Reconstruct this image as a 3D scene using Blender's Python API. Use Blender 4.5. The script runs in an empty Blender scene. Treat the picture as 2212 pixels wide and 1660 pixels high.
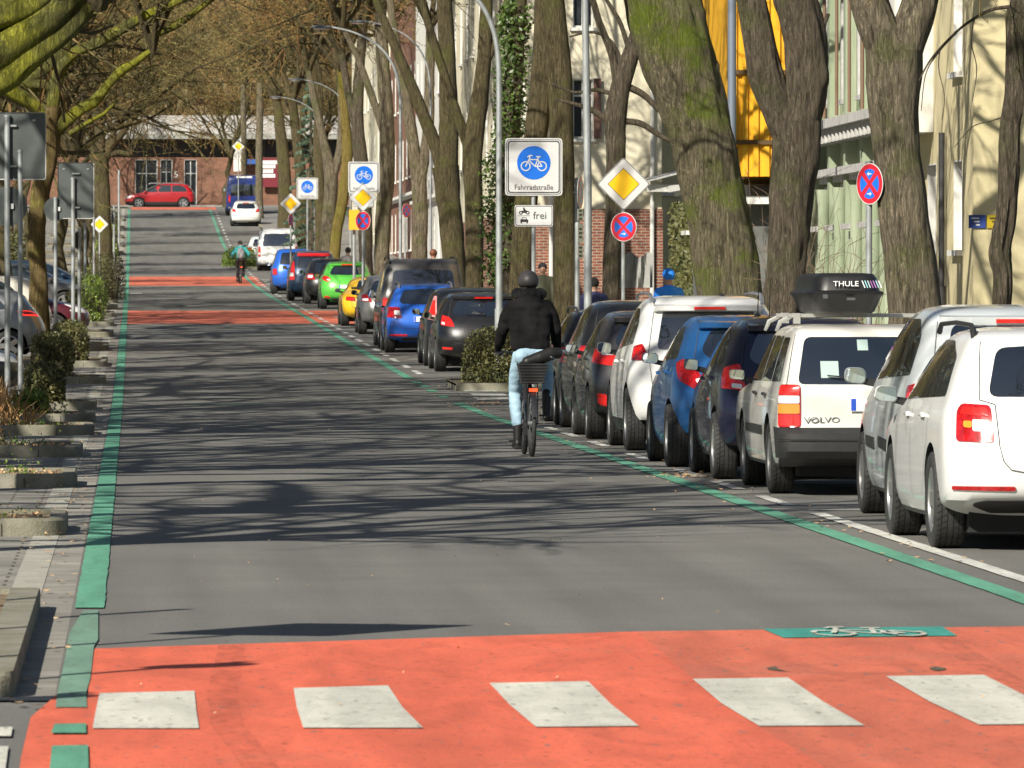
import bpy, bmesh, math, random
from mathutils import Vector, Matrix, noise
from math import sin, cos, pi, radians, sqrt, atan2, atan
random.seed(7)
scene = bpy.context.scene
COL = scene.collection
FP = 16000.0
F_ = Vector((819, 16000, -195)).normalized()
R_ = F_.cross(Vector((0, 0, 1))).normalized()
U_ = R_.cross(F_)
CAM = Vector((0, 0, 1.7))
ZP = [(-80, 0), (0, 0), (100, 0), (115, .04), (130, .16), (150, .36), (209, 1.0), (297, 1.98), (362, 3.2), (406, 4.44), (450, 6.1), (471, 6.9), (488, 7.4), (505, 7.6), (560, 7.6), (1200, 7.6)]
def pinterp(P, t):
    """smooth monotone interpolation through points P=[(t,v)..]"""
    if t <= P[0][0]: return P[0][1]
    if t >= P[-1][0]: return P[-1][1]
    for i in range(len(P) - 1):
        if P[i][0] <= t <= P[i + 1][0]: break
    def slope(k):
        if k <= 0 or k >= len(P) - 1: return 0 if len(P) > 2 and P is ZP else ((P[1][1]-P[0][1])/(P[1][0]-P[0][0]) if k <= 0 else (P[-1][1]-P[-2][1])/(P[-1][0]-P[-2][0]))
        a = (P[k][1] - P[k - 1][1]) / (P[k][0] - P[k - 1][0]); b = (P[k + 1][1] - P[k][1]) / (P[k + 1][0] - P[k][0])
        if a * b <= 0: return 0
        return 2 * a * b / (a + b)
    h = P[i + 1][0] - P[i][0]; s = (t - P[i][0]) / h
    m0, m1 = slope(i) * h, slope(i + 1) * h
    return (2*s**3-3*s*s+1)*P[i][1] + (s**3-2*s*s+s)*m0 + (-2*s**3+3*s*s)*P[i+1][1] + (s**3-s*s)*m1
def zg(Y): return pinterp(ZP, Y)
def slope_at(Y): return atan((zg(Y + 2) - zg(Y - 2)) / 4)
def at(px, py, Y):
    d = F_ * FP + R_ * (px - 1106) + U_ * (830 - py)
    return CAM + d * (Y / d.y)
def gp(px, py):
    """photo pixel (2212 wide) -> point on the ground"""
    d = F_ * FP + R_ * (px - 1106) + U_ * (830 - py)
    lo, hi = 5.0, 5.0
    while hi < 800:
        hi += 1.0
        if CAM.z + d.z * hi / d.y < zg(hi): break
    lo = hi - 1
    for _ in range(30):
        m = (lo + hi) / 2
        if CAM.z + d.z * m / d.y < zg(m): hi = m
        else: lo = m
    p = CAM + d * (lo / d.y); p.z = zg(p.y); return p
def gx(px, Y): return at(px, 600, Y).x

# ---------------------------------------------------------------- materials
MATS = {}
def mat(name, col, rough=.6, metal=0, var=0, vs=5, bump=0, bs=20, coat=0, col2=None, emit=0, spec=.5, stretch=None, detail=6, lo=.35, hi=.65):
    if name in MATS: return MATS[name]
    m = bpy.data.materials.new(name); m.use_nodes = True; nt = m.node_tree; N = nt.nodes; L = nt.links
    b = N['Principled BSDF']
    b.inputs['Base Color'].default_value = (*col, 1); b.inputs['Roughness'].default_value = rough
    b.inputs['Metallic'].default_value = metal; b.inputs['Coat Weight'].default_value = coat
    b.inputs['Coat Roughness'].default_value = .04
    b.inputs['Specular IOR Level'].default_value = spec
    if emit: b.inputs['Emission Color'].default_value = (*col, 1); b.inputs['Emission Strength'].default_value = emit
    tc = N.new('ShaderNodeTexCoord'); src = tc.outputs['Object']
    if stretch:
        mp = N.new('ShaderNodeMapping'); mp.inputs['Scale'].default_value = stretch; L.new(src, mp.inputs[0]); src = mp.outputs[0]
    if var or col2:
        nz = N.new('ShaderNodeTexNoise'); nz.inputs['Scale'].default_value = vs; nz.inputs['Detail'].default_value = detail; nz.inputs['Roughness'].default_value = .65
        L.new(src, nz.inputs['Vector'])
        mr = N.new('ShaderNodeMapRange'); mr.inputs[1].default_value = lo; mr.inputs[2].default_value = hi
        L.new(nz.outputs['Fac'], mr.inputs[0])
        mx = N.new('ShaderNodeMix'); mx.data_type = 'RGBA'
        a = col if col2 else tuple(c * (1 - var) for c in col); c2 = col2 if col2 else tuple(min(1, c * (1 + var)) for c in col)
        mx.inputs[6].default_value = (*a, 1); mx.inputs[7].default_value = (*c2, 1)
        L.new(mr.outputs[0], mx.inputs[0]); L.new(mx.outputs[2], b.inputs['Base Color'])
    if bump:
        n2 = N.new('ShaderNodeTexNoise'); n2.inputs['Scale'].default_value = bs; n2.inputs['Detail'].default_value = 8
        L.new(src, n2.inputs['Vector'])
        bp = N.new('ShaderNodeBump'); bp.inputs['Strength'].default_value = bump; bp.inputs['Distance'].default_value = .02
        L.new(n2.outputs['Fac'], bp.inputs['Height']); L.new(bp.outputs[0], b.inputs['Normal'])
    MATS[name] = m; return m

# ---------------------------------------------------------------- object helpers
def tag(o, label=None, cat=None, group=None, kind=None):
    if label: o['label'] = label
    if cat: o['category'] = cat
    if group: o['group'] = group
    if kind: o['kind'] = kind
    return o
def empty(name, loc=(0, 0, 0), rz=0, rx=0):
    o = bpy.data.objects.new(name, None); COL.objects.link(o); o.location = loc
    o.rotation_euler = (rx, 0, rz); o.empty_display_size = .2; return o
def thing(name, label, cat, loc=(0, 0, 0), rz=0, rx=0, group=None):
    return tag(empty(name, loc, rz, rx), label, cat, group)
def link_mesh(name, me, parent=None):
    o = bpy.data.objects.new(name, me); COL.objects.link(o)
    if parent: o.parent = parent
    return o
class MB:
    def __init__(s): s.v = []; s.f = []; s.m = []; s.cur = 0
    def add(s, vs, fs, mi=None):
        n = len(s.v); s.v.extend([tuple(v) for v in vs]); k = s.cur if mi is None else mi
        for f in fs: s.f.append([i + n for i in f]); s.m.append(k)
        return s
    def box(s, c, d, rz=0, mi=None, tap=1.0):
        x, y, z = c; a, b, h = d[0]/2, d[1]/2, d[2]/2
        P = []
        for sz, t in ((-1, 1), (1, tap)):
            for sx, sy in ((-1, -1), (1, -1), (1, 1), (-1, 1)):
                px, py = sx*a*t, sy*b*t
                P.append((x + px*cos(rz) - py*sin(rz), y + px*sin(rz) + py*cos(rz), z + sz*h))
        return s.add(P, [(3, 2, 1, 0), (4, 5, 6, 7), (0, 1, 5, 4), (1, 2, 6, 5), (2, 3, 7, 6), (3, 0, 4, 7)], mi)
    def tube(s, pts, rad, n=8, caps=True, mi=None, jit=0):
        pts = [Vector(p) for p in pts]
        if not isinstance(rad, (list, tuple)): rad = [rad] * len(pts)
        t = (pts[1] - pts[0]).normalized()
        a = t.orthogonal().normalized(); V = []
        for i, p in enumerate(pts):
            if i == 0: t2 = t
            elif i == len(pts) - 1: t2 = (pts[i] - pts[i-1]).normalized()
            else: t2 = ((pts[i+1] - p).normalized() + (p - pts[i-1]).normalized()).normalized()
            a = (a - t2 * a.dot(t2)).normalized(); b = t2.cross(a)
            for k in range(n):
                g = 2*pi*k/n; r = rad[i] * (1 + (random.uniform(-jit, jit) if jit else 0))
                V.append(p + a*cos(g)*r + b*sin(g)*r)
        Fs = []
        for i in range(len(pts)-1):
            for k in range(n): Fs.append((i*n+k, i*n+(k+1) % n, (i+1)*n+(k+1) % n, (i+1)*n+k))
        if caps: Fs.append(tuple(range(n-1, -1, -1))); Fs.append(tuple((len(pts)-1)*n+k for k in range(n)))
        return s.add(V, Fs, mi)
    def lathe(s, prof, n=16, c=(0, 0, 0), axis='z', mi=None, caps=False):
        V = []
        for r, h in prof:
            for k in range(n):
                g = 2*pi*k/n; a, b = r*cos(g), r*sin(g)
                V.append({'z': (c[0]+a, c[1]+b, c[2]+h), 'x': (c[0]+h, c[1]+a, c[2]+b), 'y': (c[0]+b, c[1]+h, c[2]+a)}[axis])
        Fs = []
        for i in range(len(prof)-1):
            for k in range(n): Fs.append((i*n+k, i*n+(k+1) % n, (i+1)*n+(k+1) % n, (i+1)*n+k))
        if caps: Fs.append(tuple(range(n-1, -1, -1))); Fs.append(tuple((len(prof)-1)*n+k for k in range(n)))
        return s.add(V, Fs, mi)
    def ball(s, c, r, n=12, m=8, mi=None):
        if not isinstance(r, (tuple, list)): r = (r, r, r)
        V = [(c[0], c[1], c[2]-r[2])]
        for j in range(1, m):
            ph = -pi/2 + pi*j/m
            for k in range(n):
                g = 2*pi*k/n; V.append((c[0]+r[0]*cos(ph)*cos(g), c[1]+r[1]*cos(ph)*sin(g), c[2]+r[2]*sin(ph)))
        V.append((c[0], c[1], c[2]+r[2])); Fs = []
        for k in range(n): Fs.append((0, 1+(k+1) % n, 1+k)); Fs.append((len(V)-1, 1+(m-2)*n+k, 1+(m-2)*n+(k+1) % n))
        for j in range(m-2):
            for k in range(n): Fs.append((1+j*n+k, 1+j*n+(k+1) % n, 1+(j+1)*n+(k+1) % n, 1+(j+1)*n+k))
        return s.add(V, Fs, mi)
    def prism(s, poly, th, fn=None, mi=None):
        """poly 2D (x,z) extruded along y from 0 to th; fn maps point"""
        n = len(poly); V = [(x, 0, z) for x, z in poly] + [(x, th, z) for x, z in poly]
        if fn: V = [fn(*p) for p in V]
        return s.add(V, [tuple(range(n)), tuple(range(2*n-1, n-1, -1))] + [(i, i+n, (i+1) % n+n, (i+1) % n) for i in range(n)], mi)
    def mesh(s, name, mats, smooth=False):
        me = bpy.data.meshes.new(name); me.from_pydata(s.v, [], s.f)
        for m in (mats if isinstance(mats, (list, tuple)) else [mats]): me.materials.append(m)
        me.polygons.foreach_set('material_index', s.m)
        if smooth:
            me.polygons.foreach_set('use_smooth', [True]*len(me.polygons))
            if smooth != 'all':
                me.set_sharp_from_angle(angle=radians(smooth if smooth is not True else 40))
        me.update(); return me
    def build(s, name, mats, parent=None, smooth=False):
        return link_mesh(name, s.mesh(name, mats, smooth), parent)
def struct(o): o['kind'] = 'structure'; return o
def remeshed(mb, name, m, parent=None, voxel=.012, smooth=6):
    """overlapping closed shapes -> one continuous surface"""
    o = mb.build('tmp_' + name, m)
    r = o.modifiers.new('r', 'REMESH'); r.mode = 'VOXEL'; r.voxel_size = voxel; r.use_smooth_shade = True
    q = o.modifiers.new('s', 'SMOOTH'); q.factor = .5; q.iterations = smooth
    bpy.context.view_layer.update()
    dg = bpy.context.evaluated_depsgraph_get()
    me = bpy.data.meshes.new_from_object(o.evaluated_get(dg)); me.name = name
    bpy.data.objects.remove(o)
    me.materials.clear(); me.materials.append(m)
    return link_mesh(name, me, parent)
def text_mesh(body, size, mt, align='CENTER', depth=.0008, name='lettering'):
    c = bpy.data.curves.new('t', 'FONT'); c.body = body; c.size = size; c.align_x = align; c.align_y = 'CENTER'; c.extrude = depth
    c.resolution_u = 3
    o = bpy.data.objects.new('t', c); COL.objects.link(o); bpy.context.view_layer.update()
    me = bpy.data.meshes.new_from_object(o.evaluated_get(bpy.context.evaluated_depsgraph_get())); me.name = name
    bpy.data.objects.remove(o); me.materials.clear(); me.materials.append(mt); return me
def text(body, size, mt, parent, M, name='lettering'):
    o = link_mesh(name, text_mesh(body, size, mt), parent); o.matrix_local = M; return o
FACE = Matrix(((1, 0, 0, 0), (0, 0, -1, 0), (0, 1, 0, 0), (0, 0, 0, 1)))   # xy plane -> facing -Y
def roundpoly(P, r, n=4):
    out = []; N = len(P)
    for i in range(N):
        p = Vector(P[i]); a = Vector(P[i-1]); b = Vector(P[(i+1) % N])
        rr = r[i] if isinstance(r, (list, tuple)) else r
        da, db = (a-p), (b-p); k = min(rr, da.length*.45, db.length*.45)
        A = p + da.normalized()*k; B = p + db.normalized()*k
        for j in range(n+1):
            t = j/n; q = A*(1-t)**2 + p*2*t*(1-t) + B*t*t; out.append((q.x, q.y))
    return out
# ---------------------------------------------------------------- camera, light
cam_d = bpy.data.cameras.new('camera'); cam = bpy.data.objects.new('camera', cam_d); COL.objects.link(cam)
cam.location = CAM; cam.rotation_euler = Matrix((R_, U_, -F_)).transposed().to_euler()
cam_d.sensor_width = 36; cam_d.lens = 36 * FP / 2212; cam_d.clip_end = 3000; cam_d.clip_start = 1
cam_d.dof.use_dof = True; cam_d.dof.focus_distance = 75; cam_d.dof.aperture_fstop = 20
scene.camera = cam
SUN_AZ = atan2(-.56, -.83); EL = radians(34)
sunv = Vector((-.56, -.83, 0)).normalized() * cos(EL) + Vector((0, 0, sin(EL)))
sd = bpy.data.lights.new('sun', 'SUN'); sd.energy = 5; sd.angle = radians(.5); sd.color = (1, .94, .83)
so = bpy.data.objects.new('sun', sd); COL.objects.link(so); so.rotation_euler = sunv.to_track_quat('Z', 'Y').to_euler()
w = bpy.data.worlds.new('World'); scene.world = w; w.use_nodes = True
nt = w.node_tree; bg = nt.nodes['Background']; sk = nt.nodes.new('ShaderNodeTexSky'); sk.sky_type = 'NISHITA'; sk.sun_disc = False
sk.sun_elevation = EL; sk.sun_rotation = atan2(sunv.x, sunv.y)
nt.links.new(sk.outputs[0], bg.inputs[0]); bg.inputs[1].default_value = .05
scene.view_settings.view_transform = 'Standard'; scene.view_settings.look = 'None'
scene.view_settings.exposure = .55; scene.view_settings.gamma = 1
scene.render.film_transparent = False

# ---------------------------------------------------------------- materials of the setting
def asphalt():
    m = mat('asphalt', (.155, .151, .136), .85, var=.09, vs=.5, bump=.4, bs=160)
    nt = m.node_tree; N = nt.nodes; L = nt.links; b = N['Principled BSDF']
    mx = b.inputs['Base Color'].links[0].from_node
    # wheel-polished long streaks + speckle of the stone
    tc = N.new('ShaderNodeTexCoord'); mp = N.new('ShaderNodeMapping'); mp.inputs['Scale'].default_value = (1.6, .05, 1)
    L.new(tc.outputs['Object'], mp.inputs[0]); nz = N.new('ShaderNodeTexNoise'); nz.inputs['Scale'].default_value = 1.4; nz.inputs['Detail'].default_value = 5; L.new(mp.outputs[0], nz.inputs[0])
    n2 = N.new('ShaderNodeTexNoise'); n2.inputs['Scale'].default_value = 55; n2.inputs['Detail'].default_value = 3; L.new(tc.outputs['Object'], n2.inputs[0])
    r1 = N.new('ShaderNodeMapRange'); r1.inputs[1].default_value = .3; r1.inputs[2].default_value = .7; r1.inputs[3].default_value = .84; r1.inputs[4].default_value = 1.1; L.new(nz.outputs['Fac'], r1.inputs[0])
    r2 = N.new('ShaderNodeMapRange'); r2.inputs[1].default_value = .3; r2.inputs[2].default_value = .7; r2.inputs[3].default_value = .75; r2.inputs[4].default_value = 1.22; L.new(n2.outputs['Fac'], r2.inputs[0])
    ml = N.new('ShaderNodeMath'); ml.operation = 'MULTIPLY'; L.new(r1.outputs[0], ml.inputs[0]); L.new(r2.outputs[0], ml.inputs[1])
    vm = N.new('ShaderNodeVectorMath'); vm.operation = 'SCALE'; L.new(mx.outputs[2], vm.inputs[0]); L.new(ml.outputs[0], vm.inputs['Scale'])
    L.new(vm.outputs[0], b.inputs['Base Color']); return m
def bricky(name, c1, c2, mortar, sx, sy, msize=.02, vert=False, rough=.85, noise_amt=.5, yz=False):
    if name in MATS: return MATS[name]
    m = bpy.data.materials.new(name); m.use_nodes = True; nt = m.node_tree; N = nt.nodes; L = nt.links; b = N['Principled BSDF']
    b.inputs['Roughness'].default_value = rough
    tc = N.new('ShaderNodeTexCoord'); sep = N.new('ShaderNodeSeparateXYZ'); cb = N.new('ShaderNodeCombineXYZ'); L.new(tc.outputs['Object'], sep.inputs[0])
    if vert:
        ad = N.new('ShaderNodeMath'); ad.operation = 'ADD'; L.new(sep.outputs[0], ad.inputs[0]); L.new(sep.outputs[1], ad.inputs[1])
        L.new(ad.outputs[0], cb.inputs[0]); L.new(sep.outputs[2], cb.inputs[1])
    else: L.new(sep.outputs[0], cb.inputs[0]); L.new(sep.outputs[1], cb.inputs[1])
    br = N.new('ShaderNodeTexBrick'); br.inputs['Color1'].default_value = (*c1, 1); br.inputs['Color2'].default_value = (*c2, 1); br.inputs['Mortar'].default_value = (*mortar, 1)
    br.inputs['Scale'].default_value = 1; br.inputs['Brick Width'].default_value = sx; br.inputs['Row Height'].default_value = sy; br.inputs['Mortar Size'].default_value = msize
    L.new(cb.outputs[0], br.inputs['Vector'])
    nz = N.new('ShaderNodeTexNoise'); nz.inputs['Scale'].default_value = 1.5; nz.inputs['Detail'].default_value = 8; L.new(tc.outputs['Object'], nz.inputs[0])
    r = N.new('ShaderNodeMapRange'); r.inputs[1].default_value = .3; r.inputs[2].default_value = .7; r.inputs[3].default_value = 1-noise_amt; r.inputs[4].default_value = 1+noise_amt*.6; L.new(nz.outputs['Fac'], r.inputs[0])
    vm = N.new('ShaderNodeVectorMath'); vm.operation = 'SCALE'; L.new(br.outputs['Color'], vm.inputs[0]); L.new(r.outputs[0], vm.inputs['Scale']); L.new(vm.outputs[0], b.inputs['Base Color'])
    bp = N.new('ShaderNodeBump'); bp.inputs['Strength'].default_value = .4; bp.inputs['Distance'].default_value = .01; bp.invert = True
    L.new(br.outputs['Fac'], bp.inputs['Height']); L.new(bp.outputs[0], b.inputs['Normal'])
    MATS[name] = m; return m
ASPH = asphalt()
def worn(name, col, wear, amt=.5, scale=6):
    """road paint with the surface showing through where worn"""
    if name in MATS: return MATS[name]
    m = mat(name, col, .75, col2=wear, vs=scale, bump=.35, bs=120, detail=10, lo=.60-.12*amt, hi=.82-.05*amt)
    nt = m.node_tree; N = nt.nodes; L = nt.links; b = N['Principled BSDF']; src = b.inputs['Base Color'].links[0].from_socket; tc = N.new('ShaderNodeTexCoord')
    def nz(sc, st, lo, hi, a, bb, det=6, dist=0):
        mp = N.new('ShaderNodeMapping'); mp.inputs['Scale'].default_value = st; L.new(tc.outputs['Object'], mp.inputs[0])
        n = N.new('ShaderNodeTexNoise'); n.inputs['Scale'].default_value = sc; n.inputs['Detail'].default_value = det; n.inputs['Distortion'].default_value = dist; L.new(mp.outputs[0], n.inputs[0])
        r = N.new('ShaderNodeMapRange'); r.inputs[1].default_value = lo; r.inputs[2].default_value = hi; r.inputs[3].default_value = a; r.inputs[4].default_value = bb; L.new(n.outputs['Fac'], r.inputs[0]); return r.outputs[0]
    def mul(a, bsk): 
        q = N.new('ShaderNodeMath'); q.operation = 'MULTIPLY'; L.new(a, q.inputs[0]); L.new(bsk, q.inputs[1]); return q.outputs[0]
    f = mul(mul(mul(nz(90, (1, 1, 1), .3, .7, .82, 1.14, 3), nz(1.0, (2.2, .12, 1), .35, .7, .84, 1.06, 5, .5)), nz(24, (1, .35, 1), .28, .42, .65, 1.02, 8)), nz(2.6, (1.2, .22, 1), .35, .65, .84, 1.08, 9, 1.2))
    vm = N.new('ShaderNodeVectorMath'); vm.operation = 'SCALE'; L.new(src, vm.inputs[0]); L.new(f, vm.inputs['Scale'])
    # grit and chips where the road shows
    n = nz(11, (1.6, .30, 1), .66-.03*amt, .72-.03*amt, 0, .75*min(1, amt+.2), 9, 0)
    mx = N.new('ShaderNodeMix'); mx.data_type = 'RGBA'; L.new(n, mx.inputs[0]); L.new(vm.outputs[0], mx.inputs[6]); mx.inputs[7].default_value = (.15, .14, .12, 1); L.new(mx.outputs[2], b.inputs['Base Color'])
    return m
REDP = worn('red_surfacing', (.74, .145, .074), (.60, .15, .085), .5, .8)
REDD = worn('red_surfacing_dull', (.64, .15, .08), (.53, .165, .105), .8, .8)
GRNP = worn('green_paint', (.115, .36, .235), (.15, .25, .18), .6, 9)
GRNF = worn('green_paint_faded', (.17, .31, .225), (.17, .2, .16), .9, 9)
TEAL = worn('teal_paint', (.05, .33, .27), (.12, .25, .2), .5, 6)
WHTP = worn('white_paint', (.66, .65, .56), (.5, .5, .43), .7, 3)
WHTF = worn('white_paint_thin', (.62, .62, .56), (.25, .25, .23), .7, 8)
PAVE = bricky('paving_slabs', (.27, .255, .22), (.22, .21, .185), (.10, .09, .07), .5, .3, .012, noise_amt=.35)
GUT = bricky('gutter_stones', (.29, .275, .235), (.24, .225, .195), (.12, .11, .09), 2, .5, .012, noise_amt=.3)
SIDEW = bricky('sidewalk_slabs', (.26, .25, .23), (.21, .2, .18), (.11, .1, .09), .3, .3, .01, noise_amt=.3)
STONE = mat('kerb_stone', (.25, .235, .19), .9, col2=(.15, .145, .095), vs=3.5, bump=.5, bs=60)
SOIL = mat('soil', (.13, .09, .05), 1, col2=(.22, .17, .10), vs=9, bump=1, bs=14)
GROUND = mat('ground_earth', (.12, .11, .07), 1, col2=(.09, .12, .05), vs=.8, bump=.5, bs=8)

def strip(name, x0, x1, y0, y1, m, dz=0, step=2.0, kind=True):
    n = max(1, int((y1-y0)/step)); V = []; Fs = []
    for i in range(n+1):
        y = y0 + (y1-y0)*i/n; z = zg(y)+dz; V += [(x0, y, z), (x1, y, z)]
    for i in range(n): Fs.append((2*i, 2*i+1, 2*i+3, 2*i+2))
    mb = MB(); mb.add(V, Fs); o = mb.build(name, m, smooth=30); 
    if kind: struct(o)
    return o
def gpoly(mb, P, dz, mi=0, pix=True):
    """polygon painted on the ground; P in photo pixels or world xy; long in y -> cut in rows"""
    Q = [gp(*p) for p in P] if pix else [Vector((p[0], p[1], zg(p[1]))) for p in P]
    mb.add([(q.x, q.y, q.z+dz) for q in Q], [tuple(range(len(Q)))], mi)
def pline(mb, x0, x1, ya, yb, dz, mi=0, step=3.0):
    n = max(1, int((yb-ya)/(.35 if yb-ya > 20 else .6))); V = []; rj = random.Random(int(ya*10)); jt = .004 if x1-x0 < .3 else 0
    for i in range(n+1):
        y = ya+(yb-ya)*i/n; V += [(x0+rj.uniform(-jt, jt), y, zg(y)+dz), (x1+rj.uniform(-jt, jt), y, zg(y)+dz)]
    mb.add(V, [(2*i, 2*i+1, 2*i+3, 2*i+2) for i in range(n)], mi)

# one ground sheet to the horizon, then the laid surfaces on it
mb = MB(); V = []; ys = list(range(-60, 100, 20)) + list(range(100, 520, 4)) + [560, 700, 1000, 1800]
for y in ys: V += [(x, y, zg(y)-.05) for x in (-900, -60, -9, 14, 60, 900)]
mb.add(V, [(i*6+k, i*6+k+1, (i+1)*6+k+1, (i+1)*6+k) for i in range(len(ys)-1) for k in range(5)])
struct(mb.build('ground', GROUND, smooth=30))
strip("road", -.33, 7.45, -20, 491, ASPH); strip("side_road", -9, -.33, -20, 30.9, ASPH, -.002)
strip("gutter", -.52, -.33, 31, 480, GUT, .0)
# light edging stone then paved parking strip
strip("edging_stones", -.70, -.52, 31, 480, mat('edging', (.34, .33, .28), .9, var=.15, vs=4, bump=.3, bs=60), .003)
strip("parking_paving", -8, -.70, 31, 480, PAVE, 0)
strip('sidewalk', 7.6, 13.2, -20, 486, SIDEW, .12)
mb = MB()
for y in [k*1.0 for k in range(-10, 486)]:
    if 104 < y < 122: continue
    for dx in (0,): mb.box((7.525, y+.5, zg(y+.5)+.03), (.148, .985, .22))
struct(mb.build('kerb', STONE))
# cross street at the far end
mb = MB(); mb.add([(-80, 491, zg(491)+.0), (60, 491, zg(491)), (60, 503, 7.6), (-80, 503, 7.6)], [(0, 1, 2, 3)]); struct(mb.build('cross_street', ASPH))
mb = MB(); mb.add([(-80, 503, 7.72), (60, 503, 7.72), (60, 507.9, 7.72), (-80, 507.9, 7.72)], [(0, 1, 2, 3)]); mb.add([(-80, 503, 7.72), (60, 503, 7.72), (60, 503, 7.55), (-80, 503, 7.55)], [(3, 2, 1, 0)]); struct(mb.build('far_pavement', SIDEW))

# red crossing in front
mb = MB()
E = .004
edge = [(205, 1403), (700, 1391), (1050, 1380), (1375, 1366), (1800, 1360), (2300, 1353)]
near = [(188, 1504)]
top = [gp(*e) for e in edge]
def rp(P, mi): mb.add([(p.x, p.y, zg(p.y)+E) for p in P], [tuple(range(len(P)))], mi)
rp([gp(205, 1403), gp(1375, 1366), gp(1500, 1470), gp(1640, 1573), gp(1815, 1680), gp(180, 1760), gp(190, 1510), gp(193, 1440)][::-1], 0)
rp([gp(1375, 1366), gp(2420, 1352), gp(2480, 1760), gp(1900, 1740), gp(1815, 1680), gp(1640, 1573), gp(1500, 1470)][::-1], 1)
rp([gp(120, 1505), gp(190, 1510), gp(180, 1760), gp(30, 1760), gp(45, 1640), gp(66, 1552)][::-1], 0)
for (a, b) in (((250, 700), (745, 672)), ((268, 618), (572, 598))):
    ya, yb = gp(a[0], a[1]).y, gp(a[0], b[1]).y
    pline(mb, -.33, 6.2 if a[0] < 260 else 5.4, ya, yb, E, 1)
pline(mb, -.1, 5.4, 477, 488, E, 1)
struct(mb.build('red_surfacing', [REDP, REDD]))
# zebra stripes
mb = MB()
for q in ([(215, 1502), (420, 1497), (424, 1540), (430, 1578), (200, 1578), (206, 1545)], [(634, 1491), (838, 1485), (870, 1533), (914, 1577), (655, 1577), (641, 1533)],
          [(1057, 1480), (1270, 1476), (1320, 1526), (1380, 1573), (1158, 1575), (1102, 1528)], [(1496, 1471), (1702, 1468), (1778, 1520), (1868, 1572), (1640, 1573), (1560, 1525)],
          [(1913, 1465), (2125, 1462), (2240, 1520), (2350, 1568), (2115, 1570), (2010, 1521)], [(-30, 1576), (27, 1575), (24, 1595), (-30, 1595)], [(-40, 1618), (18, 1617), (10, 1680), (-40, 1680)]):
    P = [gp(*p) for p in q]; mb.add([(p.x, p.y, zg(p.y)+2.2*E) for p in P], [tuple(range(len(P)))[::-1]])
struct(mb.build('zebra_stripes', WHTP))
# green edge lines
mb = MB()
def gl(P, mi, k=2): 
    Q = [gp(*p) for p in P]; mb.add([(p.x, p.y, p.z+k*E) for p in Q], [tuple(range(len(Q)))[::-1]], mi)
y0 = gp(190, 1316).y
pline(mb, -.315, -.155, y0, 478, 2*E, 0)
gl([(180, 1322), (212, 1322), (212, 1385), (203, 1400), (195, 1470), (186, 1500), (188, 1532), (120, 1532), (124, 1500), (142, 1420), (150, 1370)], 1)
gl([(118, 1570), (186, 1569), (186, 1590), (110, 1590)], 0, 3)
gl([(112, 1618), (190, 1616), (192, 1700), (104, 1700)], 0, 3)
def xr(y): return 4.93
yd0, yd1 = gp(700, 880).y, gp(950, 838).y
pline(mb, 4.86, 5.02, 30, gp(600, 872).y, 2*E, 0)
for yy in (860, 848, 838, 829): 
    a = gp(700, yy).y; pline(mb, 4.86, 5.02, a, a+1.6, 2*E, 0)
pline(mb, 4.86, 5.02, gp(700, 820).y, 478, 2*E, 0)
a = gp(430, 876).y; pline(mb, .85, 2.0, a, a+.5, 2*E, 1)
struct(mb.build('green_lines', [GRNP, GRNF]))
# teal cycle symbol patch
mb = MB(); Q = [gp(*p) for p in ((1647, 1362), (2035, 1357), (2068, 1377), (1692, 1381))]
mb.add([(p.x, p.y, p.z+2*E) for p in Q], [(3, 2, 1, 0)]); struct(mb.build('teal_patch', TEAL))
BIKE = [  # strokes of the pictogram in a -1..1 box
    [(-.62 + .34*cos(a*pi/8), -.28 + .34*sin(a*pi/8)) for a in range(17)],
    [(.62 + .34*cos(a*pi/8), -.28 + .34*sin(a*pi/8)) for a in range(17)],
    [(-.62, -.28), (-.3, .36), (-.34, .52), (-.12, .52)], [(-.36, .22), (.3, .22)], [(-.38, .18), (.1, -.3)], [(.1, -.3), (.36, .42)], [(.1, -.3), (.62, -.28), (.3, .22)],
    [(.2, .44), (.5, .44)], [(-.34, .5), (-.46, .42)]]
def strokes(mb, S, w, fn, mi=0, step=(0, 0, .0007)):
    sv = Vector(step); c_ = 0
    for st in S:
        for i in range(len(st)-1):
            a, b = Vector(st[i]), Vector(st[i+1]); d = (b-a).normalized(); n = Vector((-d.y, d.x))*w/2; a = a-d*w*.3; b = b+d*w*.3
            c_ += 1; o_ = sv*(c_ % 9); mb.add([Vector(fn(*(a+n)))+o_, Vector(fn(*(a-n)))+o_, Vector(fn(*(b-n)))+o_, Vector(fn(*(b+n)))+o_], [(3, 2, 1, 0)], mi)
mb = MB(); c = (Q[0]+Q[1]+Q[2]+Q[3])/4; hw = (Q[1].x-Q[0].x)*.30; hl = (Q[0].y-Q[3].y)*.8
strokes(mb, BIKE, .09, lambda x, y: (c.x+x*hw-y*.05, c.y+y*hl, zg(c.y)+3*E))
struct(mb.build('cycle_symbol_marking', WHTP))
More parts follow.
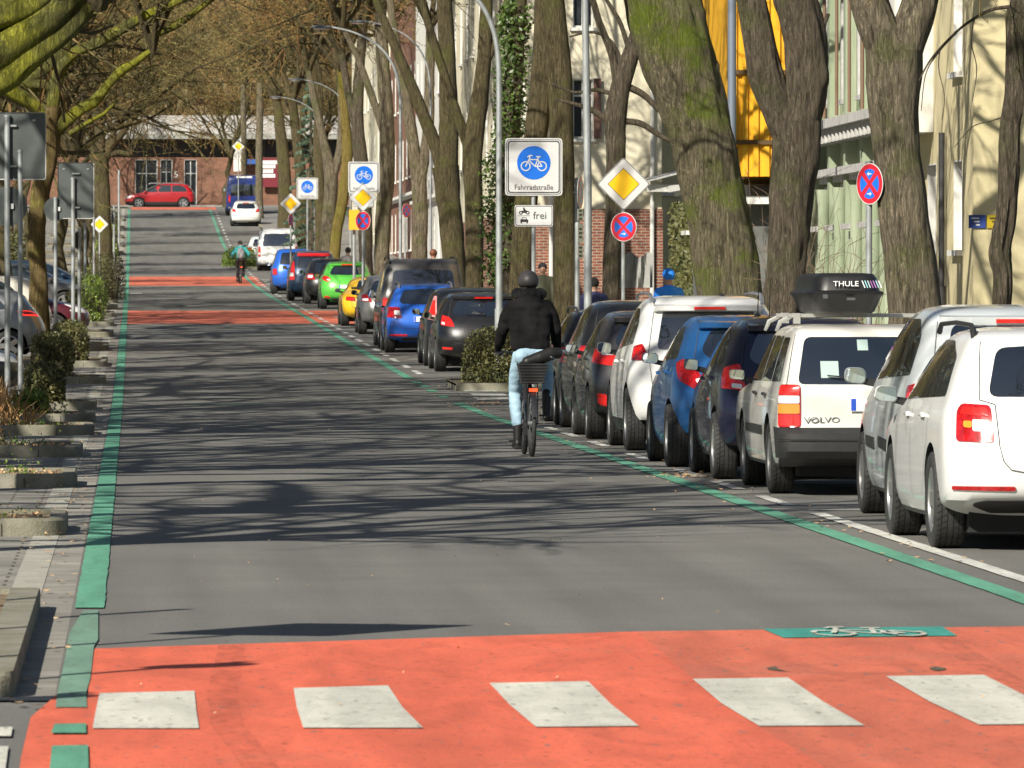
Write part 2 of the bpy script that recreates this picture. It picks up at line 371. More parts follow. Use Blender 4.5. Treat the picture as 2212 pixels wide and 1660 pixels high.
# white parking bay lines
mb = MB()
pline(mb, 5.22, 5.34, 30, gp(1765, 1110).y, 2*E)
for y in (62.3, 67.2, 71.6, 79, 85.3, 90.9, 94.9): pline(mb, 5.2, 5.31, y-3.2, y-.4, 2*E)
for y in (57.9, 66.9, 84.9): pline(mb, 5.3, 7.3, y, y+.12, 2*E)
yy = [862, 852, 843, 834, 828]
for i, (px, py) in enumerate(((1060, 862), (1050, 853), (1030, 844), (1018, 837), (998, 830))):
    q = gp(px, py); pline(mb, q.x-.25, q.x+.3, q.y-1.0, q.y+.6, 2*E)
y = 136
while y < 470: pline(mb, 5.22, 5.34, y, y+(3.5 if y < 250 else 2.6), 2*E); y += 5.9
for k in range(4):
    q = gp(760, 689); pline(mb, 5.75, 6.6, q.y-4+k*2.6, q.y-2.9+k*2.6, 2*E)
    q = gp(600, 611); pline(mb, 5.5, 6.2, q.y-5+k*3.6, q.y-3.4+k*3.6, 2*E)
q = gp(285, 635); pline(mb, -.1, .35, q.y-1, q.y+2, 2*E)
struct(mb.build('white_markings', WHTF))
# road wear: tar joints, patches, tyre tracks over the crossing
mb = MB(); rj = random.Random(2)
for (x, ya, yb_, w_) in ():
    n = int((yb_-ya)/1.5); V = []
    for i in range(n+1):
        y = ya+(yb_-ya)*i/n; xx = x+.02*noise.noise(Vector((y*.7, x, 0)))+.012*rj.uniform(-1, 1); V += [(xx-w_/2, y, zg(y)+.004), (xx+w_/2, y, zg(y)+.004)]
    mb.add(V, [(2*i, 2*i+1, 2*i+3, 2*i+2) for i in range(n)])
for (y, xa, xb) in ((118, .1, 4.8), (171, .1, 4.8)):
    K = 16; V = []
    for i in range(K+1): xx = xa+(xb-xa)*i/K; yy = y+.1*noise.noise(Vector((xx, y, 0))); V += [(xx, yy, zg(y)+.004), (xx, yy+.05, zg(y)+.004)]
    mb.add(V, [(2*i, 2*i+2, 2*i+3, 2*i+1) for i in range(K)])
struct(mb.build('road_joints', mat('tar', (.06, .06, .057), .6)))
mb = MB()
for (x, y, a, b2) in ((3.6, 67, .22, .22), (1.2, 104, .3, .3), (3.9, 141, .25, .25)):
    mb.lathe([(a, .004), (a-.03, .005)], 28, (x, y, zg(y))); mb.lathe([(a-.05, .004), (.001, .004)], 28, (x, y, zg(y)))
struct(mb.build('manhole_cover', mat('cast_iron', (.09, .085, .075), .6, metal=.3, var=.4, vs=30)))
# tyre marks over the crossing, broken up by noise
TM = mat('tyre_marks', (.20, .075, .05), .8, bump=.2, bs=100); nt = TM.node_tree; N = nt.nodes; L = nt.links
tc = N.new('ShaderNodeTexCoord'); n_ = N.new('ShaderNodeTexNoise'); n_.inputs['Scale'].default_value = 16; n_.inputs['Detail'].default_value = 9
mp = N.new('ShaderNodeMapping'); mp.inputs['Scale'].default_value = (1, .25, 1); L.new(tc.outputs['Object'], mp.inputs[0]); L.new(mp.outputs[0], n_.inputs[0])
mr = N.new('ShaderNodeMapRange'); mr.inputs[1].default_value = .38; mr.inputs[2].default_value = .75; mr.inputs[4].default_value = .26; L.new(n_.outputs['Fac'], mr.inputs[0]); L.new(mr.outputs[0], N['Principled BSDF'].inputs['Alpha'])
def track(P, w, k):
    mb = MB(); Q = [gp(*p) for p in P]; S = []
    for i in range(len(Q)-1):
        for t in (0, .25, .5, .75): S.append(Q[i].lerp(Q[i+1], t))
    S.append(Q[-1]); V = []
    for q in S: V += [(q.x-w/2, q.y, .0085+k*.0004), (q.x+w/2, q.y, .0085+k*.0004)]
    mb.add(V, [(2*i+2, 2*i+3, 2*i+1, 2*i) for i in range(len(S)-1)]); struct(mb.build('tyre_marks', TM))
track([(500, 1396), (492, 1440), (480, 1500), (490, 1570), (530, 1620), (590, 1700)], .13, 0)
None and track([(820, 1388), (850, 1440), (900, 1500), (980, 1600), (1080, 1700)], .12, 1)
None and track([(1560, 1364), (1640, 1440), (1760, 1530), (1900, 1640), (2000, 1720)], .14, 2)
track([(2030, 1380), (2120, 1440), (2260, 1530), (2420, 1620)], .14, 3)
# manhole edge in the red surface
mb = MB(); c = gp(1850, 1448); R0 = .405
for a0, a1, w0 in ((150, 215, .05), (-30, 22, .075), (22, 150, .010), (215, 330, .012)):
    n = int((a1-a0)/6)
    for i in range(n):
        g0, g1 = radians(a0+(a1-a0)*i/n), radians(a0+(a1-a0)*(i+1)/n); k = sin(pi*(i+.5)/n)*.8+.2
        r1 = R0-w0*k
        mb.add([(c.x+R0*cos(g0), c.y+R0*sin(g0), E*2), (c.x+R0*cos(g1), c.y+R0*sin(g1), E*2), (c.x+r1*cos(g1), c.y+r1*sin(g1), E*2), (c.x+r1*cos(g0), c.y+r1*sin(g0), E*2)], [(0, 1, 2, 3)])
struct(mb.build('manhole_rim', mat('manhole_iron', (.10, .085, .05), .7, var=.5, vs=40)))
# litter: leaf bits on road and paving
LEAF = mat('dry_leaf', (.42, .22, .09), .8, col2=(.55, .42, .25), vs=3)
rng = random.Random(3); mb = MB()
def flake(x, y, r, z):
    a = rng.uniform(0, 6.28); P = [(x+r*cos(a+k*1.57+rng.uniform(-.4, .4)), y+r*1.5*sin(a+k*1.57), z+rng.uniform(0, .012)) for k in range(4)]
    mb.add(P, [(0, 1, 2, 3)])
for _ in range(190): x, y = rng.uniform(0, 5), rng.uniform(29, 110); flake(x, y, rng.uniform(.004, .011), zg(y)+.01)
for _ in range(900): x, y = rng.choice((rng.gauss(-.5, .09), rng.uniform(-2.5, -.4))), rng.uniform(30, 180); flake(x, y, rng.uniform(.01, .03), zg(y)+.014)
for _ in range(260): x, y = rng.gauss(5.15, .25), rng.uniform(46, 130); flake(x, y, rng.uniform(.01, .025), zg(y)+.01)
for px, py, n in ((1490, 1030, 60), (1060, 874, 90)):
    q = gp(px, py)
    for _ in range(n): flake(q.x+rng.gauss(0, .14), q.y+rng.gauss(0, .5), rng.uniform(.015, .04), q.z+.012)
o = mb.build('fallen_leaves', LEAF); tag(o, kind='stuff'); tag(o, 'scattered dry brown leaf bits along gutter and kerbs', 'leaves')

# kerbed planting beds on the left
def bed(x0, x1, y0, y1, h=.12, r=.35, w=.12):
    mb = MB(); P = roundpoly([(x0, y0), (x1, y0), (x1, y1), (x0, y1)], [.02, r, r, .02], 5)
    c = Vector(((x0+x1)/2, (y0+y1)/2)); 
    def ins(p): 
        return (min(max(p[0], x0), x1-w) if p[0] > x1-w else p[0], min(max(p[1], y0+w), y1-w))
    n = len(P); V = []
    bev = .018
    Qi = [ins(p) for p in P]
    for (A, t, z) in ((P, 0, -.05), (P, 0, h-bev), (P, bev, h), (Qi, 0, h), (Qi, 0, h-.05)):
        for p in A:
            q = Vector(p); 
            if t: q = q + (c-q).normalized()*t
            V.append((q.x, q.y, zg(q.y)+z+random.uniform(-.002, .002)))
    Fs = [(j*n+i, j*n+(i+1) % n, (j+1)*n+(i+1) % n, (j+1)*n+i) for j in range(4) for i in range(n)]
    mb.add(V, Fs, 0)
    mb.add([(q[0], q[1], zg(q[1])+h-.03) for q in Qi], [tuple(range(n))], 1)
    # joints between the stones
    x = x1-r-.1
    while x > x0+.1:
        mb.box((x, y0-.001, zg(y0)+h/2-.02), (.008, .006, h-.03), mi=2); x -= random.uniform(.8, 1.0)
    o = mb.build('planting_bed', [STONE, SOIL, mat('joint', (.06, .05, .035), 1)], smooth=35); struct(o)
bed(-3.2, -.50, 31.2, 40.2, .11, .10, .16)
BEDS = [52, 65, 77, 89, 97.5, 107.5, 128, 143, 160, 178, 195, 212, 229, 246, 263, 280, 297, 314, 331, 348, 365, 382, 399, 416, 433, 450]
for i, y in enumerate(BEDS): bed(-4.6, -.47+(-.03*(i % 3)), y, y+(2.3 if i < 7 else 4.5), .125, .35)
# right hand islands
bed(5.35, 7.4, 122.5, 126.5, .13, .12); bed(5.75, 7.4, 101.2, 104.5, .13, .12)
bed(5.3, 7.4, 345, 352, .13, .12)
# ---------------------------------------------------------------- vehicles
RUB = mat('tyre_rubber', (.028, .028, .027), .75, var=.3, vs=20)
BLK = mat('black_plastic', (.022, .022, .022), .5, var=.15, vs=10)
GLS = mat('car_glass', (.010, .013, .016), .03, coat=1, spec=1); GLS.node_tree.nodes['Principled BSDF'].inputs['IOR'].default_value = 1.9
GLT = mat('tinted_glass', (.03, .04, .045), .03, coat=.5, spec=.8)
RIM = mat('alloy_rim', (.5, .5, .5), .32, metal=.85)
RIMG = mat('steel_rim', (.25, .25, .25), .4, metal=.6)
REDL = mat('red_lens', (.36, .008, .010), .12, coat=1, var=.35, vs=26)
REDB = mat('bright_red_lens', (.68, .018, .014), .15, coat=1, var=.25, vs=30)
WHL = mat('clear_lens', (.75, .75, .75), .12, coat=1)
ORL = mat('amber_lens', (.85, .28, .03), .15, coat=1)
CHR = mat('chrome', (.8, .8, .8), .08, metal=1)
MIRG = mat('mirror_glass', (.55, .62, .62), .02, metal=1)
PLT = mat('plate_white', (.8, .8, .78), .4)
PLB = mat('plate_blue', (.02, .08, .5), .4)
INK = mat('ink_black', (.02, .02, .02), .5)
GAPM = mat('panel_gap', (.012, .012, .012), .9)
GAPS = mat('panel_seam', (.06, .06, .06), .9)
UND = mat('underbody', (.015, .015, .015), .95)
def paint(name, col, metal=.0, rough=.35, dirt=.12):
    return mat('paint_' + name, col, rough, metal=metal, coat=.7, var=dirt, vs=2.2, lo=.3, hi=.75)
_wh = {}
def wheel_mesh(R, wd, rim, spokes):
    k = (round(R, 3), wd, rim.name, spokes)
    if k in _wh: return _wh[k]
    rr = R*.66; h = wd/2
    mb = MB(); n = 48
    prof = [(rr, -h*.86), (rr+.02, -h*.97), (R*.9, -h*1.02), (R*.965, -h*.93), (R*.99, -h*.8)]
    for g in (-.55, -.18, .2, .55):
        prof += [(R, h*(g-.1)), (R, h*(g-.03)), (R-.008, h*(g-.02)), (R-.008, h*(g+.02)), (R, h*(g+.03))]
    prof += [(R, h*.75), (R*.99, h*.8), (R*.965, h*.93), (R*.9, h*1.02), (rr+.02, h*.97), (rr, h*.86)]
    mb.lathe(prof, n, axis='x')
    # tread blocks: slanted sipes
    for i in range(44):
        g = 2*pi*i/44
        for s in (-1, 1):
            a0, a1 = g, g + .11
            P = []
            for (u, aa) in ((s*h*.25, a0+.05*0), (s*h*.86, a1)):
                for rr_, da in ((R+.0012, -.012), (R+.0012, .012)):
                    P.append((u, rr_*cos(aa+da), rr_*sin(aa+da)))
            mb.add(P, [(0, 1, 3, 2)], 1)
    ty = mb.mesh('tyre', [RUB, GAPM], smooth=50)
    mb = MB()
    mb.lathe([(rr+.004, h*.9), (rr-.012, h*.92), (rr-.03, h*.6), (rr-.04, -h*.8)], 36, axis='x')
    mb.lathe([(rr+.004, -h*.9), (rr-.012, -h*.92), (rr-.03, -h*.6)], 36, axis='x')
    for s in (-1,):
        for i in range(spokes):
            g = 2*pi*i/spokes; r0, r1 = .04, rr-.01; wa, wb = .05, .035 if spokes > 6 else .05
            ca, sa = cos(g), sin(g)
            V = []
            for r, wd2, x in ((r0, wa, s*h*.72), (r1, wb, s*h*.84)):
                for t, dx in ((-wd2, .0), (wd2, 0), (wd2, .045), (-wd2, .045)): V.append((x - s*dx, r*ca - t*sa, r*sa + t*ca))
            mb.add(V, [(0, 1, 5, 4), (1, 2, 6, 5), (2, 3, 7, 6), (3, 0, 4, 7), (4, 5, 6, 7)], 0)
        mb.lathe([(.001, s*h*.8), (.06, s*h*.78), (.07, s*h*.6)], 14, axis='x')
        mb.lathe([(.001, s*h*.35), (rr-.03, s*h*.35)], 20, axis='x', mi=1)
    rm = mb.mesh('rim', [rim, UND], smooth=40)
    _wh[k] = (ty, rm); return _wh[k]

class Car:
    def __init__(s, S, name, label, loc, rz=0, cat='car', group=None, side_w=True, rx=None):
        s.S = S; s.L = S['L']; s.W = S['W']/2; s.H = S['H']; s.b = S.get('b', .5); s.n = S.get('n', 3.4); s.cache = {}
        s.root = thing(name, label, cat, loc, rz, (slope_at(loc[1]) if rx is None else rx), group)
        s.paint = S['paint']
    def row(s, z):
        z = round(z, 3)
        if z in s.cache: return s.cache[z]
        S = s.S; yr = pinterp(S['rear'], z); yf = s.L - pinterp(S['front'], z); w = s.W*pinterp(S['wide'], z)
        b = min(s.b, (yf-yr)*.42); bf = min(S.get('bf', .8), (yf-yr)*.42); n = s.n; nf = S.get('nf', 2.8)
        P = []; K = 12
        for i in range(K+1):
            t = pi/2*(i/K)**.8
            P.append((w*sin(t)**(2/n), yr + b*(1-max(0, cos(t))**(2/n))))
        M = 14; y0, y1 = yr+b, yf-bf; bow = S.get('bow', .025)
        P = [(x*(1-bow), y) for x, y in P]
        for i in range(1, M): 
            t = i/M; P.append((w*(1-bow+bow*sin(pi*t)), y0+(y1-y0)*t))
        for i in range(K, -1, -1):
            t = pi/2*(i/K)**.8
            P.append((w*(1-bow)*sin(t)**(2/nf), yf-bf*(1-max(0, cos(t))**(2/nf))))
        acc = [0]
        for i in range(1, len(P)): acc.append(acc[-1]+sqrt((P[i][0]-P[i-1][0])**2+(P[i][1]-P[i-1][1])**2))
        s.cache[z] = (P, acc); return s.cache[z]
    def U(s, u, z, off=0):
        """u = arc length from the middle of the rear (sign = side, + is right)"""
        P, acc = s.row(z); sg = -1 if u < 0 else 1; a = abs(u)
        if off:
            p = s.U(u, z); q = s.U(u+.01, z); r = s.U(u, z+.01)
            nrm = (q-p).cross(r-p).normalized(); return p+nrm*off
        for i in range(1, len(P)):
            if acc[i] >= a: break
        t = (a-acc[i-1])/max(1e-6, acc[i]-acc[i-1]); t = min(t, 1)
        return Vector((sg*(P[i-1][0]+(P[i][0]-P[i-1][0])*t), P[i-1][1]+(P[i][1]-P[i-1][1])*t, z))
    def uy(s, y, z, side):
        """arc parameter for the side point at length y"""
        P, acc = s.row(z)
        for i in range(1, len(P)):
            if P[i][1] >= y: break
        t = (y-P[i-1][1])/max(1e-6, P[i][1]-P[i-1][1]); t = max(0, min(1, t))
        return side*(acc[i-1]+(acc[i]-acc[i-1])*t)
    def patch(s, name, poly, m, mode='U', side=-1, off=.004, r=.03, parent=None, rings=5, thick=.012, smooth=True, dens=.12):
        P = roundpoly(poly, r) if r else poly
        # densify
        D = []
        for i in range(len(P)):
            a, b = P[i], P[(i+1) % len(P)]; k = max(1, int(sqrt((a[0]-b[0])**2+(a[1]-b[1])**2)/dens))
            for j in range(k): D.append((a[0]+(b[0]-a[0])*j/k, a[1]+(b[1]-a[1])*j/k))
        cx = sum(p[0] for p in D)/len(D); cz = sum(p[1] for p in D)/len(D)
        def mp(a, z, o):
            if mode == 'U': return s.U(a, z, o)
            if mode == 'Y': return s.U(s.uy(a, z, side), z, o)
        V = [mp(cx, cz, off)]; n = len(D)
        for k in range(1, rings+1):
            for p in D: V.append(mp(cx+(p[0]-cx)*k/rings, cz+(p[1]-cz)*k/rings, off))
        for p in D: V.append(mp(p[0], p[1], off-thick))
        Fs = [(0, 1+i, 1+(i+1) % n) for i in range(n)]
        for k in range(rings):
            for i in range(n): Fs.append((1+k*n+i, 1+(k+1)*n+i, 1+(k+1)*n+(i+1) % n, 1+k*n+(i+1) % n))
        mb = MB(); mb.add(V, Fs); o = mb.build(name, m, parent or s.root, smooth=50)
        return o
    def seam(s, mb, pts, mode='U', side=-1, w=.007, off=.006):
        Q = []
        for i in range(len(pts)-1):
            a, b = pts[i], pts[i+1]; k = max(1, int(sqrt((a[0]-b[0])**2+(a[1]-b[1])**2)/.08))
            for j in range(k): Q.append((a[0]+(b[0]-a[0])*j/k, a[1]+(b[1]-a[1])*j/k))
        Q.append(pts[-1])
        for i in range(len(Q)-1):
            a, b = Vector(Q[i]), Vector(Q[i+1]); d = (b-a).normalized(); n = Vector((-d.y, d.x))*w/2
            C = []
            for q in (a+n, a-n, b-n, b+n):
                C.append(s.U(q.x, q.y, off) if mode == 'U' else s.U(s.uy(q.x, q.y, side), q.y, off))
            mb.add(C, [(0, 1, 2, 3)])
    def build(s):
        S = s.S; H = s.H; zs = S.get('zs')
        z0 = S['z0']
        zs = [z0, z0+.03, z0+.08]; z = z0+.14
        while z < H-.16: zs.append(z); z += .05
        zs += [H-.13, H-.1, H-.075, H-.055, H-.04, H-.027, H-.016, H-.008, H-.003, H]
        V = []; rows = []
        for z in zs:
            P, _ = s.row(z); ring = [(x, y, z) for x, y in P] + [(-x, y, z) for x, y in P[-2:0:-1]]
            rows.append(len(ring)); V += ring
        n = rows[0]; Fs = []; mi = []
        mb = MB(); mb.v = V
        clad = S.get('clad', 0)
        for j in range(len(zs)-1):
            zm = (zs[j]+zs[j+1])/2
            for i in range(n):
                mb.f.append([j*n+i, j*n+(i+1) % n, (j+1)*n+(i+1) % n, (j+1)*n+i]); 
                y = V[j*n+i][1]; m_ = 0
                if zm < z0+.05: m_ = 1
                if clad and zm < clad: m_ = 1
                bmp = S.get('bumper')
                if bmp and bmp[0] < zm < bmp[1] and (y < .62 or y > s.L-.7): m_ = 1
                mb.m.append(m_)
        mb.f.append(list(range(n))[::-1]); mb.m.append(1)
        k = (len(zs)-1)*n; mb.f.append([k+i for i in range(n)]); mb.m.append(0)
        body = mb.build('body', [s.paint, BLK, UND], None, smooth=False)
        me = body.data; bm = bmesh.new(); bm.from_mesh(me); bmesh.ops.recalc_face_normals(bm, faces=bm.faces); bm.to_mesh(me); bm.free()
        # wheel arches
        R = S['R']; ax = S['axles']
        cb = MB()
        for y in ax:
            for sd in (-1, 1):
                xa, xb = sorted((sd*(s.W-.30), sd*(s.W+.15)))
                cb.lathe([(R+S.get('arch', .055), xa), (R+S.get('arch', .055), xb)], 28, (0, y, R+.005), 'x', 0, True)
        cut = cb.build('cut', [UND])
        bm = bmesh.new(); bm.from_mesh(cut.data); bmesh.ops.recalc_face_normals(bm, faces=bm.faces); bm.to_mesh(cut.data); bm.free()
        md = body.modifiers.new('b', 'BOOLEAN'); md.operation = 'DIFFERENCE'; md.object = cut; md.solver = 'EXACT'; md.material_mode = 'TRANSFER'
        bpy.context.view_layer.update()
        me2 = bpy.data.meshes.new_from_object(body.evaluated_get(bpy.context.evaluated_depsgraph_get())); me2.name = 'body'
        bpy.data.objects.remove(body); bpy.data.objects.remove(cut)
        me2.polygons.foreach_set('use_smooth', [True]*len(me2.polygons)); me2.set_sharp_from_angle(angle=radians(32))
        s.body = link_mesh('body', me2, s.root)
        # wheels
        for y in ax:
            for sd in (-1, 1):
                ty, rm = wheel_mesh(R, S.get('tw', .215), S.get('rim', RIM), S.get('spokes', 5))
                w = empty('wheel', (sd*(s.W-.118-S.get('tuck', 0)), y, R), 0); w.parent = s.root
                if sd > 0: w.rotation_euler = (0, 0, pi)
                link_mesh('tyre', ty, w); link_mesh('rim', rm, w)
        # underbody mass
        mb = MB(); mb.box((0, s.L/2, z0+.0), (s.W*1.5, s.L-1.1, .16)); 
        mb.lathe([(.09, -.22), (.09, .22)], 12, (S.get('exx', .35), .42, z0+.02), 'x', 0, True)
        mb.tube([(-s.W+.2, ax[0], R), (s.W-.2, ax[0], R)], .05, 8)
        mb.build('underbody', UND, s.root)
        for dlo in S.get('dlo', []):
            for sd in (-1, 1):
                s.patch('side_window', dlo, S.get('glass', GLT), 'Y', sd, .004, r=S.get('dr', .06))
        if 'rearw' in S:
            s.patch('rear_window', S['rearw'], GLS, 'U', 1, .005, r=S.get('rr', .07))
        ws = S.get('shield')
        if ws:
            # windscreen: rows between belt and roof on the front surface
            mb = MB(); V = []; K = 10; zz = [ws[0]+(ws[1]-ws[0])*i/6 for i in range(7)]
            for z in zz:
                P, acc = s.row(z); tot = acc[-1]; wv = s.W*pinterp(S['wide'], z)*.92
                for k in range(-K, K+1): V.append(s.U((tot-abs(k)/K*wv)*(1 if k >= 0 else -1), z, 0) + Vector((0, .012, .008)))
            nn = 2*K+1
            mb.add(V, [(j*nn+i, j*nn+i+1, (j+1)*nn+i+1, (j+1)*nn+i) for j in range(6) for i in range(nn-1)])
            mb.build('windscreen', GLS, s.root, smooth=60)
        hl = S.get('headl')
        if hl:
            for sd in (-1, 1):
                P, acc = s.row(hl[1]); t = acc[-1]
                s.patch('headlight', [(sd*(t-u), z) for u, z in hl[2]], WHL, 'U', 1, .006, r=.03)
        mb = MB()
        for sm in S.get('seams', []): s.seam(mb, sm); s.seam(mb, [(-u, z) for u, z in sm])
        for sm in S.get('sseams', []):
            for sd in (-1, 1): s.seam(mb, sm, 'Y', sd)
        if mb.f:
            mb.m = [3]*len(mb.f); sm_ = mb.mesh('g', [s.paint, BLK, UND, GAPS]); bmm = bmesh.new(); bmm.from_mesh(s.body.data); bmm.from_mesh(sm_)
            while len(s.body.data.materials) < 4: s.body.data.materials.append(GAPS)
            bmm.to_mesh(s.body.data); bmm.free()
        for (y, z) in S.get('handles', []):
            for sd in (-1, 1):
                mb = MB(); p = s.U(s.uy(y, z, sd), z, .02); q = s.U(s.uy(y+.17, z, sd), z+.005, .02)
                mb.tube([p+Vector((-sd*.025, -.01, 0)), p, q, q+Vector((-sd*.025, .01, 0))], [.012, .014, .014, .012], 6); mb.build('door_handle', S.get('hmat', s.paint), s.root, smooth=True)
        mi = S.get('mirror')
        if mi:
            for sd in (-1, 1):
                y, z = mi[0], mi[1]; mw, mh = mi[2]*.8, mi[3]*.88; mm = S.get('mmat', s.paint)
                p = s.U(s.uy(y, z-.06, sd), z-.06); c = p+Vector((sd*(mw/2+.07), -.02, .06))
                mb = MB(); prof = roundpoly([(-mw/2, -mh/2), (mw/2, -mh/2*.75), (mw/2*.96, mh/2), (-mw/2, mh/2*.9)], mi[4] if len(mi) > 4 else .05, 5)
                n2 = len(prof); V = []
                for (k2, yy) in ((.93, 0), (1, .015), (1, .05), (.82, .10), (.45, .135)): V += [(c.x+sd*a*k2, c.y+yy, c.z+b2*k2) for a, b2 in prof]
                mb.add(V, [(j*n2+i, j*n2+(i+1) % n2, (j+1)*n2+(i+1) % n2, (j+1)*n2+i) for j in range(4) for i in range(n2)] + [tuple(4*n2+i for i in range(n2))])
                mb.tube([p+Vector((-sd*.02, .03, 0)), c+Vector((-sd*mw*.3, .05, -mh*.3))], [.03, .025], 6, mi=1)
                ms = mb.build('wing_mirror', [mm, BLK], s.root, smooth=45)
                mb = MB(); mb.add([(c.x+sd*a*.9, c.y+.004, c.z+b2*.9) for a, b2 in prof], [tuple(range(n2)) if sd > 0 else tuple(range(n2))[::-1]]); mb.build('mirror_glass', MIRG, ms)
        LG = []; src_ = S.get('lights', [])
        for i_, it in enumerate(src_):
            LG.append(it)
            if it[0] == 'tail_light' and not (i_+1 < len(src_) and src_[i_+1][0][0] == '>'):
                cx_ = sum(p[0] for p in it[1])/len(it[1]); cz_ = sum(p[1] for p in it[1])/len(it[1]); LG[-1] = (it[0], it[1], REDL if it[2] is REDB else it[2])
                LG.append(('>lamp_core', [(cx_+(u-cx_)*.72, cz_+.12*(cz_-z)*0+(z-cz_)*.62) for u, z in it[1]], REDB)); 
        for (nm, poly, m_) in LG:
            for sd in (-1, 1):
                Q = [(sd*u, z) for u, z in poly]
                if nm.startswith('>'): s.patch(nm[1:], Q, m_, 'U', 1, .016, r=.015, parent=last[sd], dens=.03, rings=6)
                else:
                    if not hasattr(s, 'l'): s.l = 1
                    o = s.patch(nm, Q, m_, 'U', 1, .010, r=.03, dens=.03, rings=9)
                    if nm == 'tail_light': last = locals().get('last', {}); last[sd] = o
        for (nm, poly, m_) in S.get('rearparts', []): s.patch(nm, poly, m_, 'U', 1, .008, r=.015, dens=.05, rings=6)
        for (nm, poly, m_) in S.get('sideparts', []):
            for sd in (-1, 1): s.patch(nm, poly, m_, 'Y', sd, .008, r=.02)
        pl = S.get('plate')
        if pl:
            z = pl[0]; p = s.U(0, z, .012); q = s.U(0, z+.05, .012); tilt = atan2(q.y-p.y, .05)
            e = MB(); e.prism([(-.26, -.055), (.26, -.055), (.26, .055), (-.26, .055)], .008)
            o = e.build('number_plate', PLT, s.root); o.location = p+Vector((pl[2] if len(pl) > 2 else 0, -.012, 0)); o.rotation_euler = (-tilt, 0, 0)
            e = MB(); e.prism([(-.256, -.05), (-.215, -.05), (-.215, .05), (-.256, .05)], .002, lambda x, y, z: (x, y-.003, z)); e.build('blue_band', PLB, o)
            if pl[1]: text(pl[1], .088, INK, o, Matrix.Translation((.02, -.002, 0)) @ FACE)
        an = S.get('antenna')
        if an:
            mb = MB(); mb.tube([(an[0], an[1], H-.02), (an[0], an[1]-an[2]*.35, H-.02+an[2])], [.006, .003], 5); mb.ball((an[0], an[1], H-.01), (.035, .06, .04), 8, 5); mb.build('antenna', BLK, s.root, smooth=True)
        rl = S.get('rails')
        if rl:
            for sd in (-1, 1):
                mb = MB(); x = sd*rl[2]; y0, y1 = rl[0], rl[1]; zr = H+.0
                mb.tube([(x, y0-.06, zr-.09), (x, y0, zr-.03), (x, y0+.12, zr+.015), (x, (y0+y1)/2, zr+.03), (x, y1-.12, zr+.015), (x, y1, zr-.04)], [.022, .024, .017, .016, .017, .02], 8)
                mb.build('roof_rail', rl[3], s.root, smooth=True)
        sp = S.get('spoiler')
        if sp:
            z, d, th, mm = sp; P, _ = s.row(z); yr = pinterp(S['rear'], z); wv = s.W*pinterp(S['wide'], z)*.84
            mb = MB(); K = 10; V = []
            for k in range(-K, K+1):
                x = wv*k/K; yb = yr+.35*(1-(1-abs(k/K*.93)**s.n)**(1/s.n))
                V += [(x, yb+.22, z+.055), (x, yb-d, z+.03), (x, yb-d+.01, z+.03-th), (x, yb+.12, z-th-.02)]
            Fs = [(i*4+a, i*4+(a+1) % 4, (i+1)*4+(a+1) % 4, (i+1)*4+a) for i in range(2*K) for a in range(4)]
            mb.add(V, Fs+[(0, 1, 2, 3), (8*K, 8*K+3, 8*K+2, 8*K+1)]); mb.build('roof_spoiler', mm, s.root, smooth=50)
            if S.get('stop', 1):
                mb = MB(); mb.box((0, yr-d-.002, z+.03-th/2), (.34, .012, min(.03, th*.6))); mb.build('brake_light', REDB, s.root)
        wp = S.get('wiper')
        if wp:
            a = s.U(wp[0], wp[1], .03); b2 = s.U(wp[2], wp[3], .03); mb = MB(); mb.tube([a, (a+b2)/2+Vector((0, -.01, 0)), b2], [.012, .008, .006], 5); mb.ball(a, .025, 8, 5); mb.build('rear_wiper', BLK, s.root, smooth=True)
        return s
def mirror_poly(P): return P + [(-u, z) for u, z in P[::-1]]
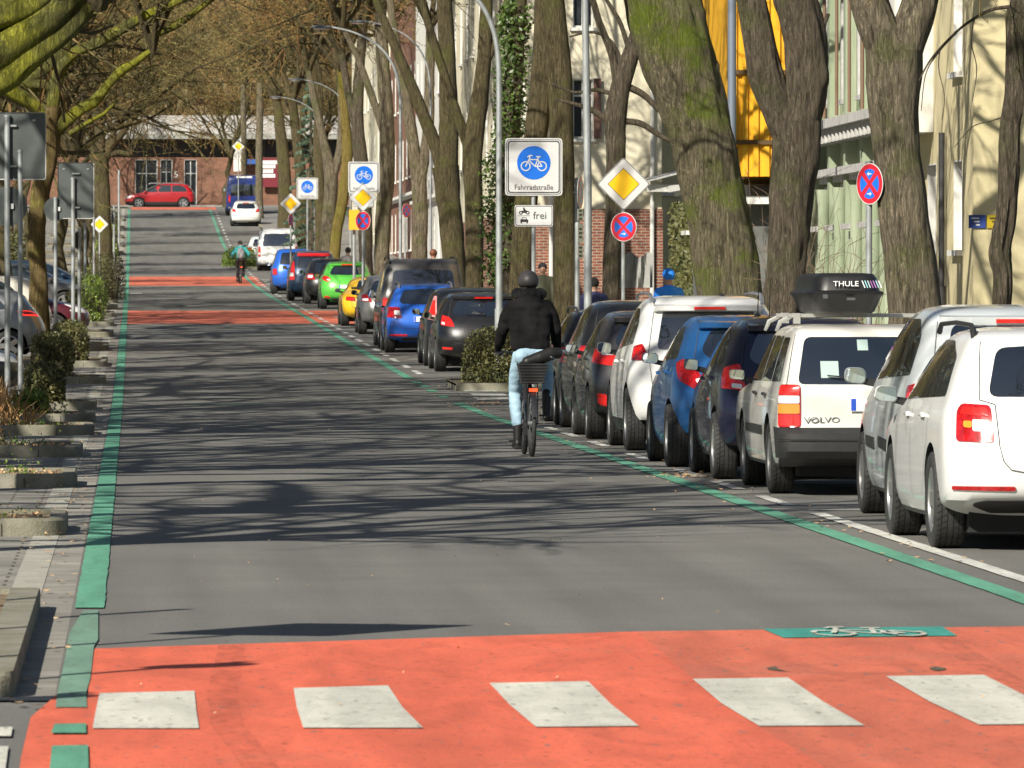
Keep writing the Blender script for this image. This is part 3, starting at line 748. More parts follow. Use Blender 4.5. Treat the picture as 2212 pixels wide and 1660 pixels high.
def spec(kind, paint_, **k):
    """profile families; rear/front = distance from the bumper line by height, wide = half width factor"""
    if kind == 'estate':
        S = dict(L=4.66, W=1.81, H=1.475, z0=.20, R=.325, axles=(.98, 3.67), b=.5, n=3.3,
            rear=[(.2, .62), (.27, .42), (.34, .10), (.42, .03), (.6, 0), (.72, .03), (.9, .09), (1.0, .14), (1.2, .27), (1.35, .40), (1.42, .52), (1.455, .72), (1.475, 1.1)],
            front=[(.2, .35), (.3, .05), (.5, 0), (.65, .02), (.75, .12), (.85, .55), (.93, 1.02), (1.0, 1.15), (1.2, 1.55), (1.38, 2.0), (1.45, 2.35), (1.475, 2.7)],
            wide=[(.2, .93), (.35, .985), (.6, 1), (.8, .995), (.93, .975), (1.0, .945), (1.2, .86), (1.35, .78), (1.42, .72), (1.45, .66), (1.475, .48)],
            dlo=[[(.62, 1.02), (3.35, .96), (2.75, 1.30), (2.3, 1.385), (1.3, 1.385), (.85, 1.28)]],
            shield=(.97, 1.39), rearw=mirror_poly([(0, 1.02), (.60, 1.02), (.52, 1.34), (0, 1.37)]), mirror=(3.22, 1.0, .20, .14), handles=[(1.35, .88), (2.3, .87)],
            headl=(0, .66, [(.42, .6), (.95, .62), (1.05, .74), (.5, .70)]),
            sseams=[[(1.15, .95), (1.2, .7), (1.5, .35)], [(2.15, .97), (2.12, .3)], [(3.15, .96), (3.2, .32)]],
            seams=[[(.64, 1.38), (.70, 1.0), (.62, .62), (.55, .52), (0, .50)]])
    elif kind == 'hatch':
        S = dict(L=4.0, W=1.72, H=1.48, z0=.20, R=.31, axles=(.70, 3.2), b=.55, n=2.9,
            rear=[(.2, .5), (.27, .32), (.34, .09), (.42, .03), (.6, 0), (.75, .03), (.9, .10), (1.0, .17), (1.2, .32), (1.35, .44), (1.42, .56), (1.46, .78), (1.48, 1.15)],
            front=[(.2, .35), (.3, .05), (.5, 0), (.65, .03), (.78, .2), (.88, .6), (.97, .9), (1.05, 1.02), (1.25, 1.4), (1.4, 1.8), (1.46, 2.1), (1.48, 2.4)],
            wide=[(.2, .92), (.35, .98), (.6, 1), (.8, .99), (.93, .965), (1.0, .935), (1.2, .84), (1.35, .76), (1.42, .69), (1.46, .62), (1.48, .42)],
            dlo=[[(.72, 1.06), (2.95, .97), (2.4, 1.32), (2.0, 1.39), (1.15, 1.37), (.9, 1.25)]], bow=.04,
            shield=(1.0, 1.40), rearw=mirror_poly([(0, 1.04), (.5, 1.05), (.56, 1.12), (.46, 1.34), (0, 1.38)]), mirror=(2.75, 1.02, .19, .15), handles=[(1.05, .92), (1.95, .9)],
            headl=(0, .72, [(.4, .62), (.9, .66), (1.1, .84), (.5, .72)]),
            sseams=[[(.95, .95), (1.15, .4)], [(1.9, 1.0), (1.87, .3)], [(2.85, .96), (2.9, .34)]],
            seams=[[(.60, 1.38), (.64, 1.0), (.58, .62), (.5, .54), (0, .52)]])
    elif kind == 'mpv':
        S = dict(L=4.3, W=1.76, H=1.65, z0=.2, R=.32, axles=(.72, 3.45), b=.5, n=3.2,
            rear=[(.2, .5), (.27, .32), (.34, .09), (.42, .03), (.6, 0), (.8, .02), (1.0, .08), (1.2, .17), (1.4, .29), (1.52, .40), (1.6, .58), (1.635, .85), (1.65, 1.25)],
            front=[(.2, .35), (.3, .05), (.5, 0), (.7, .05), (.85, .3), (1.0, .75), (1.1, .9), (1.3, 1.25), (1.5, 1.7), (1.6, 2.05), (1.65, 2.5)],
            wide=[(.2, .93), (.35, .98), (.6, 1), (.85, .99), (1.0, .965), (1.1, .935), (1.3, .86), (1.5, .78), (1.58, .72), (1.625, .64), (1.65, .45)],
            dlo=[[(.5, 1.12), (3.3, 1.05), (2.7, 1.42), (2.3, 1.54), (1.0, 1.54), (.62, 1.42)]],
            shield=(1.06, 1.56), rearw=mirror_poly([(0, 1.08), (.58, 1.08), (.5, 1.5), (0, 1.53)]), mirror=(3.05, 1.08, .20, .15), handles=[(1.25, .95), (2.25, .94)],
            headl=(0, .75, [(.4, .66), (.9, .68), (1.1, .88), (.5, .78)]),
            sseams=[[(1.05, 1.1), (1.15, .4)], [(2.1, 1.05), (2.08, .3)], [(3.1, 1.05), (3.15, .34)]],
            seams=[[(.62, 1.52), (.68, 1.05), (.62, .62), (0, .55)]])
    elif kind == 'volvo':
        S = dict(L=4.84, W=1.75, H=1.44, z0=.24, R=.315, axles=(1.15, 3.8), b=.22, n=3.6, bow=.012, nf=3.6, bf=.4,
            rear=[(.24, .5), (.3, .12), (.34, .03), (.4, 0), (.54, 0), (.56, .05), (.6, .07), (.9, .10), (.95, .12), (1.3, .36), (1.37, .42), (1.41, .52), (1.43, .7), (1.44, 1.0)],
            front=[(.24, .3), (.3, .05), (.54, 0), (.6, .08), (.78, .12), (.84, .3), (.92, 1.3), (.97, 1.42), (1.2, 1.85), (1.36, 2.15), (1.42, 2.4), (1.44, 2.7)],
            wide=[(.24, .95), (.35, .985), (.6, 1), (.85, .985), (.92, .96), (1.1, .9), (1.3, .825), (1.37, .79), (1.41, .74), (1.43, .68), (1.44, .55)],
            dlo=[[(.42, .96), (1.15, .955), (1.2, 1.33), (.72, 1.33)], [(1.22, .955), (2.1, .95), (2.05, 1.34), (1.27, 1.34)], [(2.17, .95), (3.3, .94), (2.6, 1.34), (2.12, 1.34)]], dr=.04,
            shield=(.94, 1.37), rearw=mirror_poly([(0, .94), (.70, .94), (.62, 1.335), (0, 1.335)]), rr=.06, mirror=(3.15, .99, .17, .11, .03), handles=[(1.35, .84), (2.25, .84)], hmat=BLK,
            sideparts=[('rubbing_strip', [(1.6, .50), (3.3, .50), (3.3, .575), (1.6, .575)], BLK)], bumper=(.26, .57),
            headl=(0, .7, [(.4, .62), (.85, .62), (.85, .78), (.4, .78)]),
            sseams=[[(1.2, .93), (1.22, .35)], [(2.13, .93), (2.13, .3)], [(3.28, .93), (3.28, .3)]],
            seams=[[(.72, 1.36), (.80, .93), (.80, .60)]])
    elif kind == 'van':
        S = dict(L=4.9, W=1.9, H=1.95, z0=.24, R=.34, axles=(.95, 3.95), b=.28, n=4.2, bow=.012,
            rear=[(.24, .4), (.3, .08), (.4, .0), (.6, 0), (.64, .04), (1.1, .05), (1.3, .10), (1.7, .25), (1.85, .32), (1.91, .42), (1.94, .6), (1.95, .9)],
            front=[(.24, .3), (.35, .05), (.5, 0), (.8, .08), (1.0, .35), (1.12, .8), (1.3, 1.0), (1.6, 1.3), (1.8, 1.6), (1.9, 1.9), (1.95, 2.3)],
            wide=[(.24, .95), (.4, .99), (.7, 1), (1.0, .99), (1.15, .97), (1.5, .90), (1.75, .85), (1.85, .81), (1.92, .74), (1.95, .6)],
            dlo=[[(.45, 1.18), (1.75, 1.18), (1.75, 1.68), (.55, 1.68)], [(1.85, 1.18), (2.95, 1.18), (2.95, 1.68), (1.85, 1.68)], [(3.05, 1.18), (3.95, 1.18), (3.5, 1.68), (3.05, 1.68)]],
            shield=(1.15, 1.78), rearw=mirror_poly([(0, 1.14), (.70, 1.14), (.63, 1.70), (0, 1.72)]), mirror=(3.75, 1.15, .17, .24), handles=[(3.0, 1.0)],
            headl=(0, .8, [(.5, .72), (.95, .72), (1.0, .95), (.6, .9)]),
            seams=[[(.74, 1.8), (.82, 1.1), (.82, .5), (0, .48)]], sseams=[[(3.0, 1.1), (3.0, .4)], [(1.8, 1.1), (1.8, .4)]])
    elif kind == 'coupe':
        S = dict(L=4.1, W=1.78, H=1.30, z0=.2, R=.32, axles=(.75, 3.2), b=.6, n=2.6,
            rear=[(.2, .4), (.3, .08), (.45, 0), (.65, .02), (.8, .1), (.88, .3), (.94, .62), (1.05, .85), (1.18, 1.15), (1.25, 1.45), (1.30, 1.8)],
            front=[(.2, .3), (.35, .03), (.5, 0), (.65, .08), (.75, .4), (.84, 1.0), (.9, 1.2), (1.1, 1.6), (1.22, 1.85), (1.30, 2.1)],
            wide=[(.2, .93), (.4, .99), (.6, 1), (.75, .985), (.85, .93), (.95, .82), (1.1, .74), (1.2, .66), (1.26, .56), (1.30, .4)],
            dlo=[[(1.35, .93), (2.7, .90), (2.25, 1.15), (1.8, 1.2)]], shield=(.92, 1.24), rearw=mirror_poly([(0, .95), (.5, .95), (.4, 1.2), (0, 1.22)]), mirror=(2.55, .92, .18, .13),
            handles=[(1.5, .78)], headl=(0, .6, [(.4, .55), (.8, .55), (.9, .68), (.5, .66)]), seams=[[(.66, .84), (.6, .5), (0, .48)]], sseams=[[(1.45, .85), (1.4, .35)], [(2.6, .85), (2.6, .35)]])
    elif kind == 'panel':
        S = dict(L=5.9, W=2.05, H=2.55, z0=.3, R=.35, axles=(1.0, 4.9), b=.16, n=4.5, bow=.01,
            rear=[(.3, .2), (.4, 0), (.6, 0), (.64, .04), (1.2, .04), (2.2, .12), (2.45, .2), (2.53, .35), (2.55, .6)],
            front=[(.3, .2), (.5, 0), (.9, .08), (1.15, .5), (1.3, .7), (1.9, 1.2), (2.3, 1.6), (2.5, 2.1), (2.55, 2.5)],
            wide=[(.3, .96), (.6, 1), (1.2, .99), (2.0, .93), (2.3, .89), (2.45, .85), (2.53, .78), (2.55, .65)],
            dlo=[[(4.0, 1.35), (4.8, 1.35), (4.5, 1.95), (4.0, 1.95)]], shield=(1.35, 2.1), rearw=mirror_poly([(.05, 1.28), (.78, 1.28), (.72, 2.0), (.05, 2.0)]), mirror=(4.7, 1.55, .2, .35),
            headl=(0, .9, [(.5, .8), (.9, .8), (.95, 1.1), (.6, 1.0)]), seams=[[(.02, 2.4), (.02, .5)], [(.85, 2.3), (.9, .5)]])
    S['paint'] = paint_; S.update(k); return S
def scaled(S, L=None, W=None, H=None):
    """stretch a family to given outer sizes (all profile data)"""
    fz = (H or S['H'])/S['H']; fy = (L or S['L'])/S['L']; fw = (W or S['W'])/S['W']; z0 = S['z0']
    Z = lambda z: z if z < .35 else .35+(z-.35)*((H or S['H'])-.35)/(S['H']-.35)
    S['rear'] = [(Z(z), v*fy) for z, v in S['rear']]; S['front'] = [(Z(z), v*fy) for z, v in S['front']]; S['wide'] = [(Z(z), v) for z, v in S['wide']]
    for k in ('dlo', 'sseams'): S[k] = [[(y*fy, Z(z)) for y, z in P] for P in S.get(k, [])]
    for k in ('seams',): S[k] = [[(u*fw, Z(z)) for u, z in P] for P in S.get(k, [])]
    S['rearw'] = [(u*fw, Z(z)) for u, z in S['rearw']]; S['shield'] = tuple(Z(z) for z in S['shield'])
    if 'mirror' in S: S['mirror'] = (S['mirror'][0]*fy, Z(S['mirror'][1]))+tuple(S['mirror'][2:])
    S['handles'] = [(y*fy, Z(z)) for y, z in S.get('handles', [])]
    h = S['headl']; S['headl'] = (0, Z(h[1]), [(u, Z(z)) for u, z in h[2]])
    S['axles'] = tuple(a*fy for a in S['axles'])
    for k, v in (('L', L), ('W', W), ('H', H)):
        if v: S[k] = v
    return S
P_WHITE = paint('white', (.74, .74, .72), rough=.4, dirt=.04)
P_OFFW = paint('offwhite', (.66, .645, .59), rough=.4, dirt=.06)
P_SILV = paint('silver', (.60, .64, .64), metal=.1, dirt=.06)
P_NAVY = paint('navy', (.008, .009, .032), metal=.2)
P_BLUE = paint('bright_blue', (.025, .13, .36), metal=.5)
P_COBALT = paint('cobalt', (.02, .12, .55), metal=.2)
P_DGREY = paint('dark_grey', (.055, .053, .055), metal=.4)
P_GREY = paint('grey', (.16, .16, .155), metal=.4)
P_BLACK = paint('black', (.012, .012, .013), metal=.1)
P_GREEN = paint('lime_green', (.10, .50, .06), metal=.2)
P_YEL = paint('yellow', (.72, .42, .01))
P_RED = paint('red', (.34, .010, .014))
P_PETROL = paint('dark_blue', (.02, .045, .09), metal=.3)
P_MAROON = paint('maroon', (.10, .015, .025), metal=.2)
P_BEIGE = paint('cream', (.55, .53, .46))
GR = 'cars parked in a row along the right kerb'
def put(S, name, label, Y, X, rz=0, cat='car', group=GR):
    """X = left outer tyre line, Y = rear axle"""
    ya = S['axles'][0]; yb = Y-ya; xc = X+S['W']/2
    return Car(S, name, label, (xc, yb, zg(yb)-.0 if abs(slope_at(yb)) < .001 else zg(yb)), rz, cat, group).build()
def lamp(*Ps): return list(Ps)

# 1 white estate, nearest
S = spec('estate', P_WHITE, plate=(.62+.16, 'B'), antenna=(0, 1.0, .03), rim=RIM, spokes=5)
S.pop('plate')
S['lights'] = [('tail_light', [(.57, .72), (.84, .73), (.83, .93), (.79, .975), (.585, .965)], REDL), ('>reversing_lens', [(.59, .79), (.71, .795), (.71, .87), (.60, .865)], WHL), ('>indicator_lens', [(.715, .815), (.775, .82), (.775, .86), (.715, .86)], ORL), ('>brake_lens', [(.60, .89), (.80, .905), (.78, .95), (.61, .945)], REDB),
    ('reflector', [(.43, .408), (.88, .412), (.88, .438), (.43, .436)], REDL)]
S['rearparts'] = [('bumper_insert', mirror_poly([(0, .255), (.55, .255), (.70, .31), (.62, .345), (0, .345)]), BLK), ('plate_recess', mirror_poly([(0, .60), (.32, .60), (.36, .70), (0, .72)]), paint('white_shade', (.7, .7, .68)))]
S['rails'] = (.82, 2.9, .62, BLK)
S['seams'] = [[(.64, 1.38), (.66, 1.0), (.555, .97), (.535, .70), (.51, .60), (.46, .545), (.38, .53), (0, .525)]]
put(S, 'estate_car', 'white estate car with black roof rails, nearest of the parked row', 49.3, 5.31)
# 2 silver people carrier
S = scaled(spec('mpv', P_SILV), 4.28, 1.75, 1.62)
S['lights'] = [('tail_light', [(.70, .72), (.99, .74), (.98, 1.02), (.74, 1.05)], REDB)]; S['antenna'] = (.15, 1.0, .35)
S['spoiler'] = (1.50, .05, .06, P_SILV); S['sideparts'] = [('rubbing_strip', [(1.35, .52), (1.95, .55), (1.95, .63), (1.35, .61)], BLK), ('front_rubbing_strip', [(2.25, .52), (3.0, .54), (3.0, .62), (2.25, .61)], BLK)]
S['mmat'] = P_SILV; S['rim'] = RIMG; S['spokes'] = 9; S['mirror'] = (3.0, 1.07, .21, .155, .06)
put(S, 'people_carrier', 'silver people carrier between the nearest white estate and the one with roof box', 54.45, 5.62)
# 3 old white estate with roof box
S = spec('volvo', P_OFFW, plate=(.78, 'M  RV 42', .0), rim=RIMG, spokes=9, tw=.2)
S['plate'] = (.77, 'M', 0)
S['lights'] = [('tail_light', [(.675, .58), (.885, .58), (.885, .935), (.675, .935)], REDL), ('>upper_lens', [(.685, .85), (.875, .85), (.875, .925), (.685, .925)], REDB), ('>reversing_lens', [(.685, .78), (.875, .78), (.875, .845), (.685, .845)], WHL),
    ('>indicator_lens', [(.685, .695), (.875, .695), (.875, .775), (.685, .775)], ORL), ('>lower_lens', [(.685, .59), (.875, .59), (.875, .685), (.685, .685)], REDB)]
S['rearparts'] = [('bumper_groove', mirror_poly([(0, .465), (.9, .465), (.9, .48), (0, .48)]), GAPM)]
S['antenna'] = (-.66, 3.4, .42); S['wiper'] = (.0, .96, -.45, 1.0)
c = put(S, 'old_estate_car', 'old off white estate car with square tail lights carrying a black roof box', 62.9, 5.39)
VOL = c
mb = MB()
o = link_mesh('badge', text_mesh('VOLVO', .068, mat('badge_grey', (.35, .35, .33), .3, metal=.7), depth=.004), c.root)
p = c.U(-.50, .64, .01); o.matrix_local = Matrix.Translation(p) @ Matrix.Rotation(-.02, 4, 'X') @ FACE @ Matrix.Diagonal((1.35, 1, 1, 1))
# notes seen through the rear window
for (u, z, w_, h_) in ((-.18, 1.22, .09, .09), (-.50, .99, .15, .14)): 
    mb = MB(); q = c.U(u, z, .009); q2 = c.U(u+w_, z, .009); q3 = c.U(u+w_, z+h_, .009); q4 = c.U(u, z+h_, .009); mb.add([q, q2, q3, q4], [(0, 1, 2, 3)]); mb.build('window_sticker', mat('sticker', (.35, .45, .42), .5), c.root)
for y in (1.35, 2.45):
    mb = MB(); H = 1.44
    mb.box((0, y, H+.075), (1.36, .05, .03))
    for sd in (-1, 1):
        mb.tube([(sd*.62, y-.0, H+.08), (sd*.74, y, H+.02), (sd*.775, y, H-.06)], [.02, .022, .014], 6); mb.box((sd*.60, y, H+.05), (.06, .07, .09))
    mb.build('roof_bar', mat('roof_bar_metal', (.45, .45, .42), .4, metal=.6), c.root, smooth=40)
# roof box: a thing of its own resting on the bars
RB = thing('roof_box', 'black hard shell roof box lying on the old white estate', 'roof box', c.root.location + Vector((-.22, .75, 1.44+.095))); RB.scale = (.78, 1, .72)
BXM = mat('box_plastic', (.014, .014, .014), .42, var=.2, vs=20)
mb = MB()
prf = [(.30, 0), (.335, .025), (.40, .19), (.43, .225), (.43, .25), (.385, .27), (.355, .42), (.32, .465), (.22, .475)]
V = []
N_ = 28
for w_, z in prf:
    for k in range(N_):
        g = 2*pi*k/N_+pi/N_; cx = abs(cos(g))**.28*(1 if cos(g) > 0 else -1); sy = abs(sin(g))**.28*(1 if sin(g) > 0 else -1)
        V.append((cx*w_*1.0, 1.0+sy*(.62+w_), z))
mb.add(V, [(j*N_+i, j*N_+(i+1) % N_, (j+1)*N_+(i+1) % N_, (j+1)*N_+i) for j in range(len(prf)-1) for i in range(N_)] + [tuple(range(N_))[::-1], tuple((len(prf)-1)*N_+i for i in range(N_))])
mb.build('shell', BXM, RB, smooth=45)
yb = 1.0-.62-.385
Tm = Matrix.Translation((.02, yb+.0, .345)) @ Matrix.Rotation(-.12, 4, 'X') @ FACE
WLT = mat('lettering_white', (.85, .85, .82), .5)
o = link_mesh('lettering', text_mesh('THULE', .088, WLT, depth=.004), RB); o.matrix_local = Matrix.Translation((-.02, yb-.012, .345)) @ Matrix.Rotation(-.19, 4, 'X') @ FACE @ Matrix.Diagonal((1.05, 1, 1, 1))
cs = [(.7, .75, .75), (.3, .6, .65), (.45, .6, .62), (.28, .1, .3), (.35, .15, .4), (.3, .5, .6), (.7, .75, .75)]
mb = MB(); ms = []
for i, cc in enumerate(cs):
    ms.append(mat('stripe%d' % i, cc, .5)); x = .15+i*.030
    mb.add([(x, yb-.008, .385), (x+.011, yb-.008, .385), (x+.041, yb-.022, .30), (x+.03, yb-.022, .30)], [(3, 2, 1, 0)], i)
mb.build('stripes', ms, RB)
for q_, d_ in (((.03, yb-.05, .17), (.09, .03, .03)), ((-.25, yb-.05, .2), (.05, .03, .05))): mb = MB(); mb.box(q_, d_); mb.build('lock', mat('lock_grey', (.1, .1, .1), .4), RB)
# 4 navy
S = scaled(spec('hatch', P_NAVY), 4.2, 1.74, 1.49); S['lights'] = [('tail_light', [(.60, .82), (.93, .84), (.92, 1.02), (.66, 1.06)], REDB), ('>reversing_lens', [(.64, .83), (.75, .84), (.75, .88), (.64, .87)], WHL)]
S['spokes'] = 10; S['antenna'] = (-.25, 3.0, .38); S['spoiler'] = (1.38, .07, .05, P_NAVY); S['mirror'] = (2.85, 1.03, .17, .13, .03); S['rearparts'] = [('bumper_grille', mirror_poly([(0, .3), (.5, .3), (.55, .34), (0, .34)]), BLK)]
put(S, 'hatchback_car', 'navy blue hatchback in front of the old white estate with roof box', 67.8, 5.30)
# 5 bright blue
S = scaled(spec('hatch', P_BLUE), 3.95, 1.72, 1.49); S['b'] = .7; S['n'] = 2.5
S['lights'] = [('tail_light', [(.50, .80), (.60, .76), (.86, .86), (.96, 1.02), (.80, 1.06), (.62, 1.0)], REDL), ('>reversing_lens', [(.50, .82), (.58, .80), (.62, .86), (.54, .88)], WHL)]
S['rim'] = RIMG; S['spokes'] = 9; S['spoiler'] = (1.39, .1, .05, P_BLUE); S['mirror'] = (2.7, 1.05, .21, .135, .06); S['rearw'] = mirror_poly([(0, 1.02), (.42, 1.04), (.56, 1.14), (.44, 1.35), (0, 1.38)])
put(S, 'hatchback_car', 'bright metallic blue hatchback with round tail lights', 72.6, 5.22)
# 6 white suv
S = scaled(spec('mpv', P_WHITE, clad=.36), 4.35, 1.80, 1.68); S['b'] = .62; S['n'] = 2.6; S['R'] = .345
S['lights'] = [('tail_light', [(.66, .98), (1.0, .98), (.98, 1.13), (.78, 1.16)], REDL)]
S['rails'] = (.75, 3.0, .60, mat('rail_silver', (.6, .6, .6), .3, metal=.8)); S['antenna'] = (.2, 1.2, .05); S['spoiler'] = (1.54, .12, .05, P_WHITE); S['mmat'] = P_WHITE
S['dlo'] = [[(.66, 1.16), (3.35, 1.06), (2.75, 1.42), (2.3, 1.55), (1.15, 1.54), (.78, 1.40)]]; S['rim'] = RIM
put(S, 'suv_car', 'white compact sport utility car with silver roof rails', 80.2, 5.32)
# 7 dark grey
S = scaled(spec('hatch', P_DGREY), 4.3, 1.78, 1.50); S['lights'] = [('tail_light', [(.40, .92), (.60, .86), (1.0, .90), (.98, 1.07), (.70, 1.05)], REDB), ('>reversing_lens', [(.58, .98), (.76, .98), (.78, 1.03), (.62, 1.03)], WHL), ('fog_reflector', [(.62, .38), (.82, .42), (.84, .55), (.70, .53)], REDB)]
S['spoiler'] = (1.39, .09, .05, P_DGREY); S['antenna'] = (0, .9, .05); S['mirror'] = (2.9, 1.04, .19, .13); S['rim'] = RIMG; S['spokes'] = 9
put(S, 'hatchback_car', 'dark grey hatchback with round red fog reflector, behind the white sport utility car', 86.6, 5.29)
# 8 dark taller
S = scaled(spec('mpv', P_BLACK), 4.4, 1.8, 1.62); S['lights'] = [('tail_light', [(.6, .9), (1.0, .9), (.98, 1.06), (.7, 1.06)], REDL)]; S['mirror'] = (3.0, 1.1, .18, .16)
put(S, 'suv_car', 'tall black car half hidden between two dark hatchbacks', 91.3, 5.42)
# 9 dark estate w/ rails
S = scaled(spec('estate', P_BLACK), 4.4, 1.76, 1.50); S['lights'] = [('tail_light', [(.55, .80), (.93, .82), (.91, .93), (.60, .92)], REDB), ('>reversing_lens', [(.6, .93), (.9, .94), (.9, .97), (.62, .97)], WHL), ('upper_tail_light', [(.66, .985), (.93, .99), (.90, 1.05), (.70, 1.05)], REDB), ('reflector', [(.5, .52), (.85, .53), (.85, .57), (.5, .57)], REDB)]
S['rails'] = (.7, 2.8, .58, mat('rail_grey', (.2, .2, .2), .3, metal=.6)); S['mirror'] = (3.0, 1.0, .19, .14)
put(S, 'estate_car', 'black estate car with grey roof rails beyond the cyclist, last before the driveway', 96.0, 5.45)
# 10 black hatch beside bush
def lefty(px, py): q = gp(px, py); return q.x, q.y
x, y = lefty(937, 803)
S = scaled(spec('hatch', P_BLACK), 4.35, 1.84, 1.48); S['lights'] = [('tail_light', [(.56, .84), (.88, .88), (.86, 1.06), (.66, 1.02), (.60, .95)], REDB), ('>reversing_lens', [(.76, .88), (.84, .89), (.84, .93), (.76, .92)], WHL), ('reflector', [(.6, .42), (.82, .43), (.82, .47), (.6, .46)], REDB)]
S['spoiler'] = (1.38, .08, .05, P_BLACK); S['wiper'] = (0, 1.06, -.35, 1.07)
put(S, 'hatchback_car', 'black hatchback behind the bushy kerb island at the driveway', y, x)
x2, y2 = lefty(893, 786)
S = scaled(spec('estate', P_BLACK), 4.5, 1.8, 1.52); S['lights'] = [('tail_light', [(.66, .9), (.92, .92), (.80, 1.36), (.68, 1.36)], mat('pink_lens', (.7, .3, .3), .2, coat=1))]
put(S, 'estate_car', 'black estate car with tall pale pink tail light columns', y+5.3, x)
x, y = lefty(830, 762)
S = scaled(spec('hatch', P_COBALT), 4.1, 1.74, 1.47); S['b'] = .35; S['n'] = 4
S['lights'] = [('tail_light', [(.52, .74), (.90, .76), (.88, .98), (.56, .97)], REDL), ('>reversing_lens', [(.54, .80), (.68, .81), (.68, .9), (.56, .9)], WHL), ('reflector', [(.4, .36), (.8, .37), (.8, .4), (.4, .4)], REDB)]
S['rearparts'] = [('bumper_insert', mirror_poly([(0, .26), (.5, .26), (.5, .32), (0, .32)]), BLK)]; S['rails'] = (.6, 2.6, .56, RIM); S['mirror'] = (2.8, 1.0, .19, .14); S['plate'] = (.72, '', 0)
put(S, 'small_car', 'glossy cobalt blue small estate car with chequered tailgate reflection', y, x)
S = scaled(spec('van', paint('graphite', (.075, .073, .07), metal=.3)), 4.9, 1.95, 1.97); S['lights'] = [('tail_light', [(.78, .72), (.92, .72), (.9, 1.12), (.78, 1.12)], REDB)]; S['rails'] = (.4, 3.4, .74, BLK)
put(S, 'camper_van', 'tall dark grey van with black roof rails behind the cobalt blue car', y+5.7, x+.05, cat='van')
x, y = lefty(766, 719)
S = scaled(spec('hatch', P_GREY), 3.9, 1.68, 1.45); S['lights'] = [('tail_light', [(.5, .8), (.86, .82), (.84, .98), (.6, .98)], REDL), ('>reversing_lens', [(.6, .82), (.8, .83), (.8, .88), (.6, .88)], WHL)]
put(S, 'small_car', 'dark silver small car between the grey van and the yellow sports car', y-2.5, x)
x, y = lefty(738, 706)
S = spec('coupe', P_YEL); S['lights'] = [('tail_light', [(.5, .66), (.82, .68), (.80, .78), (.55, .77)], REDB)]; S['rim'] = CHR
S['rearparts'] = [('rear_grille', mirror_poly([(0, .4), (.5, .4), (.55, .5), (0, .52)]), BLK)]
S['spoiler'] = (.98, .02, .04, BLK); S['stop'] = 0
put(S, 'sports_car', 'low yellow sports car with black rear spoiler', y+1.2, x)
x, y = lefty(690, 668)
S = scaled(spec('hatch', P_GREEN), 3.95, 1.70, 1.475); S['lights'] = [('tail_light', [(.50, .93), (.60, .84), (.93, .95), (.88, 1.04), (.62, 1.02)], REDB), ('>reversing_lens', [(.52, .90), (.60, .88), (.66, .92), (.58, .94)], WHL), ('reflector', [(.52, .34), (.78, .37), (.74, .42), (.56, .40)], REDB)]
S['spoiler'] = (1.38, .1, .05, P_GREEN); S['rearw'] = mirror_poly([(0, 1.06), (.5, 1.07), (.55, 1.12), (.44, 1.33), (0, 1.35)]); S['antenna'] = (0, 1.3, .1); S['plate'] = (.70, '', 0)
S['rearparts'] = [('bumper_insert', mirror_poly([(0, .25), (.45, .25), (.5, .33), (0, .34)]), BLK)]
put(S, 'hatchback_car', 'bright lime green hatchback beside the middle sign pole', y, x)
x, y = lefty(657, 657)
S = scaled(spec('hatch', P_BLACK), 4.1, 1.72, 1.5); S['lights'] = [('tail_light', [(.5, .8), (.9, .82), (.86, 1.0), (.6, 1.0)], REDL), ('>reversing_lens', [(.6, .86), (.8, .87), (.8, .95), (.6, .95)], WHL)]
put(S, 'hatchback_car', 'black hatchback hidden in front of the lime green one', y, x)
x, y = lefty(622, 650)
S = scaled(spec('mpv', P_PETROL), 4.2, 1.74, 1.72); S['lights'] = [('tail_light', [(.66, .72), (.92, .72), (.80, 1.35), (.68, 1.35)], REDB), ('>reversing_lens', [(.7, .84), (.88, .84), (.86, .96), (.7, .96)], WHL)]; S['spoiler'] = (1.60, .12, .10, mat('paint_bright_red', (.6, .02, .03), .3, coat=1)); S['spoiler'] = (1.60, .12, .10, MATS['paint_bright_red'])
put(S, 'people_carrier', 'dark blue people carrier with bright red roof edge', y, x)
x, y = lefty(586, 636)
S = scaled(spec('mpv', P_COBALT), 4.0, 1.72, 1.68); S['lights'] = [('tail_light', [(.66, .72), (.92, .72), (.88, .95), (.68, .95)], REDL)]
put(S, 'people_carrier', 'cobalt blue people carrier next to the second red band', y, x)
x, y = lefty(548, 585)
S = spec('van', P_WHITE); S['lights'] = [('tail_light', [(.80, .66), (.93, .66), (.91, 1.12), (.80, 1.12)], REDB), ('>reversing_lens', [(.82, .76), (.9, .76), (.9, .84), (.82, .84)], WHL)]; S['rearparts'] = [('bumper_step', mirror_poly([(0, .34), (.85, .34), (.85, .5), (0, .5)]), P_WHITE)]
S['rails'] = (.4, 3.4, .74, BLK)
put(S, 'camper_van', 'white van with wide tinted rear window beyond the blue cars', y, x+.15, cat='van')
S = scaled(spec('estate', P_SILV), 4.5, 1.8, 1.5); S['lights'] = [('tail_light', [(.6, .8), (.95, .82), (.9, .98), (.65, .98)], REDL)]
put(S, 'estate_car', 'silver estate car just behind the far cyclist, nearly hidden by the white van', y+7, x-.25)
x, y = lefty(498, 489)
S = scaled(spec('hatch', P_WHITE), 4.2, 1.8, 1.48); S['lights'] = [('tail_light', [(.55, .84), (.9, .88), (.88, 1.06), (.66, 1.02)], REDB)]; S['spoiler'] = (1.38, .12, .05, P_WHITE); S['plate'] = (.8, '', 0)
put(S, 'hatchback_car', 'small white hatchback just behind the blue panel van on the hill', y, x)
x, y = lefty(488, 466)
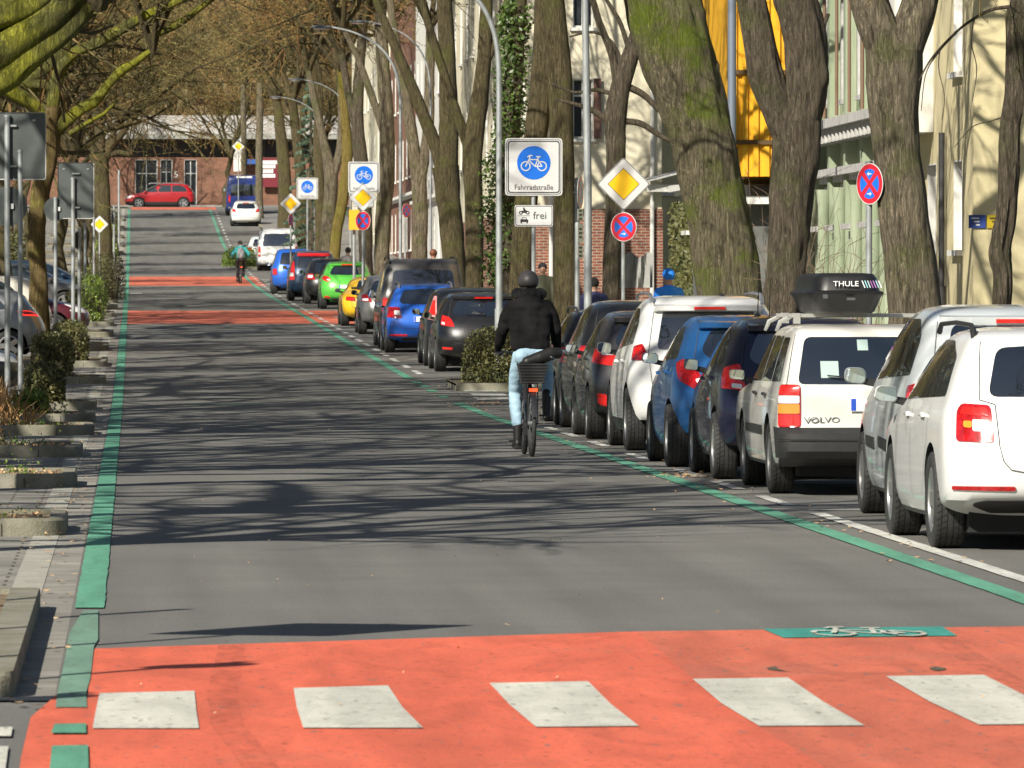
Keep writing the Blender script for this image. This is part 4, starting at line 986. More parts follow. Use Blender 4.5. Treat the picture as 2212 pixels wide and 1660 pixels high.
S = scaled(spec('panel', paint('royal_blue', (.012, .028, .16), metal=.1)), 5.9, 2.25, 2.5); S['lights'] = [('tail_light', [(.86, .85), (.985, .85), (.97, 1.3), (.86, 1.3)], REDB)]
S['rearparts'] = [('light_strip', mirror_poly([(0, 2.36), (.5, 2.36), (.5, 2.46), (0, 2.46)]), P_WHITE)]
put(S, 'panel_van', 'tall royal blue panel van at the top of the hill', y, x, cat='van')
# red car crossing at the far end, seen from its left side, nose to the left
S = scaled(spec('mpv', P_RED, clad=.42), 4.7, 1.84, 1.67); S['R'] = .36; S['spokes'] = 5; S['rails'] = (.8, 3.1, .6, RIM); S['lights'] = [('tail_light', [(.7, .92), (1.05, .94), (1.0, 1.1), (.75, 1.1)], REDL)]
S['front'] = [(.2, .35), (.3, .05), (.5, 0), (.7, .03), (.88, .16), (.98, .62), (1.06, 1.12), (1.12, 1.25), (1.3, 1.55), (1.5, 1.95), (1.6, 2.25), (1.67, 2.6)]
S['dlo'] = [[(.55, 1.12), (1.55, 1.10), (1.55, 1.53), (1.05, 1.54), (.70, 1.42)], [(1.62, 1.10), (2.45, 1.09), (2.45, 1.55), (1.62, 1.55)], [(2.52, 1.09), (3.30, 1.08), (2.85, 1.42), (2.55, 1.55)]]
a = at(422, 432, 495)
Car(S, 'suv_car', 'red sport utility car crossing in front of the brick building', (a.x, 495.5, 7.4), pi/2, 'car', None, rx=0).build()
# left side cars, nosed in from the road
GL = 'cars parked nose in on the left side'
def putl(S, name, label, xe, Y, rear=True, twist=0, cat='car'):
    rz = pi/2 if rear else -pi/2
    x0 = xe if rear else xe-S['L']
    Car(S, name, label, (x0, Y, zg(Y)), rz+twist, cat, GL, rx=0).build()
S = scaled(spec('hatch', P_BLACK), 4.1, 1.75, 1.48); putl(S, 'hatchback_car', 'black car nosing towards the road beside the near left hedge', -1.65, 113, False)
S = scaled(spec('hatch', paint('mid_silver', (.28, .29, .29), metal=.4)), 4.1, 1.75, 1.46); S['lights'] = [('tail_light', [(.4, .9), (.95, .92), (.93, 1.02), (.6, 1.0)], mat('lit_red', (.9, .03, .02), .3, emit=1.2))]; putl(S, 'hatchback_car', 'silver car with glowing red tail light behind the left poles', -1.75, 149)
S = scaled(spec('hatch', P_MAROON), 4.2, 1.78, 1.52); putl(S, 'hatchback_car', 'dark maroon car with its bonnet towards the road on the left', -1.0, 174, False)
S = scaled(spec('hatch', P_BEIGE), 4.2, 1.78, 1.55); S['lights'] = [('tail_light', [(.4, .9), (.95, .92), (.93, 1.02), (.6, 1.0)], REDL)]; putl(S, 'hatchback_car', 'cream car with rounded roof in the middle of the left row', -1.85, 170)
S = scaled(spec('estate', P_GREY), 4.5, 1.78, 1.5); putl(S, 'estate_car', 'grey estate car nosing towards the road further up on the left', -1.05, 220, False)
S = scaled(spec('hatch', P_PETROL), 4.1, 1.75, 1.48); putl(S, 'hatchback_car', 'dark blue car beside the dark left hedge', -.95, 236, False)
# ---------------------------------------------------------------- buildings
CREAM = mat('cream_render', (.62, .54, .31), .9, col2=(.47, .41, .25), vs=.9, bump=.15, bs=60)
PALE = mat('pale_render', (.68, .63, .47), .9, col2=(.58, .53, .39), vs=.7, bump=.15, bs=60)
GREENW = mat('green_render', (.17, .215, .115), .9, col2=(.30, .33, .22), vs=2.2, bump=.3, bs=30, stretch=(1, 1, .25))
GREYW = mat('grey_render', (.27, .28, .25), .9, col2=(.35, .35, .31), vs=1.2, bump=.15, bs=50)
WHITEW = mat('white_render', (.66, .65, .60), .9, col2=(.56, .55, .50), vs=1.2)
YELC = mat('yellow_cladding', (.78, .42, .015), .6, col2=(.66, .33, .01), vs=2, stretch=(1, 1, .1))
BRICK = bricky('red_brick', (.24, .075, .04), (.15, .045, .028), (.30, .25, .19), .25, .083, .012, vert=True, noise_amt=.35)
BRICKF = bricky('orange_brick', (.22, .085, .046), (.155, .056, .033), (.22, .16, .11), .25, .083, .01, vert=True, noise_amt=.3)
TRIM = mat('white_trim', (.68, .67, .62), .7, var=.08, vs=4)
PANE = mat('window_pane', (.03, .035, .04), .06, spec=.8)
DARKM = mat('dark_metal', (.04, .04, .042), .5)
ROOF = mat('roof_tiles', (.12, .055, .04), .8, var=.3, vs=6)
GALV = mat('galvanised_steel', (.34, .36, .36), .5, metal=.4, var=.28, vs=7, stretch=(1, 1, .3))  # mottled tone puts dark patches of shade into the steel colour
ALU = mat('sign_back_grey', (.085, .098, .094), .5, metal=.25, var=.12, vs=3)
def wall_holes(mb, a0, a1, z0, z1, holes, fn, depth=.18):
    """flat wall in (a,z) with recessed openings; fn(a,z,d) -> point, d = depth into the wall"""
    A = sorted(set([a0, a1] + [h[0] for h in holes] + [h[1] for h in holes])); Z = sorted(set([z0, z1] + [h[2] for h in holes] + [h[3] for h in holes]))
    for i in range(len(A)-1):
        for j in range(len(Z)-1):
            am, zm = (A[i]+A[i+1])/2, (Z[j]+Z[j+1])/2
            if any(h[0] < am < h[1] and h[2] < zm < h[3] for h in holes): continue
            mb.add([fn(A[i], Z[j], 0), fn(A[i+1], Z[j], 0), fn(A[i+1], Z[j+1], 0), fn(A[i], Z[j+1], 0)], [(0, 1, 2, 3)])
    for (b0, b1, c0, c1) in holes:
        P = [(b0, c0), (b1, c0), (b1, c1), (b0, c1)]
        mb.add([fn(a, z, 0) for a, z in P]+[fn(a, z, depth+.05) for a, z in P], [(i, (i+1) % 4, (i+1) % 4+4, i+4) for i in range(4)])
def window(root, h, fn, trim=TRIM, sill=True, name='window', cols=2, surround=False):
    b0, b1, c0, c1 = h; D = .16; mb = MB(); t = .06
    def bx(a0_, a1_, z0_, z1_, d0, d1):
        P = [fn(a, z, d) for d in (d0, d1) for a, z in ((a0_, z0_), (a1_, z0_), (a1_, z1_), (a0_, z1_))]
        mb.add(P, [(0, 1, 2, 3), (7, 6, 5, 4), (0, 4, 5, 1), (1, 5, 6, 2), (2, 6, 7, 3), (3, 7, 4, 0)])
    bx(b0, b1, c0, c0+t, D-.04, D); bx(b0, b1, c1-t, c1, D-.04, D); bx(b0, b0+t, c0+t, c1-t, D-.04, D); bx(b1-t, b1, c0+t, c1-t, D-.04, D)
    for k in range(1, cols): a = b0+(b1-b0)*k/cols; bx(a-t/2, a+t/2, c0+t, c1-t, D-.038, D)
    bx(b0+t, b1-t, c0+(c1-c0)*.7, c0+(c1-c0)*.7+.05, D-.036, D)
    if surround:
        for (q0, q1, w0, w1) in ((b0-.14, b0, c0, c1), (b1, b1+.14, c0, c1), (b0-.18, b1+.18, c1, c1+.18)): bx(q0, q1, w0, w1, -.05, .004)
    bx(b0+.002, b0+.022, c0, c1, -.004, D-.04); bx(b1-.022, b1-.002, c0, c1, -.004, D-.04); bx(b0+.022, b1-.022, c1-.022, c1-.002, -.004, D-.04)
    f = mb.build(name, trim, root)
    if sill:
        mb = MB(); s_ = mb
        P = [fn(a, z, d) for d in (-.10, .04) for a, z in ((b0-.08, c0-.09), (b1+.08, c0-.09), (b1+.08, c0-.003), (b0-.08, c0-.003))]
        mb.add(P, [(0, 1, 2, 3), (7, 6, 5, 4), (0, 4, 5, 1), (1, 5, 6, 2), (2, 6, 7, 3), (3, 7, 4, 0)]); mb.build('sill', trim, f)
    mb = MB(); mb.add([fn(b0, c0, D+.01), fn(b1, c0, D+.01), fn(b1, c1, D+.01), fn(b0, c1, D+.01)], [(0, 1, 2, 3)]); mb.build('pane', PANE, f)
def house(name, label, X, y0, y1, H, m, base=None, bh=.9, trim=TRIM, back=10, wins=None, rowz=(1.4, 4.6, 7.8), wh=1.9, ww=1.1, n=4, pil=False, cornice=True, end_holes=(), endm=None, roof=True, door=None, xr=None, fholes=None, surround=False, pm=None):
    zb = zg(y0) if y0 < 500 else 7.6
    zb = min(zb, zg(y1))-.1
    root = thing(name, label, 'building', (X, y0, zb)); Lh = y1-y0
    S_ = lambda a, z, d: Vector((d, a, z)); Fn = lambda a, z, d: Vector((a, d, z))
    holes = []
    for k in range(n):
        a = Lh*(k+.5)/n
        for r in rowz:
            if r+wh < H: holes.append((a-ww/2, a+ww/2, r, r+wh))
    if fholes is not None: holes = list(fholes)
    if door is not None: a = Lh*door; holes = [h for h in holes if not (h[0] < a+.9 and h[1] > a-.9 and h[2] < 3)]; 
    mb = MB(); wall_holes(mb, 0, Lh, 0, H, holes, S_); wall_holes(mb, 0, back, 0, H, list(end_holes), Fn)
    mb.add([(back, 0, 0), (back, Lh, 0), (back, Lh, H), (back, 0, H)], [(0, 1, 2, 3)]); mb.add([(0, Lh, 0), (back, Lh, 0), (back, Lh, H), (0, Lh, H)], [(0, 1, 2, 3)])
    mb.build('wall', m, root)
    for h in holes: window(root, h, S_, trim, surround=surround)
    for h in end_holes: window(root, h, Fn, trim)
    if base:
        mb = MB(); mb.box((-.03+back/2, Lh/2, bh/2), (back+.12, Lh+.08, bh)); mb.build('plinth', base, root)
    if cornice:
        for z in ((3.9,) if H > 6 else ()) + (H-.2,):
            mb = MB(); mb.box((-.09+back/2, Lh/2, z), (back+.36, Lh+.2, .14)); mb.box((-.03+back/2, Lh/2, z-.12), (back+.2, Lh+.12, .10)); mb.build('cornice', trim, root)
    if pil:
        for k in range(n+1):
            a = Lh*k/n; a = min(max(a, .25), Lh-.25)
            mb = MB(); mb.box((-.09, a, H/2), (.2, .4, H-.6)); mb.lathe([(.14, .2), (.12, .6), (.11, 3.3), (.15, 3.6)], 12, (-.27, a, 0)); mb.build('pilaster', pm or m, root, smooth=30)
    if door is not None:
        a = Lh*door; mb = MB(); mb.box((-.03, a, 1.2), (.08, 1.1, 2.3)); d = mb.build('door', mat('door_wood', (.09, .05, .03), .5), root)
        mb = MB(); mb.ball((-.1, a+.4, 1.1), .04, 8, 6); mb.build('handle', CHR, d)
        mb = MB(); mb.box((-.5, a, 2.7), (1.0, 1.6, .1)); mb.build('door_canopy', trim, root)
    if roof:
        mb = MB(); mb.add([(-.5, -.3, H), (-.5, Lh+.3, H), (back/2, Lh+.3, H+3.2), (back/2, -.3, H+3.2), (back+.5, -.3, H), (back+.5, Lh+.3, H)], [(0, 3, 2, 1), (3, 4, 5, 2), (0, 4, 3), (1, 2, 5)]); mb.build('roof', ROOF, root)
    return root
# near cream house: end wall to the camera, narrow street front with a hanging bay
h1 = house('town_house', 'cream rendered house at the right edge with white hanging bay and house sign', 12.75, 112, 121.3, 12, CREAM, mat('plinth_stone', (.30, .28, .22), .9, var=.15, vs=3), .5, fholes=[(1.5, 2.7, 2.45, 3.84), (1.5, 2.7, 5.2, 7.0), (5.2, 6.5, 2.1, 3.85)], cornice=False)
mb = MB(); P = []
for k in range(9): g = pi/2+pi*k/8*.999; P.append((.62*cos(g)*1.0, .62+.0+.62*sin(g)))
P = roundpoly([(0, 0), (-.62, 0), (-.62, 2.2), (0, 2.2)], [.01, .25, .25, .01], 5)
V = [(x, 5.6+y, z) for z in (4.35, 4.42, 11.5) for x, y in P]; n_ = len(P)
mb.add(V, [(j*n_+i, j*n_+(i+1) % n_, (j+1)*n_+(i+1) % n_, (j+1)*n_+i) for j in range(2) for i in range(n_)]+[tuple(range(n_))]); mb.build('hanging_bay', WHITEW, h1, smooth=40)
mb = MB(); mb.tube([(-.08, 3.7, 0), (-.08, 3.7, 4.3)], .05, 10); mb.tube([(-.08, 3.7, 0), (-.08, 3.7, 1.9)], .065, 10); mb.build('downpipe', DARKM, h1, smooth=True)
p = at(2132, 479, 111.9) - h1.location
for k, (dx, c, nm) in enumerate(((-.14, (.02, .05, .22), 'blue_plaque'), (.14, (.55, .40, .02), 'yellow_plaque'))):
    mb = MB(); mb.box((p.x+dx, -.02, p.z), (.26, .02, .20)); o = mb.build(nm, mat(nm, c, .5), h1)
    t_ = 'NO 7\n24' if k == 0 else 'KITA\n10'
    mb = MB()
    for j, zz in enumerate((.05, 0, -.05)): mb.box((p.x+dx-.03+.02*j, -.034, p.z+zz), (.12-.03*j, .004, .022))
    mb.build('plaque_marks', mat('plaque_marks%d' % k, (.6, .6, .55) if k == 0 else (.08, .06, .02), .5), o)
# green house
h2 = house('town_house', 'green town house with tall pilasters and white cornices behind the turned no stopping sign', 12.75, 121.4, 136.5, 13, GREENW, GREYW, .6, rowz=(1.5, 5.2, 8.8), wh=2.0, n=5, pil=True, cornice=True, surround=True, pm=mat('pilaster_render', (.33, .37, .26), .9, col2=(.24, .29, .19), vs=3, stretch=(1, 1, .2), bump=.3, bs=30), trim=mat('grey_trim', (.44, .43, .41), .8, var=.2, vs=4))
mb = MB()
for k in range(6): mb = MB(); mb.tube([(-.42, 1.2+k*2.3, 4.85), (-.42, 1.2+k*2.3, 12.6)], .03, 8); mb.build('corner_bar', mat('rail_brown', (.17, .10, .06), .6), h2)
mb = MB(); mb.box((-.28, 7.4, 4.72), (.56, 14.2, .16)); mb.box((-.22, 7.4, 4.58), (.42, 14.0, .12))
for k in range(20): mb.box((-.30, .7+k*.7, 4.47), (.36, .14, .12))
mb.build('balcony_slab', MATS['grey_trim'], h2)
for k in range(5): mb = MB(); mb.box((-.10, 1.5+k*3.02, 2.75), (.18, 1.5, .14)); mb.box((-.16, 1.5+k*3.02, 2.9), (.34, 1.7, .10)); mb.build('window_hood', MATS['grey_trim'], h2)
# yellow clad volume above a dark base
r_ = thing('clad_building', 'bright yellow ribbed cladding volume standing over a dark garage', 'building', (12.15, 150, zg(150)))
mb = MB(); z0, z1 = at(0, 380, 150).z-zg(150), 15; P = [(0, 0)]; x = 0
poly = []
while x < 2.3: poly += [(x, 0), (x+.10, 0), (x+.12, .05), (x+.2, .05), (x+.22, 0)]; x += .22
mb2 = []; nn = len(poly)
V = [(a, b, z0) for a, b in poly] + [(a, b, z1) for a, b in poly]
mb.add(V, [(i, i+1, nn+i+1, nn+i) for i in range(nn-1)]); mb.add([(0, 0, z0), (0, 12, z0), (0, 12, z1), (0, 0, z1)], [(0, 1, 2, 3)]); mb.add([(2.4, 0, z0), (2.4, 12, z0), (2.4, 12, z1), (2.4, 0, z1)], [(0, 1, 2, 3)]); mb.add([(0, 0, z0), (0, 12, z0), (2.4, 12, z0), (2.4, 0, z0)], [(0, 1, 2, 3)])
mb.build('cladding', YELC, r_)
for z in (at(0, 306, 150).z, at(0, 154, 150).z): mb = MB(); mb.box((1.1, -.03, z-zg(150)), (2.4, .05, .09)); mb.build('cladding_joint', mat('joint_brown', (.10, .06, .02), .8), r_)
mb = MB(); mb.box((3.3, 6, z0/2-.2), (6.4, 11.6, z0-.4)); mb.build('garage_wall', mat('dark_render', (.09, .095, .09), .9, col2=(.16, .165, .15), vs=1.2), r_)
mb = MB(); mb.box((3.0, -.1, z0-.50), (7, .5, .13)); mb.build('garage_fascia', TRIM, r_)
mb = MB()
for k in range(9): mb.box((.3+k*.7, .14, 1.35), (.05, .05, 2.4))
mb.build('garage_slats', GREYW, r_)
mb = MB(); mb.box((8, 6, 7.5), (7, 12, 15)); mb.build('rear_wall', PALE, r_)
h3 = house('town_house', 'grey green house with ivy covered front behind the big mossy tree', 13.6, 163, 184, 12, GREYW, None, n=5, rowz=(1.2, 4.6, 8), door=.3)
# brick and cream house, end wall to the camera
Yb = 208; X0 = gx(1142, Yb); s_ = FP/Yb
def bxz(px, py): q = at(px, py, Yb); return q.x-X0, q.z-(min(zg(208), zg(262))-.1)
w1 = bxz(1236, 300); w2 = bxz(1282, 170); w3 = bxz(1236, 60); w4 = bxz(1282, -60)
h4 = house('brick_house', 'cream house with red brick ground floor behind the sign poles', X0, Yb, 262, 14, PALE, BRICK, bxz(1200, 452)[1], back=3.75, n=12, rowz=(.9, 5, 8.6), cornice=False, end_holes=[(w1[0], w2[0], w1[1], w2[1]), (w1[0], w2[0], w3[1], w4[1])])
mb = MB(); q0 = bxz(1408, 452)
for k in (bxz(1190, 0)[0], q0[0]): mb.tube([(k, -.14, 0), (k, -.14, 12)], .06, 8)
mb.build('downpipe', WHITEW, h4, smooth=True)
mb = MB()
for (px0, px1) in ((1222, 1236), (1282, 1298)):
    a, z = bxz(px0, 300); b, z2 = bxz(px1, 170); mb.box(((a+b)/2, -.12, (z+z2)/2), (b-a, .05, z2-z))
mb.build('shutters', mat('shutter_brown', (.14, .07, .05), .6), h4)
mb = MB(); a, z = bxz(1425, 400); mb.add([(a-.5, -.8, z+.05), (a+.7, -.8, z+.35), (a+.7, -.2, z+.45), (a-.5, -.2, z+.15)], [(0, 1, 2, 3)]); mb.box((a+.1, -.5, z-.1), (1.0, .05, .2)); mb.build('canopy', WHITEW, h4)
# grey fabric cover hung over the fence by the brick wall
rng = random.Random(5)
mb = MB(); K = 14; V = []
Yc = 190; 
for j in range(8):
    for k in range(K+1):
        a = at(1320+k*90/K, 0, Yc).x; sag = .16*sin(pi*k/K*2.2)**2
        z = zg(Yc)+ (at(0, 545+j*11, Yc).z-zg(Yc)) - sag*(1-j/7)*.8; V.append((a, Yc+.10*sin(k*1.7+j*.3), z))
mb.add(V, [(j*(K+1)+k, j*(K+1)+k+1, (j+1)*(K+1)+k+1, (j+1)*(K+1)+k) for j in range(7) for k in range(K)])
tag(mb.build('tarpaulin', mat('tarp_grey', (.28, .28, .26), .8, var=.1, vs=5), smooth=60), 'grey fabric cover hanging in folds in front of the brick wall', 'cover')
# further houses
house('town_house', 'pale yellow house right behind the ivy covered tree', 13.0, 265, 292, 14, CREAM, n=7, rowz=(1.3, 4.8, 8.2), door=.5)
house('town_house', 'white stucco house with balconies, seen beyond the curved lamp posts', 12.6, 294, 330, 14, WHITEW, n=8, rowz=(1.3, 4.8, 8.2))
house('town_house', 'brick house far up the street on the right', 13.2, 334, 380, 14, BRICKF, n=9, rowz=(1.3, 4.8, 8.2))
house('town_house', 'pale house near the top of the hill behind the spruce', 13.0, 384, 440, 14, PALE, n=10, rowz=(1.3, 4.8, 8.2))
# ---- building across the end of the street
fb = thing('brick_building', 'brick shop building with white roof band closing the end of the street', 'building', (-12, 508, 7.6))
def fx(px): return at(px, 0, 508).x+12
def fz(py): return at(0, py, 508).z-7.6
Fb = lambda a, z, d: Vector((a, d, z))
holes = [(fx(292), fx(340), .05, fz(345)), (fx(340)+.2, fx(372), .4, fz(345)), (fx(398), fx(425), .05, fz(345)), (1, 3.4, .4, fz(345))]
mb = MB(); wall_holes(mb, 0, 60, 0, fz(340), holes, Fb, .4)
mb.build('wall', BRICKF, fb)
for h in holes: window(fb, h, Fb, mat('frame_grey', (.5, .5, .48), .5), sill=False, name='shop_window')
mb = MB(); wall_holes(mb, 0, 60, fz(340), fz(292), [], lambda a, z, d: Vector((a, d+.6, z))); mb.add([(0, 0, fz(340)), (60, 0, fz(340)), (60, .6, fz(340)), (0, .6, fz(340))], [(0, 1, 2, 3)]); mb.build('upper_glazing', mat('dark_glazing', (.025, .022, .02), .3), fb)
for k in range(24): mb = MB(); mb.box((1+k*2.5, .55, (fz(340)+fz(292))/2), (.12, .08, fz(292)-fz(340))); mb.build('mullion', mat('frame_brown', (.08, .06, .05), .6), fb)
mb = MB(); mb.box((30, .2, (fz(292)+fz(250))/2), (61, 2.2, fz(250)-fz(292))); mb.build('roof_band', mat('white_band', (.42, .41, .39), .7, var=.1, vs=.7), fb)
mb = MB(); mb.box((30, -.75, fz(292)-.1), (61, .5, .35)); mb.build('soffit', GREYW, fb)
mb = MB(); mb.box((fx(582), -.5, fz(373)), (fx(600)-fx(563), .2, fz(342)-fz(405))); bd = mb.build('sign_board', mat('maroon_board', (.16, .015, .025), .5), fb)
mb = MB()
rg = random.Random(3)
for k, (py, w_) in enumerate(((351, 1.02), (360, .90), (370, .72), (380, .88))):
    x = fx(566); mb = MB()
    while x < fx(566)+w_: q_ = rg.uniform(.09, .16); mb.box((x+q_/2, -.62, fz(py)), (q_, .03, .25)); x += q_+.025
    mb.build('lettering', WLT, bd)
mb = MB(); mb.box((fx(543), -1.3, fz(350)), (.62, .1, .32)); mb.build('blue_sign', mat('board_blue', (.03, .10, .32), .5), fb)
mb = MB(); mb.box((fx(517), -1.2, fz(335)), (.85, .12, fz(300)-fz(372))); mb.build('totem_panel', WHITEW, fb)
mb = MB(); o = link_mesh('number', text_mesh('5', .6, WLT, depth=.01), fb); o.matrix_local = Matrix.Translation((fx(380), -.02, fz(378))) @ FACE
# apartment block behind it
ab = thing('apartment_block', 'beige apartment block showing through the twigs above the brick building', 'building', (-30, 545, 7.6))
mb = MB(); hs = []
for k in range(16):
    for r in range(6): hs.append((14+k*3.4, 15.6+k*3.4, 8+r*3.1, 9.6+r*3.1))
wall_holes(mb, 0, 92, 0, 31, hs, Fb, .2); mb.build('wall', mat('beige_render', (.26, .20, .11), .9, col2=(.17, .14, .075), vs=.3), ab)
for (a_, b_, c_, d_) in hs:
    mb = MB(); mb.add([Fb(a_, c_, .15), Fb(b_, c_, .15), Fb(b_, d_, .15), Fb(a_, d_, .15)], [(0, 1, 2, 3)]); mb.build('window', PANE, ab)
# ---------------------------------------------------------------- signs and lamps
SW = mat('sign_white', (.60, .60, .59), .35, coat=.4, var=.03, vs=3)
SB = mat('sign_blue', (.008, .14, .62), .35, coat=.4)
SR = mat('sign_red', (.66, .012, .03), .35, coat=.4)
SY = mat('sign_yellow', (.88, .52, .01), .35, coat=.4, var=.06, vs=4)
SK = mat('sign_black', (.02, .02, .02), .5)
def plate(mb, poly, y, th=.003, mi=0): mb.prism(poly, th, lambda x, yy, z: (x, yy+y, z), mi)
def frame(mb, P, Q, y, mi=0):
    n = len(P); mb.add([(x, y, z) for x, z in P]+[(x, y, z) for x, z in Q], [(i, (i+1) % n, n+(i+1) % n, n+i) for i in range(n)], mi)
def rect(w, h, r, cz=0): return [(x, z+cz) for x, z in roundpoly([(-w/2, -h/2), (w/2, -h/2), (w/2, h/2), (-w/2, h/2)], r, 4)]
def disc(r, cz=0, n=32): return [(r*cos(2*pi*k/n), cz+r*sin(2*pi*k/n)) for k in range(n)]
def post(root, H, r=.032, z0=0, m=None):
    mb = MB(); mb.tube([(0, .05, z0), (0, .05, H)], r, 12); mb.lathe([(r*1.15, H-.03), (r*1.15, H+.006), (.001, H+.012)], 12, (0, .05, 0)); return mb.build('pole', m or GALV, root, smooth=35)
def clamp(root, z, w=.12):
    mb = MB(); mb.box((0, .05, z), (w, .085, .03)); mb.build('clamp', GALV, root)
def bike_sign(root, cz, k=1.0):
    w = .84*k; mb = MB(); plate(mb, rect(w, w, .06*k, cz), 0); o = mb.build('sign_plate', SW, root)
    mb = MB(); frame(mb, rect(w*.955, w*.955, .05*k, cz), rect(w*.935, w*.935, .045*k, cz), -.002); frame(mb, rect(w*.905, w*.905, .045*k, cz), rect(w*.87, w*.87, .04*k, cz), -.002); mb.build('border', SK, o)
    mb = MB(); plate(mb, disc(.245*k, cz+.06*k), -.004, .003); b = mb.build('blue_disc', SB, o)
    mb = MB(); strokes(mb, BIKE, .085, lambda x, y: (x*.192*k, -.006, cz+.065*k+y*.192*k), 0, (0, -.0003, 0)); mb.build('bicycle_symbol', SW, b)
    t = link_mesh('lettering', text_mesh('Fahrradstraße', .108*k, mat('letter_dark', (.06, .06, .06), .5)), o); t.matrix_local = Matrix.Translation((0, -.004, cz-.30*k)) @ FACE @ Matrix.Diagonal((.94, 1.0, 1, 1))
    clamp(root, cz+.25*k); clamp(root, cz-.25*k)
def frei(root, cz, k=1.0):
    mb = MB(); plate(mb, rect(.56*k, .31*k, .03, cz), 0); o = mb.build('supplementary_plate', SW, root)
    mb = MB(); frame(mb, rect(.54*k, .29*k, .03, cz), rect(.522*k, .272*k, .025, cz), -.002); mb.build('border', SK, o)
    mb = MB(); c = -.14*k
    for dx in (-.05, .05): frame(mb, [(c+dx*k+x, z) for x, z in disc(.028*k, cz+.045*k, 14)], [(c+dx*k+x, z) for x, z in disc(.014*k, cz+.045*k, 14)], -.003)
    mb.add([(c+x*k, -.003, cz+z*k) for x, z in ((-.04, .045), (.02, .04), (.055, .065), (.02, .085), (-.035, .07))], [(0, 1, 2, 3, 4)])
    mb.add([(c+x*k, -.0035, cz+z*k) for x, z in ((-.01, .07), (.03, .07), (.0, .12), (-.02, .12))], [(0, 1, 2, 3)])
    mb.add([(c-.09*k, -.003, cz-.002), (c+.09*k, -.003, cz-.002), (c+.09*k, -.003, cz+.003), (c-.09*k, -.003, cz+.003)], [(0, 1, 2, 3)])
    mb.add([(c+x*k, -.003, cz+z*k) for x, z in ((-.055, -.09), (.055, -.09), (.06, -.06), (.035, -.05), (-.035, -.05), (-.06, -.06))], [(0, 1, 2, 3, 4, 5)])
    frame(mb, [(c+x*k, cz+z*k) for x, z in ((-.042, -.055), (.042, -.055), (.03, -.022), (-.03, -.022))], [(c+x*k, cz+z*k) for x, z in ((-.032, -.05), (.032, -.05), (.024, -.03), (-.024, -.03))], -.003)
    for s2 in (-1, 1): mb.add([(c+s2*x*k, -.003, cz+z*k) for x, z in ((.032, -.11), (.052, -.11), (.052, -.085), (.032, -.085))], [(0, 1, 2, 3)])
    mb.build('vehicle_symbols', SK, o)
    t = link_mesh('lettering', text_mesh('frei', .15*k, MATS['letter_dark']), o); t.matrix_local = Matrix.Translation((.09*k, -.004, cz)) @ FACE
    clamp(root, cz)
def diamond(root, cz, k=1.0):
    d = .445*k; sq = lambda r, q=.02: [(x, z+cz) for x, z in roundpoly([(0, -r), (r, 0), (0, r), (-r, 0)], q, 3)]
    mb = MB(); plate(mb, sq(d, .05), 0); o = mb.build('sign_plate', SW, root)
    mb = MB(); frame(mb, sq(d*.985, .045), sq(d*.955, .04), -.002); frame(mb, sq(d*.60, .01), sq(d*.575, .01), -.003); mb.build('border', SK, o)
    mb = MB(); plate(mb, sq(d*.575, .01), -.004, .003); mb.build('yellow_field', SY, o)
    clamp(root, cz+.1); clamp(root, cz-.12)
def nostop(root, cz, r=.21, up=None, down=None, nm='round_sign'):
    mb = MB(); plate(mb, disc(r, cz, 40), 0, .004); o = mb.build(nm, SW, root)
    mb = MB(); plate(mb, disc(r*.955, cz, 40), -.002, .001); rd = mb.build('red_field', SR, o)
    mb = MB(); a = r*.72
    for k in range(4):
        g = pi/2*k; P = []
        for j in range(9): t = g-pi/4+.19+(pi/2-.38)*j/8; P.append((a*cos(t), cz+a*sin(t)))
        P.append((r*.16*cos(g), cz+r*.16*sin(g))); mb.add([(x, -.004, z) for x, z in P], [tuple(range(len(P)))])
    mb.build('blue_field', SB, rd)
    mb = MB()
    for z, dr in ((cz+r*.48, up), (cz-r*.48, down)):
        if dr: 
            mb.add([(dr*x*r, -.006, z+y*r) for x, y in ((-.16, -.03), (.05, -.03), (.05, .03), (-.16, .03))], [(0, 1, 2, 3)]); mb.add([(dr*x*r, -.006, z+y*r) for x, y in ((.02, -.12), (.19, 0), (.02, .12), (.06, 0))], [(0, 1, 2, 3)])
    if mb.f: mb.build('arrow', SW, rd)
    clamp(root, cz)
def signpost(label, px, Y, rz=0, X=None, group=None, name='traffic_sign'):
    x = X if X is not None else gx(px, Y); return thing(name, label, 'sign', (x, Y, zg(Y)+(.12 if x > 7.5 else 0)), rz, group=group)
def hz(py, Y, x=0): return at(0, py, Y).z-zg(Y)-(.12 if x > 7.5 else 0)
G1 = 'bicycle street signs on poles'; G2 = 'yellow priority diamonds'
r = signpost('large bicycle street sign with small frei plate beneath, directly above the cyclist', 1153, 108, .03)
post(r, hz(300, 108)); bike_sign(r, hz(360, 108)); frei(r, hz(466, 108))
r = signpost('large yellow priority diamond over a small round no stopping sign with right arrow', 1347, 118.7, .06)
post(r, hz(345, 118.7, 8)); diamond(r, hz(397, 118.7, 8), .97)
e = empty('round_sign', (0, -.01, 0), -.62); e.parent = r; nostop(e, hz(490, 118.7, 8), .235, None, 1, 'sign_face')
r = signpost('tall oval looking no stopping sign turned sideways with two arrows, right of the roof box', 1878, 81, 0, group=None)
e = empty('round_sign', (0, -.03, 0), -.98); e.parent = r; nostop(e, hz(420, 81), .228, -1, 1, 'sign_face'); post(r, hz(372, 81), .036)
r = signpost('narrow edge on no stopping sign with stacked information plates beside the straight lamp post', 1254, 108.5, 1.32)
post(r, hz(385, 108.5, 6), .036); nostop(r, hz(415, 108.5), .24)
